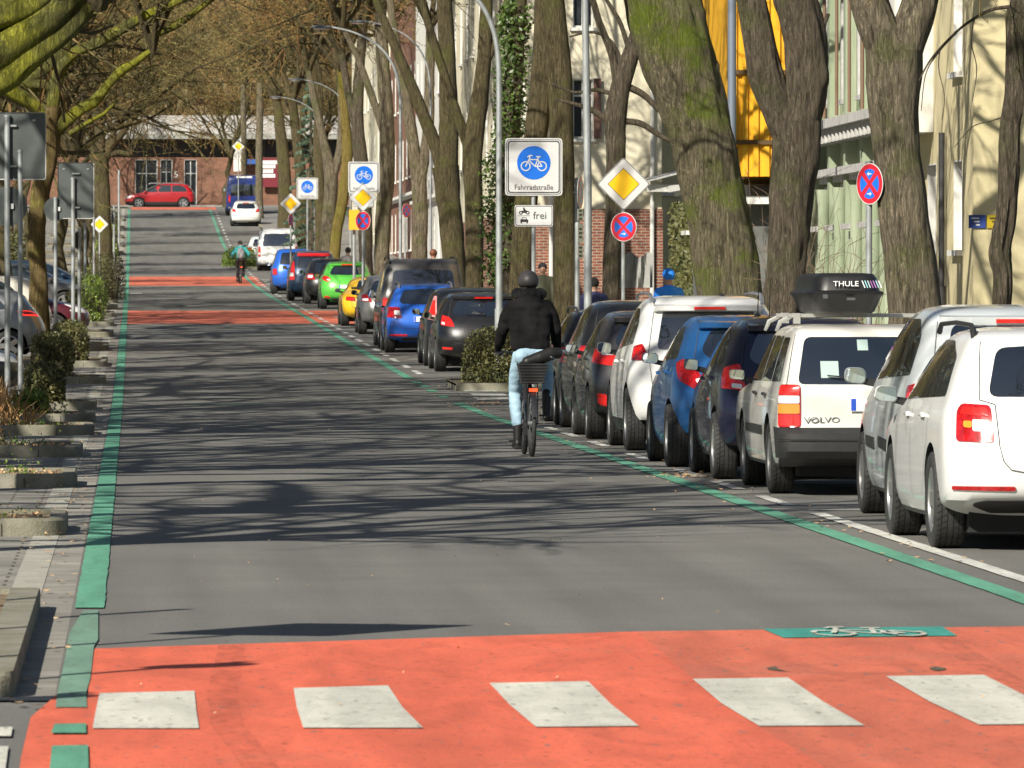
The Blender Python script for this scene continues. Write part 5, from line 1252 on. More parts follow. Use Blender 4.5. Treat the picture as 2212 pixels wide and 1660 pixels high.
for k, (pa, pb) in enumerate(((450, 478), (482, 525), (528, 560))):
    mb = MB(); plate(mb, rect(.42, hz(pa, 108.5)-hz(pb, 108.5)-.02, .02, (hz(pa, 108.5)+hz(pb, 108.5))/2), 0); o = mb.build('information_plate', SW, r)
    mb = MB(); zc = (hz(pa, 108.5)+hz(pb, 108.5))/2
    for j in range(3): mb.box((0, -.003, zc+.06-.06*j), (.2, .002, .03))
    mb.build('plate_marks', SK, o)
r = signpost('middle bicycle street sign half hidden by a yellow diamond above the green hatchback', 786, 199, 0); post(r, hz(350, 199)); bike_sign(r, hz(383, 199), 1.0); frei(r, hz(435, 199))
r = signpost('yellow priority diamond and dark round sign in front of the middle bicycle street sign', 784, 193, 0); post(r, hz(395, 193)); diamond(r, hz(427, 193), .84); e = empty('round_sign', (0, -.02, 0), -.7); e.parent = r; nostop(e, hz(477, 193), .25, nm='sign_face')
r = signpost('far bicycle street sign above the white van', 664, 262, 0); post(r, hz(385, 262)); bike_sign(r, hz(407, 262), .9)
r = signpost('small yellow priority diamond over the roof of the white van', 628, 258, 0); post(r, hz(420, 258)); diamond(r, hz(440, 258), .86); e = empty('round_sign', (0, -.02, 0), 1.1); e.parent = r; nostop(e, hz(475, 258), .2, nm='sign_face')
r = signpost('smallest yellow priority diamond high at the end of the street', 515, 455, 0); post(r, hz(300, 455)); diamond(r, hz(316, 455), .9)
r = signpost('yellow priority diamond on the left side among the grey poles', 215, 281, 0); post(r, hz(470, 281)); diamond(r, hz(485, 281), .78)
r = signpost('small round no stopping sign beside the second curved lamp post', 878, 228, .9); post(r, hz(450, 228)); nostop(r, hz(463, 228), .22)
# left poles, signs seen from behind
def back_rect(root, cz, w, h, x=0):
    mb = MB(); plate(mb, [(a+x, z) for a, z in rect(w, h, .05, cz)], -.004, .004); o = mb.build('sign_plate', ALU, root)
    mb = MB(); 
    P = [(a+x, z) for a, z in rect(w, h, .05, cz)]; Q = [(a+x, z) for a, z in rect(w-.03, h-.03, .04, cz)]; n = len(P)
    mb.add([(a, -.006, z) for a, z in P]+[(a, -.006, z) for a, z in Q]+[(a, .012, z) for a, z in P]+[(a, -.03, z) for a, z in P], [(i, (i+1) % n, n+(i+1) % n, n+i) for i in range(n)]+[(3*n+i, 3*n+(i+1) % n, 2*n+(i+1) % n, 2*n+i) for i in range(n)]); mb.build('rim', mat('rim_white', (.42, .42, .40), .5), o)
    mb = MB(); 
    for z in (cz-h*.3, cz+h*.3): mb.box((x, -.03, z), (.16, .05, .03))
    for sx in (-1, 1): mb.box((x+sx*w*.33, -.012, cz+h*.38), (.05, .012, .03)); 
    mb.build('bracket', GALV, o)
def back_round(root, cz, r=.21):
    mb = MB(); plate(mb, disc(r, cz, 28), -.004, .004); mb.build('round_plate', ALU, root); clamp(root, cz+.07, .1); clamp(root, cz-.07, .1)
    mb = MB(); mb.box((.07, -.03, cz), (.05, .02, .08)); mb.build('sticker', SW, root)
def lpole(label, px, Y, top, signs=(), r=.036, rz=0):
    rr = signpost(label, px, Y, rz, name='sign_post'); post(rr, hz(top, Y), r, -.1)
    e = rr.children[0]; e.location = (0, -.1, 0)
    for s2 in signs: 
        if s2[0] == 'R': back_rect(rr, hz(s2[1], Y), s2[2], s2[3], s2[4] if len(s2) > 4 else 0)
        else: back_round(rr, hz(s2[1], Y), s2[2])
    return rr
lpole('thick grey pole in front of the big grey sign back at the left edge', 44, 107, 325)
r = lpole('big grey sign back with white rim cut by the left edge', 16, 112, 250, [('R', 316, 1.05, 1.02, .06), ('C', 446, .30)], .045)
lpole('grey pole with round grey sign back left of the second square sign', 120, 148, 427, [('C', 452, .235)], .04)
lpole('second square grey sign back with shaded corner on a pole', 158, 155, 385, [('R', 412, .76, 1.18, .06)], .045)
lpole('slim grey pole just right of the second sign back', 167, 168, 492, [('C', 520, .2)], .04, 1.2)
lpole('short slim grey pole left of the yellow diamond', 184, 200, 482, [], .04)
lpole('slim grey pole next to the yellow diamond on the left', 203, 225, 470, [], .035)
lpole('thin far pole beside the far left tree trunk', 244, 330, 445, [('C', 470, .3)], .05, 1.3)
lpole('tall thin white pole before the crossing red car', 257, 395, 368, [('R', 385, .12, .5)], .06)
# shadow casting posts standing left of the frame near the crossing
for lb, x, y, h, kk in (('tall bare post left of the zebra crossing', -2.22, 36.2, 3.0, None), ('square sign on a post left of the crossing', -1.45, 34.0, 3.3, 'R'), ('round sign on a post nearest the camera', -1.85, 30.6, 2.85, 'C'), ('second round sign on a thin post near the camera', -2.6, 27.9, 2.9, 'C')):
    rr = signpost(lb, 0, y, 0, X=x, name='sign_post'); post(rr, h, .035 if kk else .05)
    if kk == 'R': back_rect(rr, h-.45, .95, .95); rr.rotation_euler = (0, 0, -.3)
    if kk == 'C': back_round(rr, h-.25, .21)
# lamps
def street_lamp(label, px, Y, zb=5.45, d=.06, rz=0, arm=True):
    x = gx(px, Y); r = thing('street_lamp', label, 'street lamp', (x, Y, zg(Y)+.1), rz, group='curved steel street lamps')
    mb = MB(); mb.tube([(0, 0, 0), (0, 0, 1.1)], d*1.35, 14); mb.tube([(0, 0, 1.1), (0, 0, zb)], [d*1.05, d*.85], 14); mb.build('pole', GALV, r, smooth=40)
    A = [(0, 0, zb), (-.07, 0, zb+.68), (-.28, 0, zb+1.2), (-.58, 0, zb+1.54), (-.9, 0, zb+1.74), (-1.3, 0, zb+1.9), (-1.75, 0, zb+2.0)]
    P = []
    for i in range(len(A)-1):
        for k in range(4):
            t = k/4; p0 = Vector(A[max(0, i-1)]); p1 = Vector(A[i]); p2 = Vector(A[i+1]); p3 = Vector(A[min(len(A)-1, i+2)])
            P.append(.5*((2*p1)+(p2-p0)*t+(2*p0-5*p1+4*p2-p3)*t*t+(3*p1-p0-3*p2+p3)*t**3))
    P.append(Vector(A[-1])); mb = MB(); mb.tube(P, [d*.85-(d*.35)*i/len(P) for i in range(len(P))], 10); mb.build('arm', GALV, r, smooth=60)
    mb = MB(); mb.ball((-2.0, 0, zb+2.0), (.28, .11, .05), 14, 8); hd = mb.build('lamp_head', mat('lamp_grey', (.2, .21, .21), .4, metal=.5), r, smooth=True)
    mb = MB(); mb.ball((-2.03, 0, zb+1.965), (.19, .08, .035), 12, 6); mb.build('diffuser', WHL, hd, smooth=True); return r
street_lamp('nearest curved street lamp, behind the bicycle street sign', 1078, 137)
street_lamp('curved street lamp whose pole hides behind the trunks left of the ivy', 930, 206, 6.2, .034)
street_lamp('curved street lamp beside the grey van', 865, 188, 5.6, .045)
street_lamp('curved street lamp rising through the twigs over the green hatchback', 757, 272, 5.8, .034)
street_lamp('farthest curved street lamp half lost in twigs', 700, 310, 5.65, .034)
r = thing('street_lamp', 'straight grey lamp post right of the bicycle street sign', 'street lamp', (gx(1270, 105), 105, 0)); mb = MB(); mb.tube([(0, 0, 0), (0, 0, 3.2), (-.09, 0, 9)], [.062, .055, .042], 12); mb.build('pole', GALV, r, smooth=True)
mb = MB(); mb.ball((-.4, 0, 9.05), (.4, .13, .08), 12, 8); mb.build('lamp_head', MATS['lamp_grey'], r, smooth=True)
r = thing('street_lamp', 'blue grey post seen between the big mossy tree and the yellow building', 'street lamp', (gx(1581, 128), 128, 0)); mb = MB(); mb.tube([(0, 0, 0), (0, 0, 10)], .075, 12); mb.build('pole', mat('post_bluegrey', (.17, .2, .25), .5, metal=.3), r, smooth=True)
mb = MB(); mb.ball((-.5, 0, 10.05), (.45, .15, .08), 12, 8); mb.build('lamp_head', MATS['lamp_grey'], r, smooth=True)
r = thing('litter_bin', 'bright yellow box on a post behind the middle diamond sign', 'post box', (gx(765, 205), 205, zg(205)))
mb = MB(); mb.tube([(0, 0, 0), (0, 0, 2.9)], .04, 8); mb.build('post', GALV, r, smooth=True)
mb = MB(); mb.box((0, -.1, hz(475, 205)), (.3, .2, .55), tap=.93); mb.build('box', mat('bin_yellow', (.72, .42, .02), .5), r)
# ---------------------------------------------------------------- trees and plants
def bark(name, c1, c2, moss=None, mamt=.5, scale=1.0):
    if name in MATS: return MATS[name]
    m = bpy.data.materials.new(name); m.use_nodes = True; nt = m.node_tree; N = nt.nodes; L = nt.links; b = N['Principled BSDF']; b.inputs['Roughness'].default_value = .95; b.inputs['Specular IOR Level'].default_value = .2
    tc = N.new('ShaderNodeTexCoord'); mp = N.new('ShaderNodeMapping'); mp.inputs['Scale'].default_value = (1, 1, .13); L.new(tc.outputs['Object'], mp.inputs[0])
    nz = N.new('ShaderNodeTexNoise'); nz.inputs['Scale'].default_value = 26*scale; nz.inputs['Detail'].default_value = 8; nz.inputs['Roughness'].default_value = .68; nz.inputs['Distortion'].default_value = .6; L.new(mp.outputs[0], nz.inputs[0])
    vo = N.new('ShaderNodeTexVoronoi'); vo.feature = 'DISTANCE_TO_EDGE'; vo.inputs['Scale'].default_value = 30*scale
    wp = N.new('ShaderNodeVectorMath'); wp.operation = 'MULTIPLY_ADD'; wp.inputs[1].default_value = (.14, .14, .14); L.new(nz.outputs['Color'], wp.inputs[0]); L.new(mp.outputs[0], wp.inputs[2]); L.new(wp.outputs[0], vo.inputs['Vector'])
    r = N.new('ShaderNodeMapRange'); r.inputs[1].default_value = .36; r.inputs[2].default_value = .62; L.new(nz.outputs['Fac'], r.inputs[0])
    mx = N.new('ShaderNodeMix'); mx.data_type = 'RGBA'; mx.inputs[6].default_value = (*c1, 1); mx.inputs[7].default_value = (*c2, 1); L.new(r.outputs[0], mx.inputs[0]); out = mx.outputs[2]
    if moss:
        n2 = N.new('ShaderNodeTexNoise'); n2.inputs['Scale'].default_value = 1.1; n2.inputs['Detail'].default_value = 9; n2.inputs['Roughness'].default_value = .62; L.new(tc.outputs['Object'], n2.inputs[0])
        r2 = N.new('ShaderNodeMapRange'); r2.inputs[1].default_value = .62-.25*mamt; r2.inputs[2].default_value = .72-.2*mamt; L.new(n2.outputs['Fac'], r2.inputs[0])
        n3 = N.new('ShaderNodeTexNoise'); n3.inputs['Scale'].default_value = 30; n3.inputs['Detail'].default_value = 4; L.new(tc.outputs['Object'], n3.inputs[0])
        ma = N.new('ShaderNodeMath'); ma.operation = 'MULTIPLY'; L.new(r2.outputs[0], ma.inputs[0]); L.new(n3.outputs['Fac'], ma.inputs[1])
        m3 = N.new('ShaderNodeMath'); m3.operation = 'MULTIPLY'; m3.inputs[1].default_value = 1.7; m3.use_clamp = True; L.new(ma.outputs[0], m3.inputs[0])
        m2 = N.new('ShaderNodeMix'); m2.data_type = 'RGBA'; L.new(out, m2.inputs[6]); m2.inputs[7].default_value = (*moss, 1); L.new(m3.outputs[0], m2.inputs[0]); out = m2.outputs[2]
    L.new(out, b.inputs['Base Color'])
    ad = N.new('ShaderNodeMath'); ad.operation = 'MULTIPLY_ADD'; ad.inputs[1].default_value = 2.2; L.new(nz.outputs['Fac'], ad.inputs[0])
    cl = N.new('ShaderNodeMapRange'); cl.inputs[1].default_value = 0; cl.inputs[2].default_value = .12; cl.inputs[4].default_value = .5; L.new(vo.outputs['Distance'], cl.inputs[0]); L.new(cl.outputs[0], ad.inputs[2])
    bp = N.new('ShaderNodeBump'); bp.inputs['Strength'].default_value = .9; bp.inputs['Distance'].default_value = .055; L.new(ad.outputs[0], bp.inputs['Height']); L.new(bp.outputs[0], b.inputs['Normal'])
    MATS[name] = m; return m
BK1 = bark('bark_grey', (.085, .07, .048), (.32, .27, .185), (.15, .16, .06), .4)
BK2 = bark('bark_mossy', (.085, .075, .045), (.27, .23, .145), (.15, .20, .018), .45)
BK3 = bark('bark_brown', (.065, .053, .038), (.205, .168, .118), (.11, .12, .045), .35)
BK4 = bark('bark_olive', (.06, .05, .026), (.185, .15, .08), (.13, .13, .04), .4)
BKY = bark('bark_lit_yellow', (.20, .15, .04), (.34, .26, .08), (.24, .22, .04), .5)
MOSS = bark('moss_bright', (.06, .06, .02), (.17, .165, .05), (.30, .30, .03), .72, .6)
def twigmat(name, cols, rough=.8):
    m = bpy.data.materials.new(name); m.use_nodes = True; nt = m.node_tree; N = nt.nodes; L = nt.links; b = N['Principled BSDF']; b.inputs['Roughness'].default_value = rough; b.inputs['Specular IOR Level'].default_value = .2
    oi = N.new('ShaderNodeObjectInfo'); tc = N.new('ShaderNodeTexCoord'); nz = N.new('ShaderNodeTexNoise'); nz.inputs['Scale'].default_value = .55; nz.inputs['Detail'].default_value = 4; L.new(tc.outputs['Object'], nz.inputs[0])
    n2 = N.new('ShaderNodeTexNoise'); n2.inputs['Scale'].default_value = 9; L.new(tc.outputs['Object'], n2.inputs[0])
    ad = N.new('ShaderNodeMath'); ad.operation = 'MULTIPLY_ADD'; ad.inputs[1].default_value = .5; L.new(n2.outputs['Fac'], ad.inputs[0]); L.new(nz.outputs['Fac'], ad.inputs[2])
    a2 = N.new('ShaderNodeMath'); a2.operation = 'MULTIPLY_ADD'; a2.inputs[1].default_value = .35; L.new(oi.outputs['Random'], a2.inputs[0]); L.new(ad.outputs[0], a2.inputs[2])
    cr = N.new('ShaderNodeValToRGB'); el = cr.color_ramp.elements
    pos = [.62, .78, .92, 1.08]
    mr = N.new('ShaderNodeMapRange'); mr.inputs[1].default_value = .55; mr.inputs[2].default_value = 1.3; L.new(a2.outputs[0], mr.inputs[0])
    el[0].position = 0; el[0].color = (*cols[0], 1); el[1].position = 1; el[1].color = (*cols[-1], 1)
    for i, c in enumerate(cols[1:-1]): e_ = el.new((i+1)/(len(cols)-1)); e_.color = (*c, 1)
    L.new(mr.outputs[0], cr.inputs[0]); L.new(cr.outputs[0], b.inputs['Base Color']); MATS[name] = m; return m
TWG = twigmat('twigs', [(.04, .03, .018), (.10, .08, .035), (.15, .125, .045), (.19, .10, .04), (.22, .12, .05)])
BUD = twigmat('buds', [(.12, .10, .04), (.22, .19, .06), (.26, .24, .08), (.34, .20, .07), (.40, .20, .06)])
TWD = mat('twigs_dark', (.06, .045, .03), .9, var=.3, vs=3)
LEAFG = mat('leaf_green', (.035, .075, .018), .45, col2=(.10, .16, .03), vs=3, spec=.5)
LEAFB = mat('leaf_bright', (.10, .17, .02), .5, col2=(.20, .27, .04), vs=3)
HEDGE = mat('leaf_hedge', (.05, .065, .018), .6, col2=(.13, .12, .035), vs=2.5)
DRYG = mat('dry_grass', (.30, .13, .04), .8, col2=(.50, .34, .14), vs=3)
CONIF = mat('needles_bluegreen', (.04, .075, .045), .7, col2=(.10, .15, .09), vs=4)
def grow(out, p, d, L, r, lvl, mx, rng, P):
    n = [6, 5, 4, 3, 2][lvl]; pts = [p]; rad = [r]; dd = d.copy(); cur = p.copy()
    for i in range(n):
        w = P['wob'][lvl]; dd = (dd + Vector((rng.gauss(0, w), rng.gauss(0, w), rng.gauss(0, w)+P['up'][lvl]))).normalized()
        cur = cur + dd*(L/n); pts.append(cur.copy()); rad.append(r*(1-(.55 if lvl < mx else .6)*(i+1)/n))
    out[lvl].append((pts, rad))
    if lvl >= mx: return
    k = P['n'][lvl]
    for j in range(k):
        t = P['t0'][lvl]+(1-P['t0'][lvl])*(j+rng.random()*.8)/k; f = t*n; i = min(int(f), n-1); q = pts[i].lerp(pts[i+1], f-i); rr = rad[i]+(rad[i+1]-rad[i])*(f-i)
        ax = (pts[i+1]-pts[i]).normalized(); o = ax.orthogonal().normalized(); o = Matrix.Rotation(rng.uniform(0, 2*pi), 3, ax) @ o
        a = radians(rng.uniform(*P['ang'][lvl])); nd = (ax*cos(a)+o*sin(a)).normalized()
        grow(out, q, nd, L*rng.uniform(*P['len'][lvl])*(1-.35*t), rr*P['rr'][lvl], lvl+1, mx, rng, P)
CP = dict(wob=[.12, .14, .18, .22, .25], up=[.12, .07, .03, .0, -.01], n=[7, 8, 8, 6, 0], t0=[.25, .2, .15, .1, 0], ang=[(25, 60), (25, 65), (30, 70), (30, 70), (0, 0)], len=[(.55, .8), (.5, .75), (.4, .65), (.35, .6), (1, 1)], rr=[.55, .55, .5, .6, .5])
def crown_meshes(seed, R0=.14, L=7.0, limbs=5, dens=1.0, minr=.006, mx=3, spread=.75, buds=0, rrs=None):
    rng = random.Random(seed); out = [[] for _ in range(6)]; P = dict(CP); P['n'] = [0]+[max(2, int(x*dens)) for x in CP['n'][1:]]; P['rr'] = rrs or CP['rr']
    for k in range(limbs):
        g = 2*pi*k/limbs+rng.uniform(-.4, .4); e = rng.uniform(.25, spread)
        d = Vector((cos(g)*e*1.2, sin(g)*e*1.2, 1)).normalized(); grow(out, Vector((0, 0, 0)), d, L*rng.uniform(.8, 1.1), R0*rng.uniform(.6, 1), 1, mx, rng, P)
    mb = MB(); tw = MB()
    for lv, S in enumerate(out):
        for pts, rad in S:
            if lv == 1: mb.tube(pts, rad, 8, caps=False)
            elif lv == 2: mb.tube(pts, [max(x, .012) for x in rad], 5, caps=False)
            else: tw.tube(pts, [max(x, minr) for x in rad], 3, caps=False)
    if buds:
        last = out[mx]
        for _ in range(buds):
            pts, rad = rng.choice(last); i = rng.randrange(len(pts)-1); q = pts[i].lerp(pts[i+1], rng.random()); s = rng.uniform(.012, .03)
            a = Vector((rng.gauss(0, 1), rng.gauss(0, 1), rng.gauss(0, 1))).normalized(); b_ = a.orthogonal().normalized()*s; c_ = a*s*1.8
            tw.add([q, q+b_+c_*.5, q+c_, q-b_+c_*.5], [(0, 1, 2, 3)], 1)
    return mb, tw
_cr = {}
def crown(kind):
    if kind in _cr: return _cr[kind]
    k, sd = kind
    if k == 'road': a, b = crown_meshes(sd, .13, 6.4, 6, 1.0, .0075, 4, .95, buds=9000)      # dense twigs arching over the road
    elif k == 'shade': a, b = crown_meshes(sd, .12, 6.4, 5, .62, .009, 3, .85)               # light bare crown
    elif k == 'thick': a, b = crown_meshes(sd, .20, 7.6, 6, .95, .013, 3, .95, rrs=[.6, .62, .62, .6, .5])
    elif k == 'mid': a, b = crown_meshes(sd, .12, 6.0, 5, .85, .006, 4, .8, buds=3000)
    _cr[kind] = (a.mesh('crown_limbs', BK4, True), b.mesh('twigs', [TWG, BUD])); return _cr[kind]
def px_poly(P, Y, m=1.0):
    """photo-traced centre line (px, py, half width px) given real size at distance Y"""
    out = []; rad = []
    for p in P: q = at(p[0], p[1], Y+(p[3] if len(p) > 3 else 0)); out.append(q); rad.append(p[2]*(Y/FP))
    # smooth
    o2 = []; r2 = []
    for i in range(len(out)-1):
        for k in range(8):
            t = k/8; p0 = out[max(0, i-1)]; p1 = out[i]; p2 = out[i+1]; p3 = out[min(len(out)-1, i+2)]
            o2.append(.5*((2*p1)+(p2-p0)*t+(2*p0-5*p1+4*p2-p3)*t*t+(3*p1-p0-3*p2+p3)*t**3)); r2.append(rad[i]+(rad[i+1]-rad[i])*t)
    o2.append(out[-1]); r2.append(rad[-1]); return o2, r2
def limb(mb, pts, rad, base, n=20, rough=.06, seed=0, flare=False):
    V = []; t = (pts[1]-pts[0]).normalized(); a = Vector((1, 0, 0)); a = (a-t*a.dot(t)).normalized()
    for i, p in enumerate(pts):
        t2 = (pts[min(i+1, len(pts)-1)]-pts[max(i-1, 0)]).normalized(); a = (a-t2*a.dot(t2)).normalized(); b = t2.cross(a)
        for k in range(n):
            g = 2*pi*k/n; r = rad[i]; q = p-base
            nz = noise.noise(Vector((cos(g)*1.3+seed, sin(g)*1.3, q.z*1.1)))*rough*1.6 + noise.noise(Vector((cos(g)*5+seed, sin(g)*5, q.z*2.2)))*rough*1.1 + noise.noise(Vector((cos(g)*11+seed, sin(g)*11, q.z*.9)))*rough*.55 + max(0, noise.noise(Vector((cos(g)*1.1+seed*2, sin(g)*1.1+9, q.z*2.6)))-.42)*rough*5
            r *= 1+nz; 
            if flare and q.z < 1.0: r *= 1+.28*(1-max(q.z, 0))**2*(1+.5*sin(g*5+seed))
            V.append(q+a*cos(g)*r+b*sin(g)*r)
    Fs = [(i*n+k, i*n+(k+1) % n, (i+1)*n+(k+1) % n, (i+1)*n+k) for i in range(len(pts)-1) for k in range(n)]
    Fs.append(tuple((len(pts)-1)*n+k for k in range(n))); mb.add(V, Fs)
rt = random.Random(11)
def traced_tree(name, label, Y, lines, m, crowns=(), group=None, n=20, rough=.06, twigs=()):
    """lines[0] is the trunk; the rest are limbs. crowns: (kind, seed, scale) set at the top ends"""
    p0 = px_poly(lines[0], Y)[0][0]; base = Vector((p0.x, Y, zg(Y)))
    root = thing(name, label, 'tree', base, group=group)
    mb = MB(); ends = []
    for i, ln in enumerate(lines):
        pts, rad = px_poly(ln, Y)
        if i == 0: 
            d = pts[0]; pts = [Vector((d.x, d.y, zg(Y)-.2))]+[q for q in pts if q.z > zg(Y)+.1]; rad = [rad[0]*1.08]+rad[-(len(pts)-1):]
        mb.cur = 1 if (i and isinstance(m, list)) else 0; limb(mb, pts, rad, base, n if rad[0] > .06 else 10, rough, seed=i*3.1+Y, flare=(i == 0)); ends.append((pts[-1], rad[-1]))
    mb.build('trunk', m, root, smooth=75)
    rg = random.Random(int(Y*7))
    for (q, r_), c in zip(ends, crowns):
        if not c: continue
        lm, tw = crown((c[0], c[1])); e = link_mesh('crown_limbs', lm, root); e.location = q-base-Vector((0, 0, .1)); e.scale = (c[2],)*3; e.rotation_euler = (0, 0, rg.uniform(0, 6.28))
        f = link_mesh('twigs', tw, e)
    return root
# ---- right side, nearest first
RT = 'bare street trees on the right'
traced_tree('street_tree', 'slim knobbly tree trunk at the right edge of the picture', 72.5, [[(2163, 690, 21), (2168, 600, 19), (2160, 545, 24), (2172, 470, 21), (2180, 380, 22), (2183, 300, 20), (2190, 200, 19), (2192, 150, 18), (2196, 40, 22), (2200, 20, 17), (2206, -60, 15)],
    [(2190, 14, 5), (2140, 22, 4), (2090, 50, 3.4), (2050, 85, 3), (2010, 130, 2.4), (1985, 175, 1.6)], [(2065, 72, 2), (2030, 110, 1.6), (2000, 160, 1.2), (1990, 240, .9)], [(2105, 40, 2), (2098, 90, 1.3), (2110, 150, 1), (2100, 220, .8)], [(2030, 108, 1.5), (2028, 150, 1), (2040, 210, .8), (2035, 260, .7)], [(2178, 250, 2.5), (2140, 262, 1.5), (2100, 275, 1.2), (2060, 320, .8)]], BK3, [('mid', 21, .55)], RT, rough=.2, n=28)
traced_tree('street_tree', 'forked grey trunk standing behind the silver people carrier', 81, [[(1978, 690, 59), (1968, 580, 57), (1952, 460, 54), (1938, 340, 51), (1930, 250, 53), (1930, 170, 58), (1930, 110, 62)], [(1935, 170, 50), (1912, 100, 45), (1884, 20, 43), (1862, -60, 40), (1845, -140, 36)], [(1932, 170, 48), (1958, 90, 42), (1982, 20, 39), (1998, -60, 36), (2015, -140, 32)]], BK1, [None, ('mid', 22, 1.1), ('mid', 23, 1.1)], RT, 48, .06)
traced_tree('street_tree', 'dark forked trunk between the mossy tree and the roof box', 97, [[(1690, 680, 43), (1696, 600, 42), (1704, 500, 44), (1714, 400, 46), (1722, 320, 50), (1722, 262, 52)], [(1712, 300, 38), (1680, 240, 34), (1655, 170, 38), (1640, 90, 34), (1622, 0, 32), (1600, -90, 28)], [(1722, 290, 42), (1740, 210, 44), (1742, 130, 48), (1728, 40, 46), (1705, -50, 42), (1690, -130, 36)],
    [(1775, 95, 9), (1765, 130, 8), (1778, 60, 6), (1790, 30, 4)]], BK3, [None, ('mid', 24, 1.1), ('mid', 25, 1.1)], RT, 44, .075)
traced_tree('street_tree', 'thick leaning tree trunk with bright green moss', 106, [[(1576, 690, 70), (1572, 600, 69), (1560, 500, 68), (1538, 400, 66), (1516, 300, 70), (1488, 200, 75), (1460, 110, 80), (1436, 20, 80), (1415, -70, 76), (1400, -160, 60)]], BK2, [('mid', 26, 1.25)], RT, 60, .07)
traced_tree('street_tree', 'thin forked tree with side branches in front of the cream wall', 131, [[(1316, 690, 19), (1322, 560, 19), (1328, 430, 20), (1330, 330, 21), (1330, 250, 23), (1345, 170, 21), (1372, 90, 18), (1400, 0, 15), (1420, -80, 12)],
    [(1332, 300, 11), (1312, 262, 8), (1278, 238, 6), (1240, 225, 4), (1200, 215, 2)], [(1338, 200, 12), (1322, 120, 9), (1295, 50, 7), (1275, -20, 6)], [(1345, 262, 7), (1385, 268, 7), (1420, 290, 6), (1460, 310, 3)], [(1350, 185, 8), (1390, 205, 7), (1425, 240, 5)], [(1335, 210, 5), (1290, 195, 4), (1240, 200, 3), (1190, 180, 2)], [(1350, 150, 6), (1320, 90, 4), (1280, 70, 3), (1230, 80, 2)], [(1362, 120, 6), (1340, 50, 5), (1310, 0, 4), (1290, -40, 3)]], BK3, [('mid', 27, .8), None, ('mid', 28, .5)], RT, 18, .08)
traced_tree('street_tree', 'straight brown trunk just right of the bicycle street sign', 145, [[(1222, 680, 27), (1222, 560, 26), (1218, 420, 24), (1214, 300, 26), (1208, 160, 27), (1198, 40, 25), (1190, -60, 22)]], BK4, [('mid', 26, 1.0)], RT, 20, .05)
traced_tree('street_tree', 'pale trunk rising behind the bicycle street sign', 152, [[(1122, 680, 24), (1128, 540, 24), (1140, 400, 24), (1158, 290, 25), (1172, 160, 26), (1178, 40, 24), (1176, -60, 20)]], BK4, [('mid', 22, 1.0)], RT, 20, .05)
ivt = traced_tree('street_tree', 'dark trunk wrapped in green ivy left of the bicycle street sign', 165, [[(1092, 650, 22), (1095, 500, 22), (1100, 350, 20), (1108, 200, 20), (1118, 60, 18), (1125, -60, 15)]], BK3, [('mid', 23, 1.0)], RT, 16, .06)
traced_tree('street_tree', 'mossy brown trunk with a long arm reaching up left, by the nearest curved lamp', 184, [[(1026, 650, 20), (1025, 520, 19), (1022, 400, 20), (1022, 310, 23), (1038, 200, 18), (1048, 90, 15), (1052, -20, 13)], [(1018, 330, 14), (995, 270, 11), (968, 190, 10), (940, 100, 9), (915, 20, 8), (895, -50, 7)], [(1042, 150, 9), (1075, 80, 8), (1095, 0, 7)]], BK4, [('mid', 24, 1.0), ('mid', 21, .7)], RT, 16, .07)
traced_tree('street_tree', 'wide forked trunk behind the black cars with a long pale curving limb', 200, [[(986, 640, 24), (978, 520, 25), (968, 420, 27), (962, 360, 29)], [(962, 380, 18), (938, 310, 14), (905, 225, 13), (870, 140, 11), (840, 70, 9), (812, 0, 8), (800, -50, 7)], [(966, 380, 22), (970, 260, 21), (966, 130, 19), (960, 0, 16), (955, -60, 14)]], BK4, [None, ('road', 31, .8), ('mid', 25, 1.0)], RT, 16, .06)
traced_tree('street_tree', 'twin stemmed trunk right of the curved lamp by the grey van', 222, [[(905, 600, 17), (908, 480, 17), (904, 380, 17)], [(902, 390, 14), (888, 280, 13), (868, 170, 11), (850, 60, 9), (842, -20, 8)], [(908, 390, 13), (924, 290, 12), (928, 170, 11), (930, 50, 9)]], BK1, [None, ('road', 32, 1.0), ('mid', 27, 1.0)], RT, 14, .06)
traced_tree('street_tree', 'stout grey trunk just behind the middle bicycle street sign', 240, [[(824, 590, 16), (828, 470, 17), (836, 360, 17), (834, 240, 16), (826, 120, 14), (822, 20, 12)], [(834, 300, 9), (800, 200, 8), (770, 120, 6), (740, 60, 5)]], BK1, [('road', 33, 1.0), ('road', 34, .8)], RT, 14, .06)
traced_tree('street_tree', 'dark trunk close left of the middle bicycle street sign', 254, [[(790, 570, 15), (788, 460, 15), (780, 360, 16), (772, 260, 14), (776, 160, 11), (784, 60, 9)], [(775, 300, 10), (752, 200, 8), (738, 110, 7)]], BK3, [('road', 31, 1.0), ('road', 35, .9)], RT, 12, .06)
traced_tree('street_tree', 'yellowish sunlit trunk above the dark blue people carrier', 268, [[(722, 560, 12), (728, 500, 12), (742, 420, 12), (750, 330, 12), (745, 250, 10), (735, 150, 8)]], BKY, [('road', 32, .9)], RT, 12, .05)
traced_tree('street_tree', 'leaning forked trunk left of the yellowish one', 282, [[(704, 530, 15), (712, 450, 15), (714, 380, 15), (698, 300, 9), (680, 220, 8), (665, 150, 6)], [(716, 390, 11), (735, 320, 9), (738, 230, 8), (730, 140, 7)]], BK1, [('road', 33, .9), ('road', 34, .9)], RT, 12, .05)
traced_tree('street_tree', 'straight trunk in the middle distance right of the spruce', 305, [[(692, 500, 11), (690, 400, 11), (686, 300, 10), (690, 200, 8), (680, 120, 7)]], BK4, [('road', 35, 1.0)], RT, 12, .05)
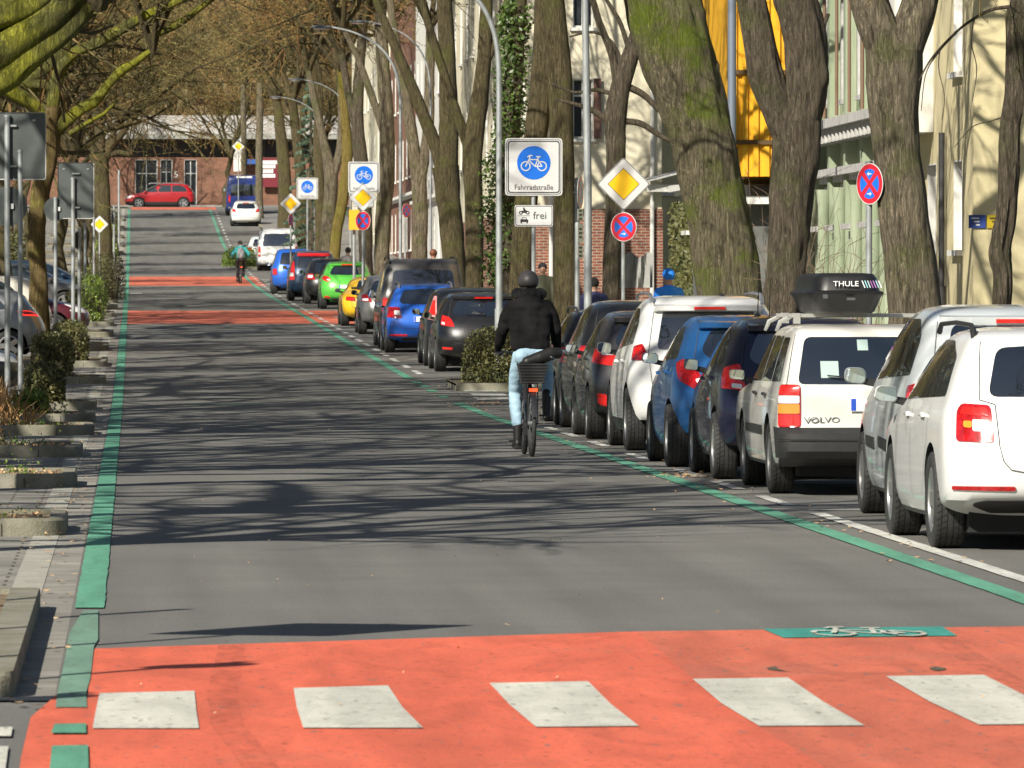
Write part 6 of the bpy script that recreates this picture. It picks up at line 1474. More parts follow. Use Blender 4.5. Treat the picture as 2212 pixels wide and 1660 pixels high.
traced_tree('street_tree', 'pale grooved trunk left of the spruce', 345, [[(652, 470, 13), (650, 380, 12), (640, 290, 11), (632, 220, 9)], [(645, 300, 7), (660, 220, 7), (668, 150, 6)]], BK4, [('road', 31, 1.0), ('road', 33, .9)], RT, 12, .05)
traced_tree('street_tree', 'pale broad trunk right of the maroon shop board', 395, [[(616, 450, 15), (614, 370, 14), (606, 290, 12), (598, 220, 9)]], BK4, [('road', 32, 1.1)], RT, 12, .05)
traced_tree('street_tree', 'right one of two plain trunks above the panel van', 452, [[(560, 420, 8), (560, 330, 8), (561, 250, 7.5), (562, 180, 7)]], BK1, [('road', 34, 1.2)], RT, 10, .04)
traced_tree('street_tree', 'left one of two plain trunks, beside the farthest yellow diamond', 468, [[(527, 420, 6), (527, 330, 6), (526, 250, 6), (525, 180, 6)]], BK1, [('road', 35, 1.2)], RT, 10, .04)
# ---- left side
LT = 'bare street trees on the left'
traced_tree('street_tree', 'gnarled left tree with bright moss covered arms reaching over the street', 165, [[(82, 600, 20), (80, 540, 19), (78, 480, 19), (86, 424, 20), (100, 370, 20), (106, 320, 22), (108, 270, 22), (112, 230, 20)],
    [(108, 300, 15), (135, 268, 15), (170, 240, 12), (205, 218, 12), (236, 181, 9), (262, 155, 11), (290, 137, 8), (330, 108, 6)], [(112, 250, 14), (120, 190, 14), (128, 150, 15), (165, 112, 12), (208, 95, 12), (252, 70, 12), (314, 33, 10), (390, 0, 7), (440, -30, 5)],
    [(118, 235, 10), (110, 190, 14), (60, 178, 14), (102, 145, 13), (137, 108, 13), (150, 66, 12), (192, 33, 10), (240, -5, 9)], [(330, 78, 6), (380, 55, 8), (440, 12, 6), (480, -20, 5)], [(150, 290, 6), (190, 265, 5), (225, 245, 4), (255, 215, 3)], [(112, 262, 16), (80, 230, 14), (30, 200, 16), (-30, 160, 18), (-90, 120, 18)]], [bark('bark_tan', (.12, .08, .03), (.30, .23, .10), (.25, .24, .05), .35), MOSS], [None, ('mid', 21, .5), ('road', 31, .7), ('mid', 23, .7)], LT, 18, .12)
traced_tree('street_tree', 'nearest left tree, only its thick blurred moss green limbs in the top corner', 63, [[(-260, 1500, 60), (-250, 700, 60), (-230, 330, 60), (-200, 250, 55)], [(-190, 280, 50), (-80, 170, 44), (30, 95, 40), (110, 40, 36), (190, -40, 30)], [(-200, 230, 40), (-60, 60, 38), (60, 10, 30), (150, -60, 26)], [(-120, 215, 30), (0, 175, 30), (70, 120, 26), (150, 60, 20), (210, -10, 14)]], MOSS, [None, None, None, ('shade', 41, .8)], LT, 22, .1)
traced_tree('street_tree', 'pale pollard like tree left of the crossing red car with short spreading arms', 300, [[(228, 600, 17), (226, 520, 16), (222, 430, 16), (218, 370, 18), (216, 335, 20)], [(210, 360, 11), (195, 320, 9), (165, 290, 7), (140, 262, 5)], [(222, 350, 12), (240, 315, 10), (262, 290, 8), (285, 255, 6)], [(216, 350, 12), (215, 290, 10), (205, 230, 8), (210, 160, 6)], [(225, 340, 8), (255, 330, 6), (280, 335, 5)]], BK4, [None, ('mid', 25, .5), ('road', 33, .8), ('road', 34, .9), ('mid', 22, .3)], LT, 14, .08)
def plain_tree(label, X, Y, kind, seed, sc, hb=5.2, r=.22, m=BK4, group=LT, name='street_tree'):
    rg = random.Random(int(Y)+seed); zb = zg(Y) if Y < 500 else 7.6
    root = thing(name, label, 'tree', (X, Y, zb), group=group); pts = [Vector((rg.uniform(-.1, .1)*i, rg.uniform(-.1, .1)*i, hb*i/6)) for i in range(7)]
    r = r*1.2 if kind == 'thick' else r; mb = MB(); limb(mb, pts, [r*(1-.3*i/6) for i in range(7)], Vector((0, 0, 0)), 14, .06, Y, True); mb.build('trunk', m, root, smooth=75)
    lm, tw = crown((kind, seed)); e = link_mesh('crown_limbs', lm, root); e.location = pts[-1]-Vector((0, 0, .1)); e.scale = (sc,)*3; e.rotation_euler = (0, 0, rg.uniform(0, 6.28)); link_mesh('twigs', tw, e); return root
rw = ('first', 'second', 'third', 'fourth', 'fifth', 'sixth', 'seventh', 'eighth', 'ninth', 'tenth', 'eleventh', 'twelfth', 'thirteenth', 'fourteenth', 'fifteenth', 'sixteenth', 'seventeenth', 'eighteenth')
for i, Y in enumerate((44, 49, 63, 73, 82, 90, 100, 110, 121, 132, 144, 156, 169, 182, 196, 210, 225, 240)):
    plain_tree(rw[i]+' bare tree of the row just outside the left edge that shades the street', -4.5-.5*(i % 3), Y, 'thick', 51+i % 5, (1.0, 1.25, 1.1)[i % 3], (5.2, 7.2, 4.6)[i % 3], group='row of trees outside the left edge')
for i, Y in enumerate((62, 78, 95, 112, 130, 150, 172, 195, 220, 245)):
    plain_tree(rw[i]+' unseen tall tree of the second left row, added for denser shade', -8.5, Y, 'thick', 51+(i*2) % 5, 1.4, 7.5, .3, group='second unseen left tree row added for shade')  # row out of view, added to thicken the tree shade across the street
for i, Y in enumerate((262, 282, 304, 326, 348, 372, 398, 424, 450)):
    plain_tree(rw[i]+' tree of the rear left row, behind the parking strip up the hill', -6.5, Y, 'road', 31+i % 5, 1.05, 4.2)
for i, (X, Y, k, sd, sc, lb) in enumerate([(-3.4, 205, 'road', 34, 1, 'left tree whose crown hangs behind the mossy arms'), (-3.2, 240, 'road', 32, 1, 'left tree beyond the silver car roofs'), (-2.6, 270, 'road', 35, 1, 'left tree before the pollard like tree'), (-2.2, 335, 'road', 31, 1.1, 'left tree right behind the pollard like tree'), (-2.2, 375, 'road', 32, 1.1, 'left tree on the rise of the hill'), (-2.2, 415, 'road', 33, 1.2, 'left tree high on the hill'), (-2.6, 455, 'road', 34, 1.2, 'last left tree before the cross street'), (6.2, 492, 'road', 31, 1.0, 'low tree right before the brick building'), (-3.5, 500, 'road', 33, 1.0, 'low tree left before the brick building'), (-8.5, 488, 'road', 34, .9, 'low tree at the far left corner of the street'), (12, 480, 'road', 32, .9, 'low tree at the far right corner of the street')]):
    plain_tree(lb, X, Y, k, sd, sc, 5.2 if Y < 470 else 3.4)
for i, (Y, X) in enumerate(((16, 9.5), (29, 10), (43, 9))): plain_tree(('first', 'second', 'third')[i]+' unseen bare tree right of the view, added for window reflections', X, Y, 'thick', 52+i, 1.0, 4.8, group=RT)  # out of view; added so the rear windows have branches to reflect
for i, (X, Y, sd, sc) in enumerate([(-9, 522, 31, 1.9), (-3, 530, 33, 2.0), (3, 524, 32, 1.9), (9, 532, 35, 2.0), (15, 526, 34, 1.9)]):
    plain_tree(('leftmost', 'second from left', 'middle', 'second from right', 'rightmost')[i]+' of the five brown trees above the brick building', X, Y, 'road', sd, sc, 6, .35, group='trees beyond the brick building')
# ---- leafy plants
def leafcloud(mb, n, fn, s, rng, mi=0):
    for _ in range(n):
        q = fn(); a = Vector((rng.gauss(0, 1), rng.gauss(0, 1), rng.gauss(0, 1))).normalized(); b = a.orthogonal().normalized(); b = Matrix.Rotation(rng.uniform(0, 6.28), 3, a) @ b; c = a.cross(b); k = s*rng.uniform(.6, 1.3)
        mb.add([q-b*k, q-c*k*.55, q+b*k, q+c*k*.55], [(0, 1, 2, 3)], mi)
def bush(name, label, X, Y, w, d, h, m, n=2600, s=.035, zoff=.12, cat='bush', tw=TWD, dry=0, group=None):
    rg = random.Random(int(X*100+Y)); root = thing(name, label, cat, (X, Y, zg(Y)+zoff), group=group)
    mb = MB()
    def f():
        while 1:
            x, y, z = rg.uniform(-1, 1), rg.uniform(-1, 1), rg.uniform(0, 1)
            e = 1-.25*noise.noise(Vector((x*2+X, y*2, z*2)))*2
            rr = abs(x)**3+abs(y)**3+abs(z*1.0)**5
            if rr < e and rr > .12*rg.random(): return Vector((x*w/2, y*d/2, z*h))
    leafcloud(mb, n, f, s, rg)
    if dry: leafcloud(mb, dry, lambda: Vector((rg.uniform(.0, .55)*w, rg.uniform(-.5, -.2)*d, rg.uniform(0, .6)*h)), s*.8, rg, 1)
    mb.build('foliage', [m, DRYG], root)
    mb = MB()
    for _ in range(60 if n > 1500 else 25):
        a = Vector((rg.uniform(-.3, .3)*w, rg.uniform(-.3, .3)*d, 0)); b = Vector((a.x*1.5+rg.uniform(-.1, .1), a.y*1.5, h*rg.uniform(.7, 1.05))); mb.tube([a, (a+b)/2+Vector((rg.uniform(-.05, .05),)*3), b], [.012, .008, .004], 4, caps=False)
    mb.build('stems', tw, root); return root
c0 = gp(1050, 812)
bush('bush', 'dense green bush with dry brown twigs on the right kerb island', 6.35, 124.6, 1.65, 2.2, .95, HEDGE, 9000, .028, .1, dry=2200)
bush('bush', 'low green bush beside the small white hatchback on the hill', gx(530, 348), 348.5, 2.2, 5, .9, LEAFB, 3000, .06, .1)
for (px, py, Y, w, h, m, lb, n) in ((95, 0, 107, .6, .6, HEDGE, 'dark hedge behind the thick grey pole on the left', 4200), (112, 0, 128, .75, .8, HEDGE, 'brownish hedge left of the second pole', 4200), (150, 0, 143.5, .75, .8, HEDGE, 'clipped dark hedge block by the left kerb', 4200), (200, 0, 196, .7, 1.25, LEAFB, 'fresh light green shrub on the left', 3000), (235, 0, 247, 1.15, 1.6, HEDGE, 'tall dark hedge near the far left cars', 3600), (62, 0, 97.6, .5, .34, LEAFB, 'bright leafy weed plant at the foot of the thick grey pole', 900)):
    bush('hedge' if 'hedge' in lb else 'shrub', lb, gx(px, Y)-0, Y+1.1, w, 1.6 if h > .5 else .5, h, m, n, .03, .1)
for i, Y in enumerate((212, 229, 263, 281, 298, 331, 348, 365, 382, 399, 416, 433)):
    bush('hedge', 'low green planting on a far left kerb bed beside the %s' % ('first', 'second', 'third', 'fourth', 'fifth', 'sixth', 'seventh', 'eighth', 'ninth', 'tenth', 'eleventh', 'twelfth')[i]+' of the far bays', -1.35, Y+2, 1.2, 3.2, .7+.3*(i % 2), (HEDGE, LEAFB, HEDGE)[i % 3], 1100, .06, .1, group='plantings on the far left kerb beds')
bush('hedge', 'tall brown beech hedge behind the left parked cars', -5.2, 186, 3.6, 6, 2.5, mat('leaf_beech', (.09, .05, .02), .7, col2=(.2, .12, .045), vs=3), 9000, .06, .0)
bush('hedge', 'dark hedge behind the far left parked cars', -4.6, 262, 3.0, 8, 2.4, HEDGE, 6000, .07, .0)
# dry grass at the left edge
rg = random.Random(9); mb = MB()
for (cx, cy, n_, hh, sp) in ((-1.95, 89.8, 300, .5, .22), (-1.5, 90.6, 60, .3, .3), (-1.9, 98, 300, .5, .25), (-1.75, 78.5, 220, .3, .25)):
    for _ in range(n_):
        a = Vector((cx+rg.gauss(0, sp*.6), cy+rg.gauss(0, .4), zg(cy)+.1)); b = a+Vector((rg.gauss(0, .13), rg.gauss(0, .13), hh*rg.uniform(.5, 1.1))); wv = Vector((.006, 0, 0)); m_ = (a+b)/2+Vector((rg.gauss(0, .04), 0, .05))
        mb.add([a-wv, a+wv, m_+wv, m_-wv, b], [(0, 1, 2, 3), (3, 2, 4)])
tag(mb.build('dry_grass', DRYG), 'tufts of orange dry grass on the left kerb beds', 'grass', kind='stuff')
# low weeds and leaf litter on the near kerb beds
rg = random.Random(12); mb = MB()
for (y0, y1) in ((31.4, 40), (52.2, 54.2), (65.2, 67.2), (77.2, 79.2), (89.2, 91.2), (97.7, 99.7), (107.7, 109.7), (128, 130)):
    for _ in range(26):
        cx, cy = rg.uniform(-2.6, -.85), rg.uniform(y0, y1); r_ = rg.uniform(.03, .09)
        leafcloud(mb, 16, lambda: Vector((cx+rg.gauss(0, r_), cy+rg.gauss(0, r_), zg(cy)+.10+abs(rg.gauss(0, r_*.8)))), .018, rg, 0 if rg.random() < .6 else 1)
    for _ in range(260):
        cx, cy = rg.uniform(-2.8, -.6), rg.uniform(y0-.25, y1+.2); leafcloud(mb, 1, lambda: Vector((cx, cy, zg(cy)+(.115 if y0 < cy < y1 and cx < -.65 else .02))), .02, rg, 2)
tag(mb.build('weeds', [LEAFB, LEAFG, LEAF]), 'low weeds and leaf litter on the near left kerb beds', 'weeds', kind='stuff')
# ivy
rg = random.Random(4)
mb = MB()
def ivy():
    t = rg.random(); py = 620-640*t; px = 1092+26*t; k = .35+.75*noise.noise(Vector((t*6, 1, 0)))**2*3+.5*(.15 < t < .95)
    q = at(px, py, 165); g = rg.uniform(0, 6.28); r = rg.uniform(.15, .42)*k; return Vector((q.x+cos(g)*r+(.12 if t < .45 else .05)*rg.gauss(-1, 1), 165+sin(g)*r, q.z))
leafcloud(mb, 7500, ivy, .055, rg); V0 = Vector((ivt.location.x, ivt.location.y, ivt.location.z)); mb.v = [tuple(Vector(v)-V0) for v in mb.v]
mb.build('ivy', LEAFG, ivt)
mb = MB(); leafcloud(mb, 5200, lambda: Vector((13.45+rg.uniform(-.15, .1), rg.uniform(175, 184), zg(178)+rg.uniform(.2, 3.3))), .06, rg)
tag(mb.build('ivy_cover', HEDGE), 'ivy covering the grey green house front behind the mossy tree', 'ivy', kind='stuff')
# spruce
sp = thing('spruce', 'blue green spruce between the pale trunks left of the middle bicycle sign', 'tree', (gx(672, 325), 325, zg(325)))
mb = MB(); mb.tube([(0, 0, 0), (0, 0, 9)], [.14, .03], 8); mb.build('trunk', BK3, sp, smooth=True)
mb = MB(); rg = random.Random(6)
for k in range(70):
    z = .9+7.8*k/70; R = 1.5*(1-z/9.3)+.1; g = k*2.4
    for _ in range(90):
        u = rg.random()**.7; a = g+rg.gauss(0, .22)*(1.2-u); q = Vector((cos(a)*R*u, sin(a)*R*u, z-.35*u*R+rg.gauss(0, .03))); mb.add([q, q+Vector((cos(a)*.10, sin(a)*.10, -.03)), q+Vector((rg.gauss(0, .05), rg.gauss(0, .05), -.1))], [(0, 1, 2)])
mb.build('needles', CONIF, sp)
# thin shrub shoots in front of the yellow building and beside the green house
rg = random.Random(8)
for lb, px, Y, n_, hh in (('bare upright shrub shoots below the yellow cladding', 1650, 112, 26, 3.0), ('bare tangled shrub left of the roof box in front of the garage', 1765, 100, 34, 2.2), ('bare twiggy shrub in front of the green house', 1850, 104, 26, 1.9)):
    root = thing('bare_shrub', lb, 'shrub', (gx(px, Y), Y, .12)); mb = MB()
    for _ in range(n_):
        a = Vector((rg.gauss(0, .12), rg.gauss(0, .2), 0)); d = Vector((rg.gauss(0, .22), rg.gauss(0, .2), 1)); pts = [a+d*hh*t*rg.uniform(.8, 1.1)+Vector((rg.gauss(0, .03), 0, 0)) for t in (0, .25, .5, .75, 1)]; mb.tube(pts, [.012, .01, .008, .006, .003], 4, caps=False)
        for q in pts[2:]:
            e = q+Vector((rg.gauss(0, .25), rg.gauss(0, .2), rg.uniform(.05, .4))); mb.tube([q, (q+e)/2+Vector((0, 0, .03)), e], [.005, .004, .002], 3, caps=False)
    mb.build('shoots', mat('shoot_brown', (.16, .11, .07), .8), root)
# ---------------------------------------------------------------- people and bicycles
SKIN = mat('skin', (.45, .26, .18), .6)
JBLK = mat('jacket_black', (.008, .0075, .008), .95, var=.3, vs=7, bump=1, bs=7, spec=.2)
DENIM = mat('light_denim', (.36, .52, .63), .85, col2=(.31, .46, .57), vs=14, bump=.7, bs=14)
LEATH = mat('boot_leather', (.02, .018, .017), .45)
HELM = mat('helmet_grey', (.045, .042, .042), .5)
def caps(mb, P, R, n=12):
    """tapered limb with round joints along P"""
    for i in range(len(P)-1):
        a, b = Vector(P[i]), Vector(P[i+1]); mb.tube([a, b], [R[i], R[i+1]], n)
    for p, r in zip(P, R): mb.ball(p, r, n, 8)
def bicycle(root_name, label, loc, rz, basket=False, lamp_on=True):
    r = thing(root_name, label, 'bicycle', loc, rz); FR = mat('bike_frame_black', (.02, .02, .022), .35, coat=.5)
    Rw = .35
    for y in (0, 1.12):
        w = empty('wheel', (0, y, Rw)); w.parent = r
        mb = MB(); N_ = 48; n = 10; V = []
        for i in range(N_):
            g = 2*pi*i/N_
            for k in range(n): a = 2*pi*k/n; q = Rw-.024+.024*cos(a); V.append((.024*sin(a), q*cos(g), q*sin(g)))
        mb.add(V, [(i*n+k, i*n+(k+1) % n, ((i+1) % N_)*n+(k+1) % n, ((i+1) % N_)*n+k) for i in range(N_) for k in range(n)]); mb.build('tyre', RUB, w, smooth=True)
        mb = MB(); mb.lathe([(Rw-.045, -.012), (Rw-.03, -.014), (Rw-.03, .014), (Rw-.045, .012)], 40, axis='x'); mb.lathe([(.025, -.045), (.025, .045)], 10, axis='x', caps=True)
        for k in range(24): g = 2*pi*k/24; mb.tube([(.03*(1 if k % 2 else -1), .02*cos(g), .02*sin(g)), (0, (Rw-.04)*cos(g+.2), (Rw-.04)*sin(g+.2))], .0016, 3, caps=False)
        mb.build('rim', GALV, w, smooth=40)
        mb = MB(); V = []
        for i in range(17):
            g = radians(10+i*9.5) if y == 0 else radians(20+i*8)
            q = Rw+.025
            for x in (-.03, 0, .03): V.append((x, y-q*cos(g) if y == 0 else y-q*cos(g), Rw+q*sin(g)+(.006 if x == 0 else 0)))
        mb.add(V, [(i*3+k, i*3+k+1, (i+1)*3+k+1, (i+1)*3+k) for i in range(16) for k in range(2)]); mb.build('mudguard', FR, r, smooth=True)
    mb = MB(); bb = (0, .44, .29); seat = (0, .26, .88); hd0 = (0, .90, .62); hd1 = (0, .86, .86)
    for a, b, q in ((bb, seat, .019), (bb, hd0, .032), (seat, (0, .87, .80), .017), (hd0, hd1, .02)): mb.tube([a, b], q, 8)
    for sx in (-1, 1):
        mb.tube([bb, (sx*.06, 0, Rw)], .012, 6); mb.tube([(0, .28, .8), (sx*.06, 0, Rw)], .010, 6); mb.tube([(sx*.05, .92, .60), (sx*.05, 1.12, Rw)], .013, 6)
    mb.tube([(-.05, .92, .6), (.05, .92, .6)], .02, 6); mb.box((0, .44, .30), (.11, .2, .16)); mb.build('frame', FR, r, smooth=40)
    mb = MB(); mb.tube([seat, (0, .24, .97)], .013, 6); caps(mb, [(0, .12, .985), (0, .26, .98), (0, .40, .985)], [.075, .055, .025]); mb.ball((-.06, .12, .985), (.06, .08, .03)); mb.ball((.06, .12, .985), (.06, .08, .03)); mb.build('saddle', BLK, r, smooth=60)
    mb = MB(); mb.tube([hd1, (0, .82, 1.04)], .015, 8); mb.tube([(-.31, .62, 1.08), (-.24, .72, 1.09), (-.08, .82, 1.07), (.08, .82, 1.07), (.24, .72, 1.09), (.31, .62, 1.08)], .012, 8)
    for sx in (-1, 1): mb.tube([(sx*.31, .60, 1.08), (sx*.25, .70, 1.09)], .018, 8)
    mb.build('handlebar', FR, r, smooth=True)
    mb = MB()
    for sx in (-1, 1): mb.tube([(sx*.05, -.16, .76), (sx*.05, .22, .78)], .007, 6); mb.tube([(sx*.05, -.12, .76), (sx*.06, 0, .36)], .006, 6)
    mb.box((0, .02, .765), (.1, .34, .008)); mb.build('rear_rack', FR, r)
    for sx, sz in ((-1, -1), (1, 1)):
        mb = MB(); p = Vector((sx*.10, .44-.0*sz, .29+sz*.135)); mb.tube([(sx*.07, .44, .29), (sx*.085, .44, .29+sz*.165)], .009, 6); mb.box(tuple(p+Vector((sx*.06, 0, 0))), (.10, .09, .022)); mb.build('pedal', FR, r)
    mb = MB(); mb.box((0, -.19, .70), (.09, .03, .035)); mb.build('rear_light', mat('rear_light_orange', (.85, .10, .03), .3, emit=.5), r)
    mb = MB(); mb.lathe([(.001, 0), (.024, 0), (.022, .01)], 14, (0, -.205, .63), 'y'); mb.build('reflector', REDB, r)
    if basket:
        mb = MB(); w0, w1 = .11, .145; z0, z1 = .775, .965
        def ring(t): w_ = w0+(w1-w0)*t; d_ = .14+.03*t; z = z0+(z1-z0)*t; return [(-w_, -.02-d_, z), (w_, -.02-d_, z), (w_, -.02+d_, z), (-w_, -.02+d_, z)]
        for k in range(7): P = ring(k/6); [mb.tube([P[i], P[(i+1) % 4]], .006 if 0 < k < 6 else .009, 5) for i in range(4)]
        P0, P1 = ring(0), ring(1)
        for i in range(4):
            for t in [k/9 for k in range(9)]:
                a = Vector(P0[i]).lerp(Vector(P0[(i+1) % 4]), t); b = Vector(P1[i]).lerp(Vector(P1[(i+1) % 4]), t); mb.tube([a, b], .005, 4)
        mb.add(P0, [(0, 1, 2, 3)]); q = [ring(.02)[i] for i in range(4)]; 
        for i in range(4): mb.add([Vector(P0[i])*.99, Vector(P0[(i+1) % 4])*.99, Vector(P1[(i+1) % 4])*.99, Vector(P1[i])*.99], [(0, 1, 2, 3)])
        mb.build('basket', BLK, r)
    return r
cy = gp(1153, 989)
CX, CYY = cy.x, cy.y
bicycle('bicycle', 'black electric bicycle with rear basket ridden by the woman in light jeans', (CX, CYY+.35, zg(CYY)), .02, True)
# the rider; local frame: x right, y ahead, z up, origin on the ground under the rear hub
ri = thing('person', 'rider from behind in black hooded jacket, light blue jeans, black boots and dark helmet', 'person', (CX, CYY+.35, zg(CYY)), .02)
mb = MB()   # body: head, neck, hands and the hidden trunk as one surface
mb.ball((0, .50, 1.80), (.075, .095, .115), 16, 12); caps(mb, [(0, .45, 1.74), (0, .40, 1.60), (0, .28, 1.2), (0, .22, 1.06)], [.055, .06, .13, .13])
mb.ball((0, .592, 1.785), (.014, .02, .02), 8, 6)
for sx in (-1, 1):
    mb.ball((sx*.078, .50, 1.79), (.012, .02, .03), 8, 6)
    caps(mb, [(sx*.17, .40, 1.54), (sx*.27, .40, 1.32), (sx*.30, .60, 1.13)], [.05, .04, .028])
    hc = Vector((sx*.305, .655, 1.105)); mb.ball(hc, (.030, .045, .022), 10, 8)
    for f in range(4):
        o = hc+Vector((sx*(-.032+.021*f), .035, .004)); L_ = (.040, .046, .043, .034)[f]; caps(mb, [o, o+Vector((0, L_*.8, -.012)), o+Vector((0, L_*.7, -.042)), o+Vector((0, L_*.15, -.055))], [.010, .0095, .009, .008], 8)
    caps(mb, [hc+Vector((-sx*.028, -.01, 0)), hc+Vector((-sx*.048, .02, -.018)), hc+Vector((-sx*.045, .045, -.03))], [.011, .010, .009], 8)
body = remeshed(mb, 'body', mat('dark_glove', (.03, .028, .028), .7), ri, .007, 3)
mb = MB()   # jacket
caps(mb, [(0, .24, 1.20), (0, .30, 1.36), (0, .37, 1.52)], [.15, .165, .15], 18)
for sx in (-1, 1):
    caps(mb, [(sx*.085, .22, 1.17), (sx*.09, .26, 1.30), (sx*.10, .33, 1.45), (sx*.115, .38, 1.55)], [.115, .115, .12, .10], 14)
    caps(mb, [(sx*.165, .39, 1.555), (sx*.225, .385, 1.45), (sx*.265, .40, 1.31)], [.085, .075, .062], 14)
    caps(mb, [(sx*.265, .40, 1.31), (sx*.285, .50, 1.20), (sx*.30, .60, 1.135)], [.062, .052, .040], 12)
mb.ball((0, .33, 1.50), (.17, .12, .11)); mb.ball((0, .34, 1.615), (.135, .11, .085)); mb.ball((0, .31, 1.56), (.15, .10, .08)); caps(mb, [(0, .42, 1.60), (0, .44, 1.68)], [.10, .085])
for z, rr in ((1.115, .20), (1.14, .205)):
    mb.ball((0, .215, z+.02), (.20, .145, .06), 18, 8)
jk = remeshed(mb, 'jacket', JBLK, ri, .011, 5); jk.scale = (1.05, 1, 1)
for v in jk.data.vertices: v.co.y += .012*noise.noise(v.co*9)+.02*noise.noise(Vector((v.co.x*3, v.co.y*3, v.co.z*14))); v.co.x += .008*noise.noise(v.co*11+Vector((5, 0, 0)))
mb = MB()
for k in range(14):
    g = pi*2*k/14; mb.ball((.135*cos(g), .42+.095*sin(g), 1.70+.012*sin(g*3)), (.056, .048, .056), 8, 6)
remeshed(mb, 'hood_collar', mat('fur_black', (.012, .012, .012), .95, bump=1, bs=60), ri, .010, 2)
mb = MB()   # jeans
mb.ball((0, .20, 1.08), (.175, .135, .11), 18, 12)
for sx in (-1, 1): mb.ball((sx*.08, .17, 1.05), (.095, .115, .10), 14, 10)
caps(mb, [(-.095, .22, 1.05), (-.13, .40, .84), (-.145, .50, .68)], [.098, .085, .064], 16); caps(mb, [(-.145, .50, .68), (-.14, .47, .52), (-.125, .42, .345)], [.063, .066, .058], 16)
caps(mb, [(.11, .22, 1.05), (.17, .44, 1.00), (.205, .62, .92)], [.098, .082, .064], 16); caps(mb, [(.205, .62, .92), (.205, .55, .78), (.195, .48, .64)], [.063, .064, .058], 16)
je = remeshed(mb, 'jeans', DENIM, ri, .010, 4)
for v in je.data.vertices: d_ = .004*noise.noise(Vector((v.co.x*6, v.co.y*6, v.co.z*26)))+.002*noise.noise(v.co*18); v.co += v.normal*d_
for (an, nm) in (((-.12, .42, .30), 'boot'), ((.19, .47, .60), 'boot')):
    mb = MB(); a = Vector(an); fo = a+Vector((-.01 if an[0] < 0 else .01, .0, -.19)) if an[0] < 0 else a+Vector((.01, -.03, -.18))
    dz = -.17 if an[0] < 0 else -.15
    caps(mb, [a+Vector((0, 0, .06)), a+Vector((0, -.01, -.06)), a+Vector((0, -.02, dz+.03))], [.050, .050, .046], 12)
    ft = a+Vector((0, -.03, dz)); caps(mb, [ft, ft+Vector((-.012 if an[0] < 0 else .012, .09, -.015)), ft+Vector((-.02 if an[0] < 0 else .02, .17, -.02))], [.045, .042, .036], 12); mb.box(tuple(ft+Vector((0, -.005, -.045))), (.075, .09, .03))
    remeshed(mb, nm, LEATH, ri, .009, 3)
mb = MB(); mb.ball((0, .49, 1.83), (.112, .135, .118), 20, 14); V = [v if v[2] > 1.775 else (v[0], v[1], 1.775) for v in mb.v]; mb.v = V
hm = mb.build('helmet', HELM, ri, smooth='all')
mb = MB()
for sx in (-1, 1): mb.box((sx*.042, .392, 1.835), (.03, .02, .014), rz=sx*.25)
mb.ball((0, .385, 1.80), (.02, .012, .02), 8, 6); mb.build('helmet_vents', GAPM, hm)
mb = MB(); caps(mb, [(-.02, .47, 1.76), (0, .43, 1.70), (0, .41, 1.64)], [.07, .06, .04]); mb.build('hair', mat('hair_dark', (.03, .018, .012), .6), ri, smooth=True)
bg_ = thing('shoulder_bag', 'black bag lying across the basket of the near bicycle', 'bag', (CX, CYY+.35, zg(CYY)))
mb = MB(); caps(mb, [(-.05, -.03, .99), (.08, .0, 1.03), (.20, .04, 1.075), (.27, .08, 1.08)], [.06, .072, .07, .06], 14); remeshed(mb, 'bag_body', LEATH, bg_, .010, 4)
mb = MB(); mb.tube([(.19, -.03, 1.05), (.24, -.035, 1.02), (.22, -.03, .98)], .008, 6); mb.ball((.2, -.04, 1.04), .014, 8, 6); mb.build('buckle', CHR, bg_, smooth=True)
# far cyclist in turquoise
fy = gp(521, 614)
bicycle('bicycle', 'small dark bicycle of the far cyclist on the second red band', (fy.x, fy.y+.35, zg(fy.y)), .05)
rr_ = thing('person', 'far cyclist in turquoise jacket with a grey backpack', 'person', (fy.x, fy.y+.35, zg(fy.y)), .05)
mb = MB(); mb.ball((0, .50, 1.66), (.08, .095, .115), 12, 10); caps(mb, [(0, .47, 1.6), (0, .40, 1.48), (0, .28, 1.2), (0, .22, 1.02)], [.055, .06, .12, .13])
for sx in (-1, 1): 
    caps(mb, [(sx*.17, .40, 1.42), (sx*.30, .44, 1.22), (sx*.31, .64, 1.10)], [.05, .04, .035]); mb.ball((sx*.31, .66, 1.10), (.035, .05, .03), 8, 6)
remeshed(mb, 'body', SKIN, rr_, .02, 2)
TURQ = mat('turquoise_cloth', (.05, .40, .40), .7, var=.15, vs=6, bump=.4, bs=9)
mb = MB(); caps(mb, [(0, .24, 1.12), (0, .32, 1.3), (0, .38, 1.44)], [.17, .18, .16], 14)
for sx in (-1, 1): caps(mb, [(sx*.16, .38, 1.45), (sx*.33, .40, 1.24), (sx*.31, .60, 1.11)], [.10, .09, .06])
remeshed(mb, 'jacket', TURQ, rr_, .02, 3)
mb = MB(); mb.ball((0, .20, 1.02), (.17, .14, .12)); caps(mb, [(-.10, .22, 1.0), (-.14, .46, .70), (-.12, .42, .30)], [.09, .065, .055]); caps(mb, [(.10, .22, 1.0), (.15, .58, .86), (.14, .48, .50)], [.09, .065, .055]); remeshed(mb, 'trousers', mat('cloth_black', (.02, .02, .022), .8), rr_, .02, 2)
mb = MB()
for a in ((-.12, .42, .24), (.14, .48, .44)): caps(mb, [a, (a[0], a[1]-.02, a[2]-.08), (a[0], a[1]+.12, a[2]-.12)], [.05, .05, .04])
mb.build('shoes', LEATH, rr_, smooth=True)
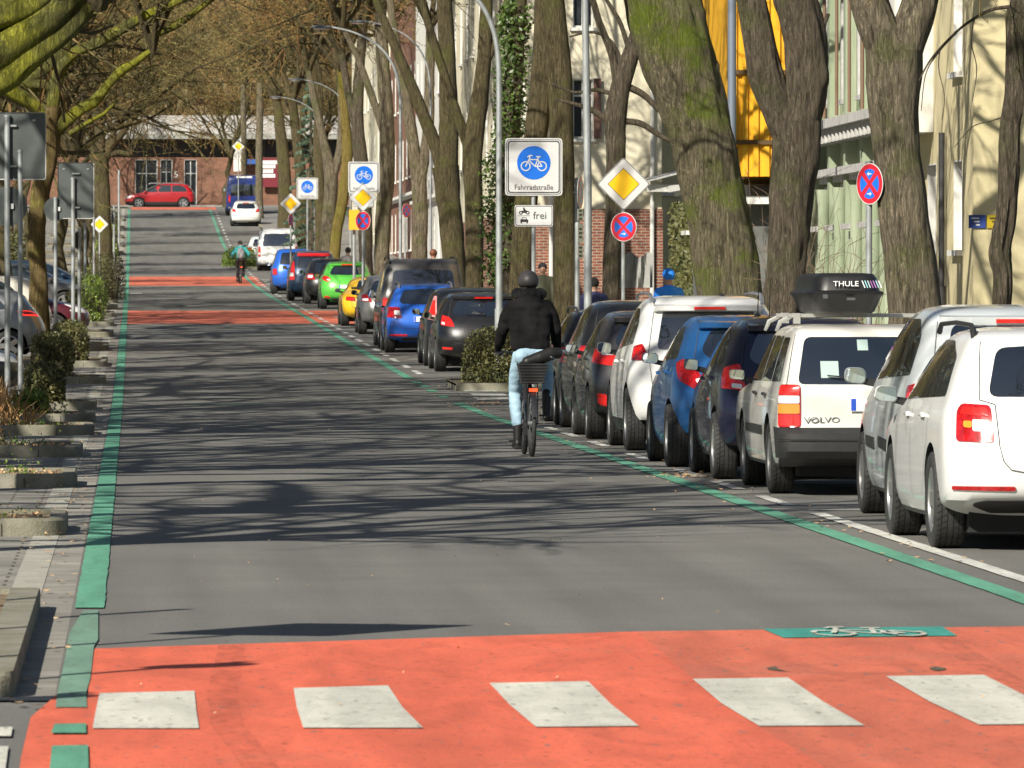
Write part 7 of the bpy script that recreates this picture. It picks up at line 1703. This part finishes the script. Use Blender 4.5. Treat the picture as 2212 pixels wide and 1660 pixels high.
mb = MB(); caps(mb, [(0, .12, 1.16), (0, .18, 1.40)], [.13, .12]); mb.ball((0, .12, 1.28), (.15, .1, .2)); remeshed(mb, 'backpack', mat('pack_grey', (.25, .25, .26), .8), rr_, .02, 3)
mb = MB(); mb.ball((0, .5, 1.70), (.10, .12, .10), 14, 10); mb.build('helmet', HELM, rr_, smooth=True)
# walkers behind the cars
def walker(label, px, Y, h, top, legs, hair, rz=0, pack=None, hat=None, step=.15, lean=0, sit=0, X=None):
    x = X if X is not None else gx(px, Y); k = h/1.75; r = thing('person', label, 'person', (x, Y, zg(Y)+.12), rz)
    def S(P): return [(a*k, (b+lean*max(0, c-1)*.6)*k, max(.02, c-sit)*k) for a, b, c in P]
    mb = MB(); hp = S([(0, .02, 1.63)])[0]; mb.ball(hp, (.078*k, .095*k, .115*k), 14, 10); mb.ball((hp[0], hp[1]+.1*k, hp[2]-.01), (.014, .02, .02), 6, 5)
    for sx in (-1, 1): mb.ball((hp[0]+sx*.08*k, hp[1], hp[2]), (.012, .02, .03), 6, 5)
    caps(mb, S([(0, 0, 1.55), (0, 0, 1.42), (0, 0, 1.1), (0, 0, .95)]), [.05*k, .07*k, .11*k, .12*k])
    for sx in (-1, 1):
        caps(mb, S([(sx*.18, 0, 1.40), (sx*.23, -.04*sx, 1.12), (sx*.22, .08*sx+.1, .88)]), [.05*k, .04*k, .03*k]); hh = S([(sx*.22, .09*sx+.11, .80)])[0]; mb.ball(hh, (.02, .035, .045), 8, 6)
        for f in range(4): mb.tube([(hh[0], hh[1]-.02+.014*f, hh[2]-.03), (hh[0], hh[1]-.015+.014*f, hh[2]-.085)], .008, 5)
        caps(mb, S([(sx*.09, 0, .92), (sx*.10, sx*step*.6, .5), (sx*.10, sx*step, .09)]), [.09*k, .055*k, .04*k])
    remeshed(mb, 'body', SKIN, r, .014, 3)
    mb = MB(); caps(mb, S([(0, 0, 1.0), (0, 0, 1.2), (0, 0, 1.38)]), [.155*k, .15*k, .14*k], 14)
    for sx in (-1, 1): caps(mb, S([(sx*.07, 0, 1.0), (sx*.09, 0, 1.38)]), [.12*k, .11*k]); caps(mb, S([(sx*.17, 0, 1.40), (sx*.24, -.04*sx, 1.12), (sx*.23, .08*sx+.1, .90)]), [.075*k, .062*k, .048*k])
    remeshed(mb, 'jacket', top, r, .016, 3)
    mb = MB(); mb.ball(S([(0, 0, .93)])[0], (.16*k, .13*k, .12*k))
    for sx in (-1, 1): caps(mb, S([(sx*.09, 0, .92), (sx*.10, sx*step*.6, .5), (sx*.10, sx*step, .12)]), [.10*k, .07*k, .058*k])
    remeshed(mb, 'trousers', legs, r, .016, 3)
    for sx in (-1, 1): mb = MB(); caps(mb, [(sx*.10*k, sx*step*k-.03, .05), (sx*.10*k, sx*step*k+.13, .045)], [.045, .04]); mb.build('shoe', LEATH, r, smooth=True)
    mb = MB(); mb.ball((hp[0], hp[1]-.015, hp[2]+.03), (.092*k, .105*k, .10*k), 14, 10); mb.build('hat' if hat else 'hair', hat or hair, r, smooth=True)
    if pack: mb = MB(); q = S([(0, -.19, 1.24)])[0]; mb.ball(q, (.14*k, .10*k, .22*k), 12, 10); mb.build('backpack', pack, r, smooth=True)
    return r
HB = mat('hair_brown', (.10, .05, .025), .6); NVY = mat('cloth_navy', (.015, .02, .07), .8); BLJ = mat('cloth_blue_jeans', (.06, .12, .25), .85); KID = mat('cloth_bright_blue', (.015, .22, .80), .7, var=.15, vs=6)
walker('pedestrian in black beanie with dark blue backpack and jeans, by the straight lamp post', 1283, 128, 1.72, NVY, BLJ, HB, 0, NVY, mat('beanie_black', (.015, .015, .015), .9), X=None)
walker('person in bright blue hooded jacket behind the white sport utility car', 1445, 120, 1.92, KID, NVY, HB, .5, None, KID)
walker('man in dark cap and olive jacket behind the woman cyclist', 1172, 158, 1.8, mat('cloth_olive', (.06, .065, .04), .8), NVY, HB, pi, None, mat('cap_dark', (.02, .02, .025), .8))
walker('person in rounded grey jacket beside the green hatchback', 752, 236, 1.78, mat('cloth_grey', (.17, .16, .16), .8), NVY, mat('hair_black', (.015, .012, .01), .5), .2)
walker('person with orange scarf seen over the roof of the grey van', 936, 197, 1.9, mat('cloth_orange', (.60, .22, .03), .8), NVY, mat('hair_auburn', (.16, .05, .02), .6), -.4)
